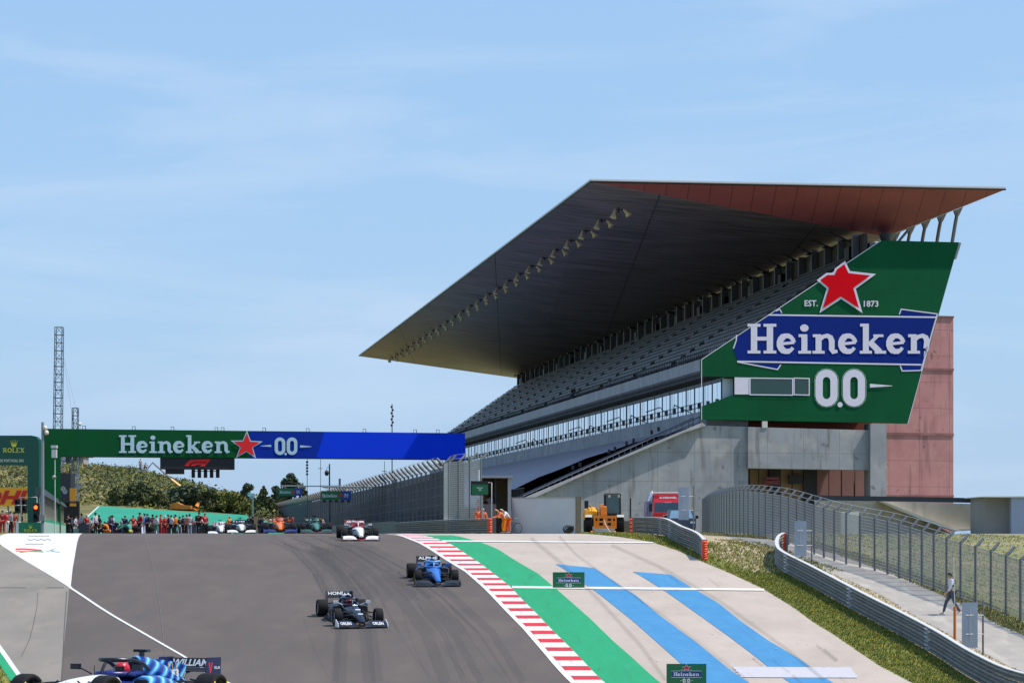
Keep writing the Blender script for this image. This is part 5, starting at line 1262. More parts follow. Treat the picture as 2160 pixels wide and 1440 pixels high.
# ================================================================== open wheel racing cars (forward = -y, origin midway between the axles)
M_carbon = paint(26, 27, 31, .4); M_tyre = mat('tyre_rubber', srgb(28, 28, 31), .8, 0, .12, 6, spec=.25); M_rim = paint(52, 54, 58, .35, .6)
M_visor = paint(20, 22, 30, .15)
def ring(y, w, z0, z1, e=2.6, n=16, cx=0):
    zc, h = (z0+z1)/2, (z1-z0)/2; out = []
    for k in range(n):
        a = 2*pi*k/n; c, s_ = cos(a), sin(a)
        out.append(Vector((cx+w*(abs(c)**(2/e))*(1 if c >= 0 else -1), y, zc+h*(abs(s_)**(2/e))*(1 if s_ >= 0 else -1))))
    return out
def f1_meshes():
    K = {}
    def put(name, mb, mats, parent=None): K.setdefault('parts', []).append((name, mb, mats, parent))
    m = MB()   # nose and monocoque
    secs = [(-2.98, .07, .20, .27), (-2.9, .11, .17, .32), (-2.6, .125, .19, .41), (-2.1, .155, .21, .51), (-1.6, .20, .2, .585), (-1.15, .25, .17, .63), (-.75, .30, .13, .655), (-.5, .34, .1, .665)]
    m.loft([ring(*s_) for s_ in secs], 0)
    m.loft([ring(-.5, .36, .06, .60), ring(0, .38, .06, .60), ring(.45, .38, .06, .66)], 1)
    put('nose_body', m, ['nose', 'mono'])
    m = MB()   # cockpit rim and dark opening
    rim = [Vector((.30*cos(a)*1.05, -.08+.56*sin(a), .665+.06*max(0, sin(a)))) for a in [2*pi*k/20 for k in range(20)]]
    m.tube(rim+[rim[0]], .055, 6); put('cockpit_rim', m, ['mono'])
    m = MB(); m.add([(v.x*.95, v.y*.95, .655) for v in rim], [tuple(range(20))]); put('cockpit_opening', m, ['black'])
    m = MB()   # engine cover
    m.loft([ring(.42, .13, .66, .985, 2.2), ring(.55, .16, .60, .99, 2.2), ring(.8, .2, .5, .965, 2.2), ring(1.2, .21, .4, .875, 2.1), ring(1.6, .17, .34, .75, 2), ring(2.0, .12, .3, .6, 2), ring(2.35, .07, .3, .46, 2)], 0)
    m.add([(0.012, 1.0, .8), (.012, 2.15, .5), (.012, 2.22, .8), (.012, 1.9, .86), (.012, 1.1, .93), (-.012, 1.0, .8), (-.012, 2.15, .5), (-.012, 2.22, .8), (-.012, 1.9, .86), (-.012, 1.1, .93)], [(0, 1, 2, 3, 4), (9, 8, 7, 6, 5), (2, 7, 8, 3), (3, 8, 9, 4)], 0)
    put('engine_cover', m, ['cover'])
    m = MB(); m.add(ring(.415, .115, .685, .965, 2.2), [tuple(range(16))]); m.box(-.012, .012, .40, .42, .69, .96); put('air_intake', m, ['black'])
    for sx in (-1, 1):
        m = MB(); R_ = []
        for y, x0, x1, z0, z1 in ((-.18, .34, .70, .36, .60), (0, .3, .75, .22, .64), (.35, .2, .76, .12, .64), (.8, .1, .70, .1, .58), (1.25, .05, .52, .1, .50), (1.7, .03, .34, .1, .40), (2.1, .02, .18, .12, .3)):
            R_.append(ring(y, (x1-x0)/2, z0, z1, 3, 14, sx*(x0+x1)/2))
        m.loft(R_, 0); put('sidepod', m, ['pod'])
        m = MB(); m.add(ring(-.19, .15, .39, .57, 3.5, 14, sx*.53), [tuple(range(14))]); put('side_intake', m, ['black'])
        m = MB(); m.tube([(sx*.36, -.42, .66), (sx*.58, -.5, .78)], .015, 4); m.box(min(sx*.56, sx*.74), max(sx*.56, sx*.74), -.54, -.46, .74, .84); put('mirror', m, ['mirror'])
        for i in range(3):
            m = MB(); x = sx*(.42+.12*i); m.add([(x, -.95+.12*i, .07), (x+sx*.05, -.35+.1*i, .07), (x+sx*.03, -.3+.1*i, .48-.08*i), (x-sx*.02, -.85+.12*i, .36-.06*i), (x+sx*.015, -.95+.12*i, .07), (x+sx*.065, -.35+.1*i, .07), (x+sx*.045, -.3+.1*i, .48-.08*i), (x-sx*.005, -.85+.12*i, .36-.06*i)], [(0, 1, 2, 3), (7, 6, 5, 4), (2, 6, 7, 3), (0, 3, 7, 4)]); put('bargeboard', m, ['carbon'])
    m = MB(); m.prism([(-.3, -.9, .045), (-.8, -.3, .045), (-.8, 1.2, .045), (-.5, 1.9, .045), (.5, 1.9, .045), (.8, 1.2, .045), (.8, -.3, .045), (.3, -.9, .045)], (0, 0, .03)); m.hexa([(-.5, 1.9, .05), (.5, 1.9, .05), (.5, 2.35, .2), (-.5, 2.35, .2), (-.5, 1.9, .08), (.5, 1.9, .08), (.5, 2.35, .23), (-.5, 2.35, .23)]); put('floor', m, ['carbon'])
    m = MB()   # halo
    m.tube([(0, -.68, .66), (0, -.60, .80), (0, -.50, .90)], [.035, .03, .03], 6)
    m.tube([(-.33, .38, .74), (-.34, .15, .86), (-.30, -.15, .915), (-.18, -.42, .92), (0, -.53, .915), (.18, -.42, .92), (.30, -.15, .915), (.34, .15, .86), (.33, .38, .74)], .042, 7); put('halo', m, ['halo'])
    m = MB(); m.box(-.02, .02, .62, .74, .97, 1.06); m.hexa([(-.15, .62, 1.05), (.15, .62, 1.05), (.15, .74, 1.05), (-.15, .74, 1.05), (-.13, .6, 1.10), (.13, .6, 1.10), (.13, .76, 1.10), (-.13, .76, 1.10)]); put('camera_pod', m, ['tcam'])
    m = MB(); m.tube([(.0, -.9, .65), (0, -.9, .82)], .008, 4); put('aerial', m, ['carbon'])
    # front wing
    def foil(x0, x1, y0, z0, ch, rise, th=.015, sag=0):
        R_ = []
        for i in range(7):
            t = i/6; x = x0+(x1-x0)*t; zz = z0+sag*sin(pi*t)
            R_.append([Vector((x, y0, zz)), Vector((x, y0+ch*.5, zz+rise*.35)), Vector((x, y0+ch, zz+rise)), Vector((x, y0+ch, zz+rise-th)), Vector((x, y0+ch*.5, zz+rise*.35-th)), Vector((x, y0, zz-th))])
        return R_
    m = MB(); m.loft(foil(-.98, .98, -3.12, .075, .34, .03), 0, False); put('front_wing', m, ['fwmain'])
    for sx in (-1, 1):
        for j, (y0, z0, ch, rise, xi) in enumerate(((-2.98, .085, .26, .05, .24), (-2.82, .115, .24, .065, .27), (-2.66, .15, .24, .075, .34))):
            m = MB(); m.loft(foil(sx*xi, sx*(.97), y0, z0, ch, rise*(1.0), .012, .03 if j else .01), 0, False); put('wing_flap', m, ['flap'])
        m = MB(); m.hexa([(sx*.975-.01, -3.1, .04), (sx*.975+.01, -3.1, .04), (sx*1.0+.01, -2.45, .04), (sx*1.0-.01, -2.45, .04), (sx*.975-.01, -3.0, .2), (sx*.975+.01, -3.0, .2), (sx*.985+.01, -2.5, .31), (sx*.985-.01, -2.5, .31)]); put('front_endplate', m, ['fwend'])
        m = MB(); m.hexa([(sx*.1-.01, -2.95, .08), (sx*.1+.01, -2.95, .08), (sx*.1+.01, -2.7, .08), (sx*.1-.01, -2.7, .08), (sx*.09-.01, -2.9, .28), (sx*.09+.01, -2.9, .28), (sx*.09+.01, -2.6, .28), (sx*.09-.01, -2.6, .28)]); put('wing_pillar', m, ['carbon'])
    # rear wing
    m = MB(); m.loft([[Vector((x, 2.2, .70)), Vector((x, 2.35, .705)), Vector((x, 2.48, .76)), Vector((x, 2.48, .745)), Vector((x, 2.35, .69)), Vector((x, 2.2, .685))] for x in (-.5, -.25, 0, .25, .5)], 0, False); put('rear_wing', m, ['rw'])
    m = MB(); m.loft([[Vector((x, 2.42, .765)), Vector((x, 2.47, .84)), Vector((x, 2.52, .935)), Vector((x, 2.535, .935)), Vector((x, 2.49, .84)), Vector((x, 2.44, .765))] for x in (-.5, -.25, 0, .25, .5)], 0, False); put('rear_flap', m, ['rw'])
    for sx in (-1, 1):
        m = MB(); m.prism([(sx*.505, 2.12, .50), (sx*.505, 2.08, .70), (sx*.505, 2.12, .95), (sx*.505, 2.62, .955), (sx*.505, 2.62, .55), (sx*.45, 2.45, .3)], (sx*.015, 0, 0)); put('rear_endplate', m, ['rwend'])
    m = MB(); m.tube([(0, 2.1, .5), (0, 2.2, .66), (0, 2.36, .69)], .03, 5); m.hexa([(-.45, 2.2, .36), (.45, 2.2, .36), (.45, 2.35, .39), (-.45, 2.35, .39), (-.45, 2.2, .375), (.45, 2.2, .375), (.45, 2.35, .405), (-.45, 2.35, .405)]); put('wing_pylon', m, ['carbon'])
    # suspension
    for ay, zx in ((-1.8, .2), (1.8, .12)):
        for sx in (-1, 1):
            m = MB()
            for a, b in (((zx, ay-.35, .52), (.66, ay, .50)), ((zx, ay+.4, .54), (.66, ay, .50)), ((zx, ay-.3, .26), (.66, ay, .2)), ((zx, ay+.45, .26), (.66, ay, .2)), ((zx, ay+.05, .56), (.64, ay+.03, .24)), ((zx, ay-.15, .42), (.66, ay-.12, .36))):
                m.tube([(sx*a[0], a[1], a[2]), (sx*b[0], b[1], b[2])], .018, 4)
            put('suspension', m, ['susp'])
    return K
_kit = f1_meshes()
def wheel_meshes(wd, r):
    T = MB(); h = wd/2
    T.lathe([(r*.69, -h*.82), (r*.72, -h*.98), (r*.88, -h*1.03), (r*.965, -h*.93), (r, -h*.74), (r, 0), (r, h*.74), (r*.965, h*.93), (r*.88, h*1.03), (r*.72, h*.98), (r*.69, h*.82)], ax='x', n=28)
    Rm = MB()
    for sx in (-1, 1):
        Rm.lathe([(r*.69, sx*h*.82), (r*.66, sx*h*.8), (r*.6, sx*h*.6), (r*.2, sx*h*.55), (.05, sx*h*.66), (.001, sx*h*.68)], ax='x', n=20)
        for k in range(10):
            a = 2*pi*k/10; Rm.tube([(sx*h*.6, r*.15*cos(a), r*.15*sin(a)), (sx*h*.74, r*.64*cos(a+.12), r*.64*sin(a+.12))], .012, 4)
    Y_ = MB()
    for sx in (-1, 1):
        for a0 in (0, pi):
            for k in range(9):
                a, b = a0-.75+1.5*k/9, a0-.75+1.5*(k+1)/9
                Y_.add([(sx*h*1.045, r*.78*cos(a), r*.78*sin(a)), (sx*h*1.045, r*.78*cos(b), r*.78*sin(b)), (sx*h*1.035, r*.9*cos(b), r*.9*sin(b)), (sx*h*1.035, r*.9*cos(a), r*.9*sin(a))], [(0, 1, 2, 3)])
    return T.mesh('tyre', M_tyre), Rm.mesh('wheel', M_rim), Y_
WH = {'f': wheel_meshes(.305, .335), 'r': wheel_meshes(.405, .335)}
_pmesh = [(n_, mb.mesh(n_, [M_carbon]*len(ms)), ms) for n_, mb, ms, _ in _kit['parts']]
def f1(label, loc, rotz, rx, liv, band=(236, 212, 40), words=(), driver=True, steer=0, hel=(200, 30, 30), extra=None):
    t = thing('racing_car', label, 'racing car', loc, rotz, 'open wheel racing cars on the track', rx)
    for n_, me, ms in _pmesh:
        o = link(n_, me, t)
        for i, k in enumerate(ms):
            mt = liv.get(k, liv.get('base', M_carbon) if k in ('nose', 'mono', 'cover', 'pod', 'mirror') else M_carbon)
            if k == 'black': mt = M_black
            o.material_slots[i].link = 'OBJECT'; o.material_slots[i].material = mt
    for kind, x, y in (('f', .82, -1.8), ('f', -.82, -1.8), ('r', .8, 1.8), ('r', -.8, 1.8)):
        ty, rm, bd = WH[kind]
        w_ = link('wheel', rm, t); w_.location = (x, y, .335); w_.rotation_euler = (0, 0, steer if kind == 'f' else 0)
        link('tyre', ty, w_); bb_ = bd.mesh('sidewall_marking', paint(*band, .6)); link('sidewall_marking', bb_, w_)
    for txt, where, c in words:
        m = MB()
        if where == 'rw': write(m, txt, lambda x, y, o: Vector((x, 2.42+(y-.765)*.62-.012-o, y)), -.44, .44, .785, .915, 0, .03, .004)
        elif where == 'fl':
            for x0, x1 in ((-.85, -.42), (.42, .85)): write(m, txt, lambda x, y, o: Vector((x, -2.92+(y-.12)*3.2, y+.012)), x0, x1, .12, .205, 0, .02)
        elif where == 'nose': write(m, txt, lambda x, y, o: Vector((x, y, .33+(y+2.9)*.27+.03)), -.09, .09, -2.7, -2.3, 0, .02)
        elif where == 'side': write(m, txt, lambda x, y, o: Vector((.225+.005, x, y)), 1.62, 1.3, .56, .72, 0, .02)
        m.build('lettering', paint(*c, .5), t)
    if extra: extra(t)
    if driver:
        M_h = paint(*hel, .25)
        q = Matrix.Translation((loc[0], loc[1]*RHO, loc[2])) @ Matrix.Rotation(rotz, 4, 'Z') @ Matrix.Rotation(rx, 4, 'X')
        d = thing('person', 'driver with a %s helmet sitting in the %s' % (liv['hname'], liv['cname']), 'driver', (lambda v: (v.x, v.y/RHO, v.z))(q @ Vector((0, .02, .3))), rotz, 'racing drivers in their cars', rx)
        m = MB(); m.loft([ring(.1, .16, -.05, .0), ring(.12, .2, .05, .1)], 0) if False else m.tube([(0, .25, -.1), (0, .2, .1), (0, .12, .28), (0, .06, .36)], [.16, .19, .2, .08], 10)
        for sx in (-1, 1): m.tube([(sx*.17, .14, .26), (sx*.24, -.1, .12), (sx*.14, -.35, .2)], [.07, .055, .045], 7)
        m.build('body', paint(*liv.get('suit', (40, 40, 60)), .8), d)
        m = MB(); m.ball((0, 0, .45), .138, 12, 0, 1.02, 1.12); m.build('helmet', M_h, d)
        m = MB()
        m.add([(.127*sin(a)*1.04, -.152*cos(a)*1.04, .45+dz_) for a in [-.9+.3*i for i in range(7)] for dz_ in (-.03, .05)], [(2*i, 2*i+2, 2*i+3, 2*i+1) for i in range(6)], 0, True); m.build('visor', M_visor, d)
    return t
def carpos(px, Yf, th):
    """front wheels at image column px and depth Yf"""
    X = (px-CX)*Yf/FL; d_ = 1.8*cos(th)/RHO; c = Vector((X-sin(th)*1.8, Yf+d_, 0)); c.z = (G(c.y-d_)+G(c.y+d_))/2+.02
    return c, atan2(G(c.y+d_)-G(c.y-d_), 3.6)
# liveries
navy = paint(12, 20, 44, .35, 0, .05, .2); wht = paint(222, 224, 228, .35); 
def wave_mat():
    m = mat('blue_wave_livery', srgb(14, 40, 132), .3, 0, .05, 3, coat=.4); n, l = m.node_tree.nodes, m.node_tree.links
    p = n['Principled BSDF']; t = n.new('ShaderNodeTexCoord'); mp_ = n.new('ShaderNodeMapping'); mp_.inputs['Rotation'].default_value = (.75, 0, 0); l.new(t.outputs['Object'], mp_.inputs[0])
    wv = n.new('ShaderNodeTexWave'); wv.wave_type = 'BANDS'; wv.bands_direction = 'Y'; wv.inputs['Scale'].default_value = 1.25; wv.inputs['Distortion'].default_value = 3.4; wv.inputs['Detail'].default_value = .3; wv.inputs['Detail Scale'].default_value = .9; wv.inputs['Phase Offset'].default_value = 1.0
    l.new(mp_.outputs[0], wv.inputs[0]); r = n.new('ShaderNodeValToRGB'); e = r.color_ramp.elements; r.color_ramp.interpolation = 'EASE'
    e[0].position = 0; e[0].color = srgb(14, 32, 120)+(1,); e[1].position = 1; e[1].color = srgb(150, 206, 236)+(1,)
    for ps, c in ((.30, (16, 44, 150)), (.42, (20, 96, 180)), (.74, (30, 140, 204)), (.88, (70, 170, 216))): q = e.new(ps); q.color = srgb(*c)+(1,)
    l.new(wv.outputs['Fac'], r.inputs[0]); l.new(r.outputs[0], p.inputs['Base Color']); return m
wave = wave_mat()
# 1 foreground blue and white car, only its upper half in frame
th = radians(-25.5); c, rxw = carpos(CX-7.8*FL*RHO/58.0, 58.0/RHO, th)
def fore(t):
    m = MB()  # dark panel with gold bars and number on the fin
    for i in range(3): m.add([(.02, 1.62+.13*i, .58), (.02, 1.65+.13*i, .58), (.02, 1.58+.13*i, .86), (.02, 1.55+.13*i, .86)], [(0, 1, 2, 3)])
    m.build('gold_bars', paint(196, 150, 90, .4), t)
    m = MB(); write(m, '63', lambda x, y, o: Vector((.17-.1*(x-1.4), x, y)), 1.45, 1.75, .6, .74, 0, .03); m.build('number', paint(230, 232, 236), t)
    m = MB(); pen = Pen(m, lambda x, y, o: Vector((.5215+o*.1, x, y)), 0, .002); pen.poly([(2.16, .86), (2.24, .62), (2.32, .86), (2.27, .86), (2.24, .74), (2.21, .86)]); m.build('red_emblem', paint(200, 40, 60), t)
    m = MB(); write(m, 'VELAS', lambda x, y, o: Vector((.523, x, y)), 2.36, 2.58, .74, .79, 0, .02); m.build('endplate_lettering', paint(220, 222, 230), t)
f1('dark blue and white racing car with wave stripes, cut off at bottom left', c, th, rxw, {'base': navy, 'nose': wht, 'mono': paint(16, 34, 110, .35), 'cover': wave, 'pod': wave, 'halo': paint(24, 26, 40, .3), 'rwend': paint(22, 30, 76, .35), 'hname': 'red and blue', 'cname': 'wave striped car', 'tcam': M_carbon}, (226, 206, 30), [('WILLIAMS', 'rw', (206, 208, 216))], True, -.12, (200, 40, 60), fore)
# 2 navy and white car
lv = {'base': navy, 'flap': paint(16, 22, 44, .4), 'pod': M_carbon, 'fwend': wht, 'halo': paint(40, 48, 80, .3), 'mirror': wht, 'hname': 'blue and red', 'cname': 'navy and white car', 'rwend': navy}
def at_extra(t):
    m = MB(); m.loft([ring(.43, .134, .9, .992, 2.2), ring(.56, .165, .88, .997, 2.2), ring(.8, .19, .86, .972, 2.2)], 0); m.build('white_cover_top', wht, t)
    m = MB()
    for i, y in enumerate((-2.5, -1.9, -1.3)): m.add([(-.1, y, .5+.11*i), (.1, y, .5+.11*i), (.1, y+.12, .52+.11*i), (-.1, y+.12, .52+.11*i)], [(0, 1, 2, 3)])
    m.build('nose_marks', wht, t)
c, rx = carpos(754, 74.3, radians(13)); f1('navy and white racing car coming down the middle of the track', c, radians(13), rx, lv, (206, 206, 210), [('HONDA', 'rw', (220, 222, 228)), ('ORLEN', 'fl', (226, 226, 230))], True, .03, (170, 40, 60), at_extra)
# 3 light blue car
c, rx = carpos(920, 84.0, radians(6.5)); f1('bright blue racing car near the red and white kerb', c, radians(6.5), rx, {'base': paint(20, 104, 196, .35, 0, .05, .3), 'pod': M_carbon, 'halo': paint(120, 180, 226, .3), 'hname': 'blue', 'cname': 'bright blue car near the kerb', 'rwend': M_black}, (226, 206, 30), [('ALPINE', 'rw', (226, 228, 232))], True, .0, (60, 110, 190))
# 4 white and red car
red = paint(150, 20, 32, .35)
c, rx = carpos(759, 100.5, radians(6.7)); f1('white and dark red racing car at the crest beside the green runoff start', c, radians(6.7), rx, {'base': wht, 'cover': red, 'rw': red, 'flap': wht, 'pod': M_carbon, 'mono': red, 'halo': wht, 'fwmain': red, 'hname': 'red', 'cname': 'white and dark red car at the crest', 'rwend': red}, (226, 226, 230), [('Alfa Romeo', 'rw', (226, 222, 222))], True, 0, (190, 30, 40))
# 5 dark green car
grn = paint(4, 48, 44, .35, 0, .05, .2)
c, rx = carpos(667, 117, radians(6.6)); f1('dark green racing car standing left of the white and red one', c, radians(6.6), rx, {'base': grn, 'flap': paint(30, 80, 72, .4), 'nose': paint(60, 120, 108, .35), 'pod': M_carbon, 'halo': grn, 'fwmain': paint(200, 60, 120, .4), 'hname': 'green', 'cname': 'dark green car on the crest'}, (226, 226, 230), [('cognizant', 'rw', (170, 220, 210))], True, 0, (60, 120, 110))
# 6 orange car
org = paint(226, 112, 12, .35, 0, .03, .2)
c, rx = carpos(590, 114.5, radians(6.6)); f1('orange racing car with blue front wing on the crest', c, radians(6.6), rx, {'base': org, 'cover': paint(236, 84, 20, .3), 'flap': paint(26, 38, 104, .4), 'rw': navy, 'halo': paint(226, 90, 30), 'fwend': paint(40, 60, 150), 'hname': 'orange', 'cname': 'orange car on the crest', 'pod': M_carbon}, (206, 206, 210), [('splunk', 'rw', (220, 226, 230))], True, 0, (220, 90, 30))
# 7 second blue and white car
c, rx = carpos(509, 127, radians(6.6)); f1('blue and white racing car left of the orange one with white front flaps', c, radians(6.6), rx, {'base': navy, 'nose': wht, 'flap': wht, 'cover': paint(24, 44, 120, .3), 'hname': 'white', 'cname': 'blue and white car on the grid'}, (226, 226, 230), [('WILLIAMS', 'rw', (206, 208, 216))], True, 0, (220, 220, 224))
# 8 second white and red car, farthest
c, rx = carpos(466, 140, radians(6.6)); f1('white and red racing car farthest left, half hidden beside the crew', c, radians(6.6), rx, {'base': wht, 'cover': wht, 'rw': red, 'flap': wht, 'pod': M_carbon, 'halo': wht, 'hname': 'red and white', 'cname': 'farthest white and red car'}, (226, 206, 30), [('ORLEN', 'rw', (226, 226, 226))], True, 0, (190, 40, 40))

# ================================================================== yellow telehandler
b = at(1272, 131); t = thing('telehandler', 'yellow telescopic loader with dark cab and orange fork carriage facing the camera', 'loader', b, 0)
M_ye = paint(246, 168, 16, .45); M_or = paint(236, 130, 16, .5); M_cg = mat('cab_glass', srgb(60, 92, 96), .15, 0, .2, 1, spec=.8)
m = MB(); m.hexa([(-.75, 0, .55), (.8, 0, .55), (.8, 4, .55), (-.75, 4, .55), (-.6, .1, 1.2), (.75, .1, 1.15), (.75, 4, 1.2), (-.6, 4, 1.2)]); m.build('chassis', M_black, t)
m = MB(); m.loft([ring(.3, .42, 1.1, 1.62, 3, 14, -.8), ring(.7, .5, .9, 1.85, 3, 14, -.82), ring(1.6, .55, .9, 1.9, 3, 14, -.8), ring(3.6, .55, .9, 1.7, 3, 14, -.8)], 0); m.build('bonnet', M_ye, t)
m = MB(); m.hexa([(-.18, -.4, 1.1), (.27, -.4, 1.1), (.27, 3.2, 1.5), (-.18, 3.2, 1.5), (-.17, -.35, 1.9), (.26, -.35, 1.9), (.26, 3.2, 2.1), (-.17, 3.2, 2.1)]); m.build('boom', M_or, t)
m = MB(); 
for z0, z1 in ((.42, .6), (.8, .92), (1.1, 1.28)): m.box(-.66, .92, -.62, -.5, z0, z1)
for x in (-.66, -.4, -.02, .16, .55, .8): m.box(x, x+.12, -.63, -.49, .4, 1.3)
m.box(-.6, -.35, -.6, -.5, .6, .8); m.box(.6, .85, -.6, -.5, .6, .8); m.box(0, .25, -.6, -.5, .5, 1.1)
m.build('fork_carriage', M_or, t)
for x in (-.8, .8):
    m = MB(); m.hexa([(x-.06, -1.5, .12), (x+.06, -1.5, .12), (x+.06, -.5, .14), (x-.06, -.5, .14), (x-.06, -1.5, .15), (x+.06, -1.5, .15), (x+.06, -.5, .24), (x-.06, -.5, .24)]); m.build('fork', M_or, t)
m = MB(); m.tube([(.05, -.66, .98), (.12, -.7, .7), (.3, -.72, .4), (.42, -.7, .2), (.5, -.7, .12)], .035, 5); m.build('strap', paint(226, 216, 206), t)
cab = MB()
for x, y in ((.18, .7), (1.22, .7), (1.22, 2.1), (.18, 2.1)): cab.tube([(x*1.0, y, 1.1), (x*.98, y+.05, 2.72)], .07, 5)
cab.hexa([(.08, .58, 2.7), (1.3, .58, 2.7), (1.3, 2.2, 2.7), (.08, 2.2, 2.7), (.14, .68, 2.84), (1.22, .68, 2.84), (1.22, 2.1, 2.84), (.14, 2.1, 2.84)])
cab.box(.15, 1.26, .66, 2.15, .9, 1.45); k_ = cab.build('cab', M_black, t)
m = MB(); m.box(.24, 1.17, .72, .75, 1.45, 2.68); m.box(.2, .22, .75, 2.05, 1.45, 2.68); m.build('windscreen', M_cg, k_)
for x in (-1.0, 1.2):
    for y in (.15, 3.2):
        m = MB(); m.lathe([(.28, -.24), (.42, -.27), (.58, -.23), (.62, -.14), (.62, .14), (.58, .23), (.42, .27), (.28, .24)], (x, y, .62), 'x', 20)
        for q in range(22):
            a = 2*pi*q/22; p0 = Vector((x, y+.63*cos(a), .62+.63*sin(a))); m.obox = None
            m.add([p0+Vector((-.24, -.03*sin(a), .03*cos(a))), p0+Vector((.24, -.03*sin(a+.4), .03*cos(a+.4)))+Vector((0, .1*sin(a)*-1, .1*cos(a))), p0+Vector((.2, .05*cos(a), .05*sin(a))), p0+Vector((-.2, .05*cos(a), .05*sin(a)))], [(0, 1, 2, 3)])
        w_ = m.build('wheel', M_tyre, t)
        m = MB(); m.lathe([(.29, -.1), (.29, .1), (.1, .16), (.001, .16)], (x-(.08 if x < 0 else -.04), y, .62), 'x', 14); m.lathe([(.29, -.14), (.1, -.16), (.001, -.16)], (x, y, .62), 'x', 14); m.build('rim', M_ye, w_)
    m = MB(); m.add([(x-.24, -.2, 1.32), (x+.24, -.2, 1.32), (x+.24, .7, 1.36), (x-.24, .7, 1.36), (x-.24, -.35, 1.18), (x+.24, -.35, 1.18)], [(0, 1, 2, 3), (0, 4, 5, 1)]); m.build('mudguard', paint(190, 190, 186), t)
m = MB(); m.tube([(-.62, .5, 1.6), (-.9, .4, 1.9), (-.92, .4, 2.0)], .025, 4); m.box(-1.28, -1.0, .35, .42, 1.78, 2.32); m.tube([(-.8, .5, 1.6), (-1.1, .42, 1.85)], .02, 4); m.build('mirror', M_black, t)
for x in (.45, 1.1, -.9): m = MB(); m.lathe([(.02, .06), (.09, 0), (.08, -.02)], (x, .55, 2.62 if x > 0 else 1.95), 'y', 10); m.build('headlight', paint(226, 226, 220, .3), t)

# ================================================================== red lorry
b = at(1404, 142); t = thing('lorry', 'red lorry with dark windscreen and grey roof deflector facing the camera behind the barrier', 'lorry', b, 0)
M_rd = paint(214, 22, 38, .3, 0, .04, .4); W2 = .9+.32
m = MB(); m.hexa([(-.93, .05, .6), (W2, .05, .6), (W2, 2.2, .6), (-.93, 2.2, .6), (-.95, 0, 1.65), (W2+.02, 0, 1.65), (W2, 2.2, 1.65), (-.93, 2.2, 1.65)])
m.hexa([(-.95, 0, 1.65), (W2+.02, 0, 1.65), (W2, 2.2, 1.65), (-.93, 2.2, 1.65), (-.9, .25, 2.48), (W2-.03, .25, 2.48), (W2, 2.2, 2.48), (-.93, 2.2, 2.48)])
m.hexa([(-.9, .25, 2.48), (W2-.03, .25, 2.48), (W2, 2.2, 2.48), (-.93, 2.2, 2.48), (-.82, .5, 3.1), (W2-.1, .5, 3.1), (W2-.05, 2.2, 3.15), (-.88, 2.2, 3.15)]); m.build('cab', M_rd, t)
m = MB(); m.add([(-.83, .02, 1.74), (W2-.1, .02, 1.74), (W2-.13, .235, 2.43), (-.8, .235, 2.43)], [(0, 1, 2, 3)]); 
m.add([(-.945, .4, 1.5), (-.945, 1.3, 1.5), (-.925, 1.3, 2.2), (-.925, .5, 2.2)], [(0, 1, 2, 3)]); m.v = [Vector((v.x, v.y-.01, v.z)) for v in m.v]; m.build('windscreen', mat('lorry_glass', srgb(40, 58, 74), .1, 0, .2, 1.5, spec=.8), t)
m = MB(); write(m, 'SCHERNNER', lambda x, y, o: Vector((x, .25+(y-2.48)*.4-.04, y)), -.45, .85, 2.74, 2.9, 0, .03); write(m, 'volvo', lambda x, y, o: Vector((x, .2, y)), -.1, .45, 2.42, 2.5, 0, .03) ; write(m, 'ACTROS', lambda x, y, o: Vector((x, -.02, y)), -.2, .35, 1.42, 1.53, 0, .03); m.build('lettering', paint(232, 226, 226), t)
m = MB(); m.tube([(-.85, .4, 3.17), (W2-.1, .4, 3.17)], .05, 6); m.build('roof_bar', paint(214, 212, 210), t)
m = MB(); m.hexa([(-1.45, 1.0, .75), (-1.0, .9, .75), (-1.0, 6, .75), (-1.45, 6, .75), (-1.35, 1.2, 2.55), (-1.0, 1.1, 2.55), (-1.0, 6, 2.55), (-1.35, 6, 2.55)], 0)
m.build('trailer_side', mat('blue_red_livery', srgb(60, 60, 130), .4, 0, c2=srgb(196, 176, 186), scale=1.1, stretch=(1, 1, 1)), t)
m = MB(); m.hexa([(-1.3, 1.2, 2.55), (-.96, 1.1, 2.55), (-.9, 4, 2.55), (-1.3, 4, 2.55), (-1.1, 1.6, 3.15), (-.9, 1.5, 3.15), (-.9, 4, 3.2), (-1.15, 4, 3.2)]); m.build('deflector', paint(170, 176, 190, .4), t)
m = MB(); m.tube([(-1.0, .9, 3.15), (-1.0, .9, 3.32)], [.12, .06], 8); m.build('beacon', paint(224, 224, 222), t)
for x in (-1.12, W2+.1): m = MB(); m.box(x-.12, x+.12, -.1, .08, 1.75, 2.35); m.build('mirror', M_black, t)
for x in (-.7, W2-.25): m = MB(); m.box(x-.18, x+.18, -.03, .04, .72, .9); m.build('headlight', paint(220, 224, 226, .2), t)
for x in (-.72, W2-.2):
    m = MB(); m.lathe([(.3, -.16), (.5, -.15), (.5, .15), (.3, .16), (.001, .12)], (x, .8, .5), 'x', 18); m.build('wheel', M_tyre, t)
m = MB(); m.box(-.9, W2, .02, .1, .35, .6); m.box(-.5, .8, -.02, .05, .62, 1.0); m.build('grille', M_black, t)
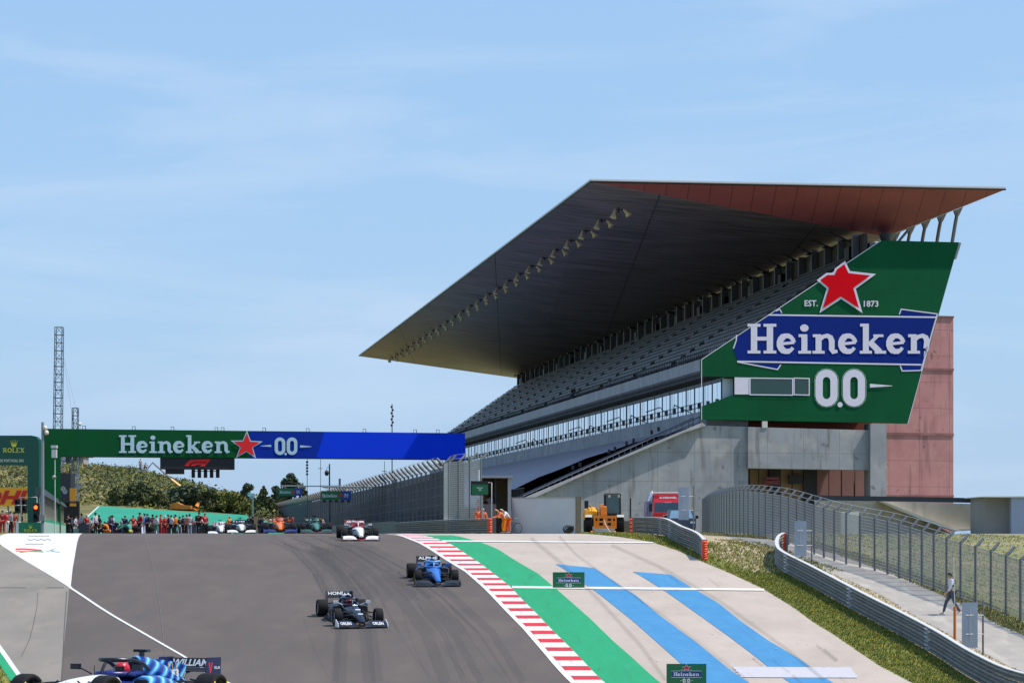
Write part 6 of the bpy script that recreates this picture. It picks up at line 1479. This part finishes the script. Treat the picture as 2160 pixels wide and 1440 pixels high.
# dark van / SUV in front of lorry
b = at(1437, 124); t = thing('dark_van', 'dark blue grey vehicle with wide windscreen partly hidden behind the curved barrier', 'van', b, 0)
m = MB(); m.hexa([(-.85, 0, .35), (.95, 0, .35), (.95, 4, .35), (-.85, 4, .35), (-.88, .05, .98), (.98, .05, .98), (.98, 4, 1.0), (-.88, 4, 1.0)])
m.hexa([(-.85, 1.0, .98), (.95, 1.0, .98), (.95, 4, 1.0), (-.85, 4, 1.0), (-.68, 1.7, 1.6), (.78, 1.7, 1.6), (.8, 3.8, 1.62), (-.7, 3.8, 1.62)]); m.build('body', paint(64, 70, 86, .25, .2), t)
m = MB(); m.add([(-.74, 1.05, 1.02), (.84, 1.05, 1.02), (.7, 1.62, 1.54), (-.6, 1.62, 1.54)], [(0, 1, 2, 3)]); m.v = [v+Vector((0, -.03, 0)) for v in m.v]; m.build('windscreen', mat('van_glass', srgb(130, 160, 180), .08, .5, .1, 1), t)
for x in (-.98, 1.08): m = MB(); m.box(x-.1, x+.1, 1.0, 1.1, 1.0, 1.2); m.build('mirror', M_black, t)
for x in (-.65, .75): m = MB(); m.box(x-.15, x+.15, -.03, .05, .68, .82); m.build('headlight', paint(226, 230, 232, .2), t)
for x in (-.75, .85):
    for y in (.8, 3.2): m = MB(); m.lathe([(.2, -.1), (.34, -.1), (.34, .1), (.2, .1)], (x, y, .34), 'x', 16); m.build('wheel', M_tyre, t)
# bicycles / bundles: dark tyre stack by the white wall and two parked mopeds seen as frames
b = at(1199, 124.5); t = thing('hose_bundle', 'dark coiled bundle lying against the white boundary wall', 'bundle', b, 0)
m = MB()
for i in range(7):
    a0 = i*.5; R2 = .32-.02*i; m.tube([(R2*cos(a)*1.1+.02*i, -.1+.1*sin(a*2+i), .3+R2*.8*sin(a+a0)) for a in [2*pi*k/14 for k in range(15)]], .035, 5)
m.build('coil', paint(46, 54, 52, .6), t)
b = at(1077, 118.5); t = thing('bicycle', 'dark bicycle leaning at the booth beside the marshals', 'bicycle', b, radians(60))
for y in (-.5, .5): m = MB(); m.tube([(0, y+.33*cos(a), .34+.33*sin(a)) for a in [2*pi*k/18 for k in range(19)]], .022, 5); w_ = m.build('wheel', M_black, t)
m = MB()
for a_, b_ in (((0, -.5, .34), (0, -.35, .85)), ((0, -.35, .8), (0, .15, .78)), ((0, .15, .78), (0, .02, .32)), ((0, .02, .32), (0, -.4, .75)), ((0, .02, .32), (0, .5, .34)), ((0, .5, .34), (0, .15, .75)), ((-.22, -.38, .95), (.22, -.38, .95)), ((0, -.35, .85), (0, -.38, .95))): m.tube([a_, b_], .018, 5)
m.build('frame', paint(150, 152, 156, .4, .4), t)
m = MB(); m.box(-.06, .06, .05, .3, .88, .93); m.tube([(0, .15, .78), (0, .17, .9)], .015, 4); m.build('saddle', M_black, t)
# ================================================================== people
def skin(nodes, edges, name, sub=1):
    """one continuous skinned surface; nodes: list of (pos, radius), first is the root"""
    me = bpy.data.meshes.new('t'); me.from_pydata([tuple(n_[0]) for n_ in nodes], edges, []); me.update()
    ob = bpy.data.objects.new('t', me); col.objects.link(ob)
    md = ob.modifiers.new('s', 'SKIN'); md.use_smooth_shade = True
    if not me.skin_vertices: bpy.context.view_layer.update()
    for i, n_ in enumerate(nodes):
        r = n_[1]; me.skin_vertices[0].data[i].radius = (r, r) if not isinstance(r, tuple) else r; me.skin_vertices[0].data[i].use_root = i == 0
    if sub: s_ = ob.modifiers.new('u', 'SUBSURF'); s_.levels = sub; s_.render_levels = sub
    bpy.context.view_layer.update()
    out = bpy.data.meshes.new_from_object(ob.evaluated_get(bpy.context.evaluated_depsgraph_get()))
    bpy.data.objects.remove(ob); bpy.data.meshes.remove(me)
    out.name = name; return out
def clean(me, m_):
    me.materials.clear(); me.materials.append(m_)
    me.polygons.foreach_set('use_smooth', [True]*len(me.polygons)); return me
M_skin = mat('skin', srgb(196, 142, 112), .6, 0, .06, 4); M_hair = paint(40, 30, 26, .8)
def human(key, P_, cap=False):
    """P_: joint overrides. facing -y. returns dict of meshes"""
    B = dict(pel=(0, 0, .95), bel=(0, 0, 1.1), che=(0, 0, 1.28), nec=(0, .01, 1.47), hea=(0, -.01, 1.585), top=(0, .0, 1.68),
             sl=(-.18, .01, 1.405), sr=(.18, .01, 1.405), el=(-.25, .03, 1.13), er=(.25, .03, 1.13), wl=(-.26, -.05, .89), wr=(.26, -.05, .89),
             hl=(-.095, 0, .90), hr=(.095, 0, .90), kl=(-.11, -.02, .49), kr=(.11, -.02, .49), al=(-.115, .02, .09), ar=(.115, .02, .09))
    B.update(P_); V = {k: Vector(v) for k, v in B.items()}
    face = (V['hea']-V['nec']).normalized(); fw = Vector(B.get('fwd', (0, -1, 0))).normalized()
    nodes = []; idx = {}; ed = []
    def nd(k, p, r): idx[k] = len(nodes); nodes.append((Vector(p), r)); return idx[k]
    nd('pel', V['pel'], (.13, .1)); nd('bel', V['bel'], (.125, .095)); nd('che', V['che'], (.155, .11)); nd('nec', V['nec'], .055); nd('hea', V['hea'], (.078, .088)); nd('top', V['top'], (.066, .076))
    ed += [(0, 1), (1, 2), (2, 3), (3, 4), (4, 5)]
    nd('chin', V['hea']+fw*.055-face*.055, .035); ed.append((4, idx['chin'])); 
    for s_ in 'lr':
        a = nd('s'+s_, V['s'+s_], .066); b = nd('e'+s_, V['e'+s_], .043); c = nd('w'+s_, V['w'+s_], .029); ed += [(2, a), (a, b), (b, c)]
        d = (V['w'+s_]-V['e'+s_]).normalized(); q = d.cross(fw); q = q.normalized() if q.length > .1 else Vector((0, 0, 1)); sg = 1 if s_ == 'l' else -1
        pm = nd('p'+s_, V['w'+s_]+d*.07, (.036, .02)); ed.append((c, pm)); bend = (fw*.4+q*0).normalized()
        for i, (off, ln) in enumerate(((-.027, .062), (-.009, .075), (.010, .07), (.027, .055))):
            o = V['w'+s_]+d*.09+fw*off; f1_ = nd('f%s%d' % (s_, i), o+d*.03, .009); f2_ = nd('g%s%d' % (s_, i), o+d*(.03+ln*.5)+q*sg*.012, .0085); f3_ = nd('h%s%d' % (s_, i), o+d*(.03+ln*.85)+q*sg*.035, .0075)
            ed += [(pm, f1_), (f1_, f2_), (f2_, f3_)]
        tb = nd('t'+s_, V['w'+s_]+d*.05+fw*.04, .011); t2 = nd('u'+s_, V['w'+s_]+d*.085+fw*.058, .0095); ed += [(pm, tb), (tb, t2)]
        a = nd('h'+s_, V['h'+s_], .088); b = nd('k'+s_, V['k'+s_], .058); c = nd('a'+s_, V['a'+s_], .038); e_ = nd('o'+s_, V['a'+s_]+fw*.15+Vector((0, 0, -.045)), (.04, .028)); ed += [(0, a), (a, b), (b, c), (c, e_)]
    out = {}; out['body'] = clean(skin(nodes, ed, 'person_body', 1), M_skin)
    T = [(V['bel']+(V['pel']-V['bel'])*.7, (.15, .12)), (V['bel'], (.145, .115)), (V['che'], (.175, .13)), (V['nec']-(V['nec']-V['che'])*.15, .07), (V['sl'], .08), (V['el'], .058), (V['wl']+(V['el']-V['wl'])*.12, .042), (V['sr'], .08), (V['er'], .058), (V['wr']+(V['er']-V['wr'])*.12, .042)]
    out['shirt'] = clean(skin(T, [(0, 1), (1, 2), (2, 3), (2, 4), (4, 5), (5, 6), (2, 7), (7, 8), (8, 9)], 'shirt'), M_hair)
    T = [(V['pel']+Vector((0, 0, .04)), (.15, .12)), (V['hl'], .105), (V['kl'], .074), (V['al']+(V['kl']-V['al'])*.08, .058), (V['hr'], .105), (V['kr'], .074), (V['ar']+(V['kr']-V['ar'])*.08, .058)]
    out['trousers'] = clean(skin(T, [(0, 1), (1, 2), (2, 3), (0, 4), (4, 5), (5, 6)], 'trousers'), M_hair)
    m = MB()
    for s_ in 'lr':
        a = V['a'+s_]; R_ = []
        sd = Vector((-fw.y, fw.x, 0))
        for f, w_, h in ((-.09, .03, .05), (-.06, .045, .1), (.02, .045, .09), (.1, .05, .06), (.19, .035, .04)):
            R_.append([a+fw*f+sd*x*w_+Vector((0, 0, -.085+z*h)) for x, z in ((-1, 0), (1, 0), (.9, .8), (.4, 1), (-.4, 1), (-.9, .8))])
        m.loft(R_, 0)
    out['shoes'] = m.mesh('shoes', M_hair)
    m = MB(); hc = V['hea']+face*.045; R_ = []
    for i in range(1, 7):
        t_ = pi*.55*i/6; rr = .098*sin(t_); hz = .105*cos(t_)
        R_.append([hc+face*(hz-.0)+(Vector((1, 0, 0))*cos(a)*rr*.88+fw*(-.012+sin(a)*rr)) -(face*.05*max(0, -sin(a)) if i > 4 else Vector()) +(face*.045*max(0, sin(a)) if i > 4 else Vector()) for a in [2*pi*k/12 for k in range(12)]])
    m.loft([[hc+face*.106+fw*-.012]*12]+R_, 0, True, cap=False)
    if cap: m.loft([[hc+fw*.06+Vector((x*.06, 0, .01)) for x in (-1, 0, 1)]+[hc+fw*.06+Vector((x*.06, 0, .02)) for x in (1, 0, -1)], [hc+fw*.16+Vector((x*.045, 0, -.005)) for x in (-1, 0, 1)]+[hc+fw*.16+Vector((x*.045, 0, .005)) for x in (1, 0, -1)]], 0)
    out['hair'] = m.mesh('hair', M_hair)
    m = MB()
    sd = fw.cross(face).normalized()
    for s_ in (-1, 1): m.ball(V['hea']+fw*.082+face*.012+sd*s_*.032, .011, 6)
    out['eyes'] = m.mesh('eyes', paint(30, 24, 22)); 
    m = MB(); m.tube([V['hea']+fw*.085+face*.01, V['hea']+fw*.108-face*.02, V['hea']+fw*.085-face*.03], [.008, .014, .006], 5)
    for s_ in (-1, 1): m.ball(V['hea']+sd*s_*.082-face*.005, .022, 6, 0, 1.3, .8, .5)
    out['face'] = m.mesh('nose_and_ears', M_skin)
    return out
UPRIGHT = human('stand', {})
HANDS = human('hips', dict(el=(-.36, .08, 1.16), er=(.36, .08, 1.16), wl=(-.2, -.06, 1.0), wr=(.2, -.06, 1.0), al=(-.17, 0, .09), ar=(.17, .0, .09), kl=(-.14, -.02, .49), kr=(.14, -.02, .49)))
WALK = human('walk', dict(el=(-.24, .14, 1.15), wl=(-.25, .02, .93), er=(.24, -.1, 1.14), wr=(.24, -.26, .95), kl=(-.1, -.22, .52), al=(-.1, -.33, .1), kr=(.1, .08, .5), ar=(.1, .33, .13), che=(0, -.03, 1.28), nec=(0, -.05, 1.47), hea=(0, -.08, 1.58), top=(0, -.08, 1.675), sl=(-.18, -.02, 1.405), sr=(.18, -.02, 1.405)))
LEAN = human('lean', dict(pel=(0, .2, .93), bel=(0, .1, 1.06), che=(0, -.06, 1.2), nec=(0, -.2, 1.33), hea=(0, -.3, 1.41), top=(0, -.35, 1.49), sl=(-.18, -.12, 1.28), sr=(.18, -.12, 1.28), el=(-.24, -.28, 1.05), er=(.24, -.28, 1.05), wl=(-.2, -.5, 1.0), wr=(.2, -.5, 1.0), hl=(-.095, .2, .88), hr=(.095, .2, .88), kl=(-.12, .1, .48), kr=(.12, .12, .48), al=(-.12, .14, .09), ar=(.12, .18, .09)))
CROUCH = human('crouch', dict(pel=(0, .15, .42), bel=(0, .1, .58), che=(0, -.02, .76), nec=(0, -.1, .93), hea=(0, -.15, 1.03), top=(0, -.17, 1.12), sl=(-.18, -.04, .87), sr=(.18, -.04, .87), el=(-.26, -.3, .72), er=(.26, -.3, .72), wl=(-.15, -.48, .62), wr=(.15, -.48, .62), hl=(-.1, .15, .4), hr=(.1, .15, .4), kl=(-.17, -.28, .5), kr=(.17, -.25, .48), al=(-.15, -.02, .09), ar=(.15, .0, .09)))
POINT = human('point', dict(er=(.36, -.16, 1.36), wr=(.4, -.4, 1.42), el=(-.27, .02, 1.14), wl=(-.2, -.18, 1.02)))
CAPPED = human('cap', {}, True)
def person(pose, label, loc, rotz, shirt, trous, hair=(40, 30, 26), shoes=(40, 40, 44), group=None, scale=1.0, faced=True, cat='person'):
    t = thing('person', label, cat, loc, rotz, group); t.scale = (scale,)*3
    o = link('person_body', pose['body'], t)
    for k, c in (('shirt', shirt), ('trousers', trous), ('shoes', shoes), ('hair', hair)):
        o = link(k, pose[k], t); o.material_slots[0].link = 'OBJECT'; o.material_slots[0].material = c if not isinstance(c, tuple) else cloth(*c)
    if faced: link('eyes', pose['eyes'], t); link('nose_and_ears', pose['face'], t)
    return t
# the walking man
b = gpt(2008, 1297)
w1 = person(WALK, 'man in white top and grey trousers walking along the service road', b, radians(-82), (214, 212, 222), (74, 84, 94), (34, 26, 22), (214, 216, 220), scale=1.0)
t = thing('backpack_camera', 'camera with black straps carried on the walking man back', 'camera', (b.x+.02, b.y-.13/RHO, b.z+1.2), 0)
m = MB(); m.box(-.05, .06, -.12, -.02, -.05, .06); m.lathe([(.04, 0), (.045, -.1), (.03, -.11)], (0, -.12, 0), 'y', 10); m.build('camera_body', M_black, t)
m = MB(); m.tube([(-.05, -.02, .0), (-.1, 0, .2), (0, .1, .3)], .012, 4); m.tube([(.05, -.02, 0), (.09, .0, .2), (.03, .1, .3)], .012, 4); m.build('strap', M_black, t)
# marshals
OR = (236, 96, 30)
def vest(t, pose, c=(228, 222, 224)):
    m = MB()
    return m
b = at(1058, 117); person(LEAN, 'marshal in orange suit leaning left beside the orange barrier end', b, radians(-70), (226, 110, 60), (240, 130, 20), (226, 170, 130), group='orange clad track marshals', scale=1.0)
b = at(1068, 117.8); person(LEAN, 'marshal in orange trousers and white top bending beside the barrier end', b, radians(-60), (228, 222, 226), (240, 92, 24), (220, 214, 210), group='orange clad track marshals', scale=1.02)
b = at(1010, 123.5); person(UPRIGHT, 'marshal in orange jacket behind the barrier, left one of two', b, radians(30), OR, OR, (200, 60, 40), group='orange clad track marshals', scale=1.0)
b = at(1019, 123.5); person(UPRIGHT, 'marshal in orange jacket with pale bib behind the barrier, right one of two', b, radians(-10), (232, 120, 80), OR, (210, 190, 170), group='orange clad track marshals', scale=.96)
for px, c, lab in ((1014, (150, 30, 40), 'person in dark red top standing inside the booth, leftmost'), (1023, (130, 26, 34), 'person in dark red top inside the booth, next to the white shirted one'), (1033, (226, 224, 226), 'person in white shirt and blue jeans inside the booth')):
    b = at(px, 128.4); b.z += .95; person(UPRIGHT, lab, b, radians(180 if px > 1030 else 0), c, (40, 70, 130), group='people in the booth')
bx = at(1022, 128.4); t = thing('booth_platform', 'raised platform carrying the people inside the booth', 'platform', bx); m = MB(); m.box(-.5, .6, -.35, .5, 0, .93); m.build('deck', paint(108, 100, 104, .8), t)
m = MB(); m.box(-.52, .62, -.37, .52, .93, .95); m.build('deck_top', M_dsteel, t)
# cherry picker crew
for px, c, lab in ((296, (150, 160, 170), 'person in grey standing at the left of the raised basket'), (306, (176, 140, 130), 'person in pinkish top crouching at the right of the raised basket')):
    p = pos(px, 993, 286); p.z += .12; person(UPRIGHT if px < 300 else CROUCH, lab, p, radians(40), c, (60, 62, 70), group='people in the boom lift basket', faced=False)
# camera crew on the upper terrace
for i, (px, py) in enumerate(((1212, 829), (1190, 836))):
    p = on_s(px, py, 1); 
    # place on the front row of the upper terrace at u = 49
    k_ = (px-CX)/FL; u = 49.2; s_ = u*(cR-k_*sR)/(k_*cR+sR); q = SW(u, s_, 14.62)
    person(UPRIGHT if i == 0 else CROUCH, ('black clad person standing' if i == 0 else 'black clad person crouching')+' at the front rail of the upper terrace', q, radians(-60), (26, 26, 30), (22, 22, 26), group='people on the upper terrace', scale=1.15 if i == 0 else 1.0, faced=False)
k_ = (1207-CX)/FL; s_ = 48.6*(cR-k_*sR)/(k_*cR+sR); q = SW(48.7, s_, 14.62); t = thing('tripod_camera', 'black television camera on a tripod at the front of the upper terrace', 'camera', q, 0)
m = MB(); m.box(-.25, .25, -.4, .3, 1.35, 1.75); m.tube([(0, -.4, 1.55), (0, -.8, 1.55)], .13, 8); m.build('camera_body', M_black, t)
for a in range(3): m = MB(); m.tube([(0, 0, 1.35), (.5*cos(a*2.1), .5*sin(a*2.1), 0)], .05, 5); m.build('tripod_leg', M_black, t)
# pit crew and officials in front of the bank
C_ = {'r': (160, 20, 34), 'k': (24, 26, 34), 'w': (196, 198, 206), 'o': (220, 116, 26), 'n': (34, 44, 84), 'g': (60, 160, 140), 'y': (180, 200, 40), 's': (150, 156, 166), 'b': (90, 130, 190)}
crew = [  # px, pose, shirt, trousers, hair, where and look
 (144, 'S', 'k', 'k', 'k', 'black clad person, leftmost at the end of the pit wall'), (152, 'S', 's', 'k', 'k', 'person in grey top and black trousers beside the pit wall end'), (160, 'H', 'w', 's', 'k', 'person in white top by the pale box'),
 (172, 'S', 'w', 'k', 'n', 'tall person in white top and black trousers left of the crouching orange crew'), (183, 'H', 'r', 'k', 'w', 'person in dark red and white near the left of the crew row'), (191, 'C', 'r', 'k', 'k', 'low crouching figure in red at the left of the crew row'),
 (201, 'S', 'w', 'k', 'k', 'tall person in white shirt and dark trousers standing clear of the row'), (209, 'H', 'n', 'k', 'k', 'dark blue clad person just right of the tall white shirt'), (214, 'C', 'k', 'k', 'k', 'crouching black figure left of the orange pair'),
 (225, 'C', 'o', 'o', 'k', 'crouching person in orange, left of the orange pair'), (234, 'S', 'n', 'n', 'k', 'navy clad person between the two orange ones'), (248, 'C', 'o', 'k', 'k', 'crouching person in orange top and black trousers, right of the orange pair'), (241, 'C', 'k', 'k', 'k', 'black crouching figure between the orange pair'),
 (258, 'C', 'g', 'n', 'k', 'crouching person in teal in front of the violet car'), (264, 'S', 'n', 'g', 'k', 'person in navy and teal left of the first red suit'), (273, 'C', 'g', 'y', 'k', 'person in teal and lime crouching low'), (281, 'H', 'r', 'r', 'k', 'person in full red suit with hands on hips, leftmost red suit'),
 (289, 'C', 'k', 'k', 'k', 'black crouching figure behind the leftmost red suit'), (295, 'S', 'r', 'k', 'k', 'tall person in red jacket and black trousers, second red from the left'), (305, 'S', 'b', 'w', 'k', 'person in light blue and white before the violet car'), (311, 'S', 'n', 'k', 'k', 'navy clad person between the red suits'), (317, 'C', 'k', 'k', 'k', 'dark crouching figure left of the striding red one'),
 (322, 'S', 'r', 'r', 'k', 'person in red suit with dark hair in the middle of the row'), (330, 'H', 'w', 'g', 'k', 'person in white and teal right of the middle red suit'), (339, 'S', 'r', 'r', 'r', 'shorter person in red suit and red cap'), (348, 'H', 'r', 'r', 'w', 'person in red suit with hands on hips, rightmost of the red suits'), (355, 'S', 'k', 'k', 'k', 'black clad person right of the red suits'),
 (361, 'H', 'w', 'k', 'k', 'person in white top among black clad crew'), (370, 'S', 'o', 'k', 'k', 'short person in pale orange top'), (379, 'H', 'k', 's', 'k', 'person in black top and grey trousers at the right of the row'), (386, 'S', 'n', 'k', 'k', 'navy clad person left of the grey shirt'), (394, 'H', 'o', 'k', 'k', 'person in orange top beside a grey shirted one'),
 (400, 'S', 's', 's', 'k', 'person in grey shirt turned away near the right end'), (413, 'S', 'k', 'k', 'k', 'black clad person with lime details near the right end'), (420, 'S', 'k', 'k', 'k', 'tallest black clad person near the right end of the row'), (426, 'S', 'w', 'k', 'k', 'person in white shoulders behind the tallest black clad one'), (432, 'H', 'r', 'k', 'r', 'person in bright red jacket at the right end of the row'),
 (484, 'S', 'o', 'k', 'o', 'person in orange cap standing behind the farther blue and white car'), (526, 'H', 'k', 'k', 'k', 'black clad person right of the blue and white car'), (533, 'S', 'n', 'k', 'k', 'dark clad person beside the brown board'), (547, 'S', 'k', 'k', 'k', 'black clad person behind the orange car, left'), (607, 'S', 'k', 'k', 'k', 'dark clad person behind the orange car, right'), (617, 'S', 'r', 'w', 'k', 'person in red and white behind the orange car right wheel'), (645, 'H', 'k', 'k', 'k', 'dark clad person behind the dark green car, left'), (677, 'S', 'k', 'k', 'k', 'dark clad person behind the dark green car, right')]
PO = {'S': (UPRIGHT, CAPPED, POINT), 'H': (HANDS,), 'C': (CROUCH,)}
rnd = random.Random(21)
for i, (px, po, a, b_, h, lab) in enumerate(crew):
    Y = 155+rnd.uniform(-4, 6)+(6 if px > 440 else 0); p = at(px, Y); ch = PO[po]
    person(ch[rnd.randrange(len(ch))], lab, p, rnd.uniform(-2.6, 2.6), C_[a], C_[b_], C_[h], group='pit crew and officials on the grid', scale=rnd.uniform(.97, 1.08)*(1.08 if px in (201, 295, 322, 420, 172) else 1), faced=False)
extra = [('left of the white shirted tall person', 147, 197), ('around the orange crouching pair', 217, 262), ('in front of the violet cover', 267, 320), ('right of the red suits', 342, 392), ('near the right end of the row', 396, 436), ('between the cars on the grid', 500, 690)]
for q_, (wh, xa, xb) in enumerate(extra):
    for j in range(5):
        po = 'CHSCH'[j]; ca, cb = rnd.choice(['k', 'k', 'n', 's', 'r', 'w']), rnd.choice(['k', 'k', 'n'])
        px = xa+(xb-xa)*(j+.5+rnd.uniform(-.3, .3))/5; Y = rnd.uniform(160, 172); ch = PO[po]
        lab = {'k': 'black', 'n': 'navy', 's': 'grey', 'r': 'red', 'w': 'white'}[ca]+' topped figure in the back of the crew, '+wh
        person(ch[rnd.randrange(len(ch))], lab+', %s from its left' % ('first', 'second', 'third', 'fourth', 'fifth')[j] if False else lab, at(px, Y), rnd.uniform(-2.6, 2.6), C_[ca], C_[cb], C_['k'], group='crew members standing at the back of the grid', scale=rnd.uniform(.97, 1.08), faced=False)
for i, (px, c, d_, lab) in enumerate(((5, 'r', 'r', 'person in red at the very left edge behind the arch leg'), (14, 'r', 'w', 'person in red vest and white cap under the arch, left'), (22, 's', 'k', 'person in grey top under the arch'), (30, 'r', 'r', 'thin person in red suit under the arch, right'), (46, 'k', 'k', 'dark clad person above the small green board'))):
    Y = 135+i*2; p = at(px, Y); person(UPRIGHT, lab, p, 1.2*i, C_[c], C_[d_], C_['w'] if i == 1 else C_['k'], group='people by the pit wall', faced=False)
# pale covered shape (violet car cover) behind the crew, tyre stacks, equipment
t = thing('covered_car', 'racing car under a pale violet cover behind the crew', 'racing car', at(292, 172), 0)
m = MB(); R_ = []
for y, w_, h in ((-2.8, .9, .35), (-2, 1.4, .7), (-1, 1.6, .95), (0, 1.7, 1.2), (1, 1.7, 1.25), (2, 1.4, 1.0), (2.6, .9, .5)): R_.append([Vector((w_*cos(a)*1.25, y, max(0, h*sin(a)))) for a in [pi*k/10 for k in range(11)]])
m.loft(R_, 0, True, closed=False, cap=False); m.build('cover', paint(170, 172, 214, .6), t)
m = MB(); m.box(-.9, 1.0, -2.9, -2.85, .05, .3); m.build('trim', paint(120, 124, 180), t)
for px, Y, c_, lab in ((178, 153, (60, 66, 80), 'dark equipment cart at the left end of the crew row'), (246, 157, (36, 40, 60), 'navy equipment cart behind the orange crew'), (343, 158, (150, 30, 44), 'dark red equipment cart among the red suits'), (404, 158, (70, 74, 84), 'grey equipment cart near the right end of the crew')):
    t = thing('equipment_cart', lab, 'cart', at(px, Y), 0, 'equipment carts on the grid')
    m = MB(); m.box(-.4, .4, -.3, .5, .22, .85); m.box(-.42, .42, -.32, .52, .85, .9); m.box(-.2, .15, -.1, .3, .9, 1.12); m.build('body', paint(*c_), t)
    for x in (-.38, .38): m = MB(); m.lathe([(.05, -.05), (.15, -.05), (.15, .05), (.05, .05)], (x, -.1, .15), 'x', 12); m.build('wheel', M_tyre, t)
    m = MB(); m.tube([(-.4, .5, .8), (-.4, .7, 1.25), (.4, .7, 1.25), (.4, .5, .8)], .02, 4, 0, False); m.build('handle', paint(150, 152, 156, .4, .4), t)
for k_, (px, Y, lab) in enumerate(((268, 152, 'black tyre stack at the left behind the crew row'), (288, 152, 'black tyre stack between the red suited crew'), (318, 151, 'black tyre stack in the middle of the crew row'), (440, 141, 'black tyre stack left of the farthest white and red car'))):
    t = thing('tyre_stack', lab, 'tyres', at(px, Y), 0, 'tyre stacks on the grid')
    for q in range(2): m = MB(); m.lathe([(.18, 0), (.3, 0), (.34, .06), (.34, .3), (.3, .36), (.18, .36)], (0, 0, .38*q), 'z', 14); m.build('tyre', M_tyre, t)
t = thing('pale_box', 'pale green equipment box beside the pit wall end', 'box', at(162, 153), 0); m = MB(); m.box(-.25, .25, 0, .5, 0, .55); m.build('body', paint(130, 176, 166), t); m = MB(); m.box(-.27, .27, -.02, .52, .55, .6); m.build('lid', paint(170, 190, 186), t)
t = thing('brown_board', 'light brown sand coloured mound board beyond the crest', 'board', at(548, 200), 0); m = MB(); frame_poly(m, [(513, 1128), (516, 1102), (526, 1090), (540, 1088), (556, 1090), (558, 1128)], 200, .3); m.build('board', mat('sand_board', srgb(176, 148, 112), .9, 0, .15, .8), t, True)
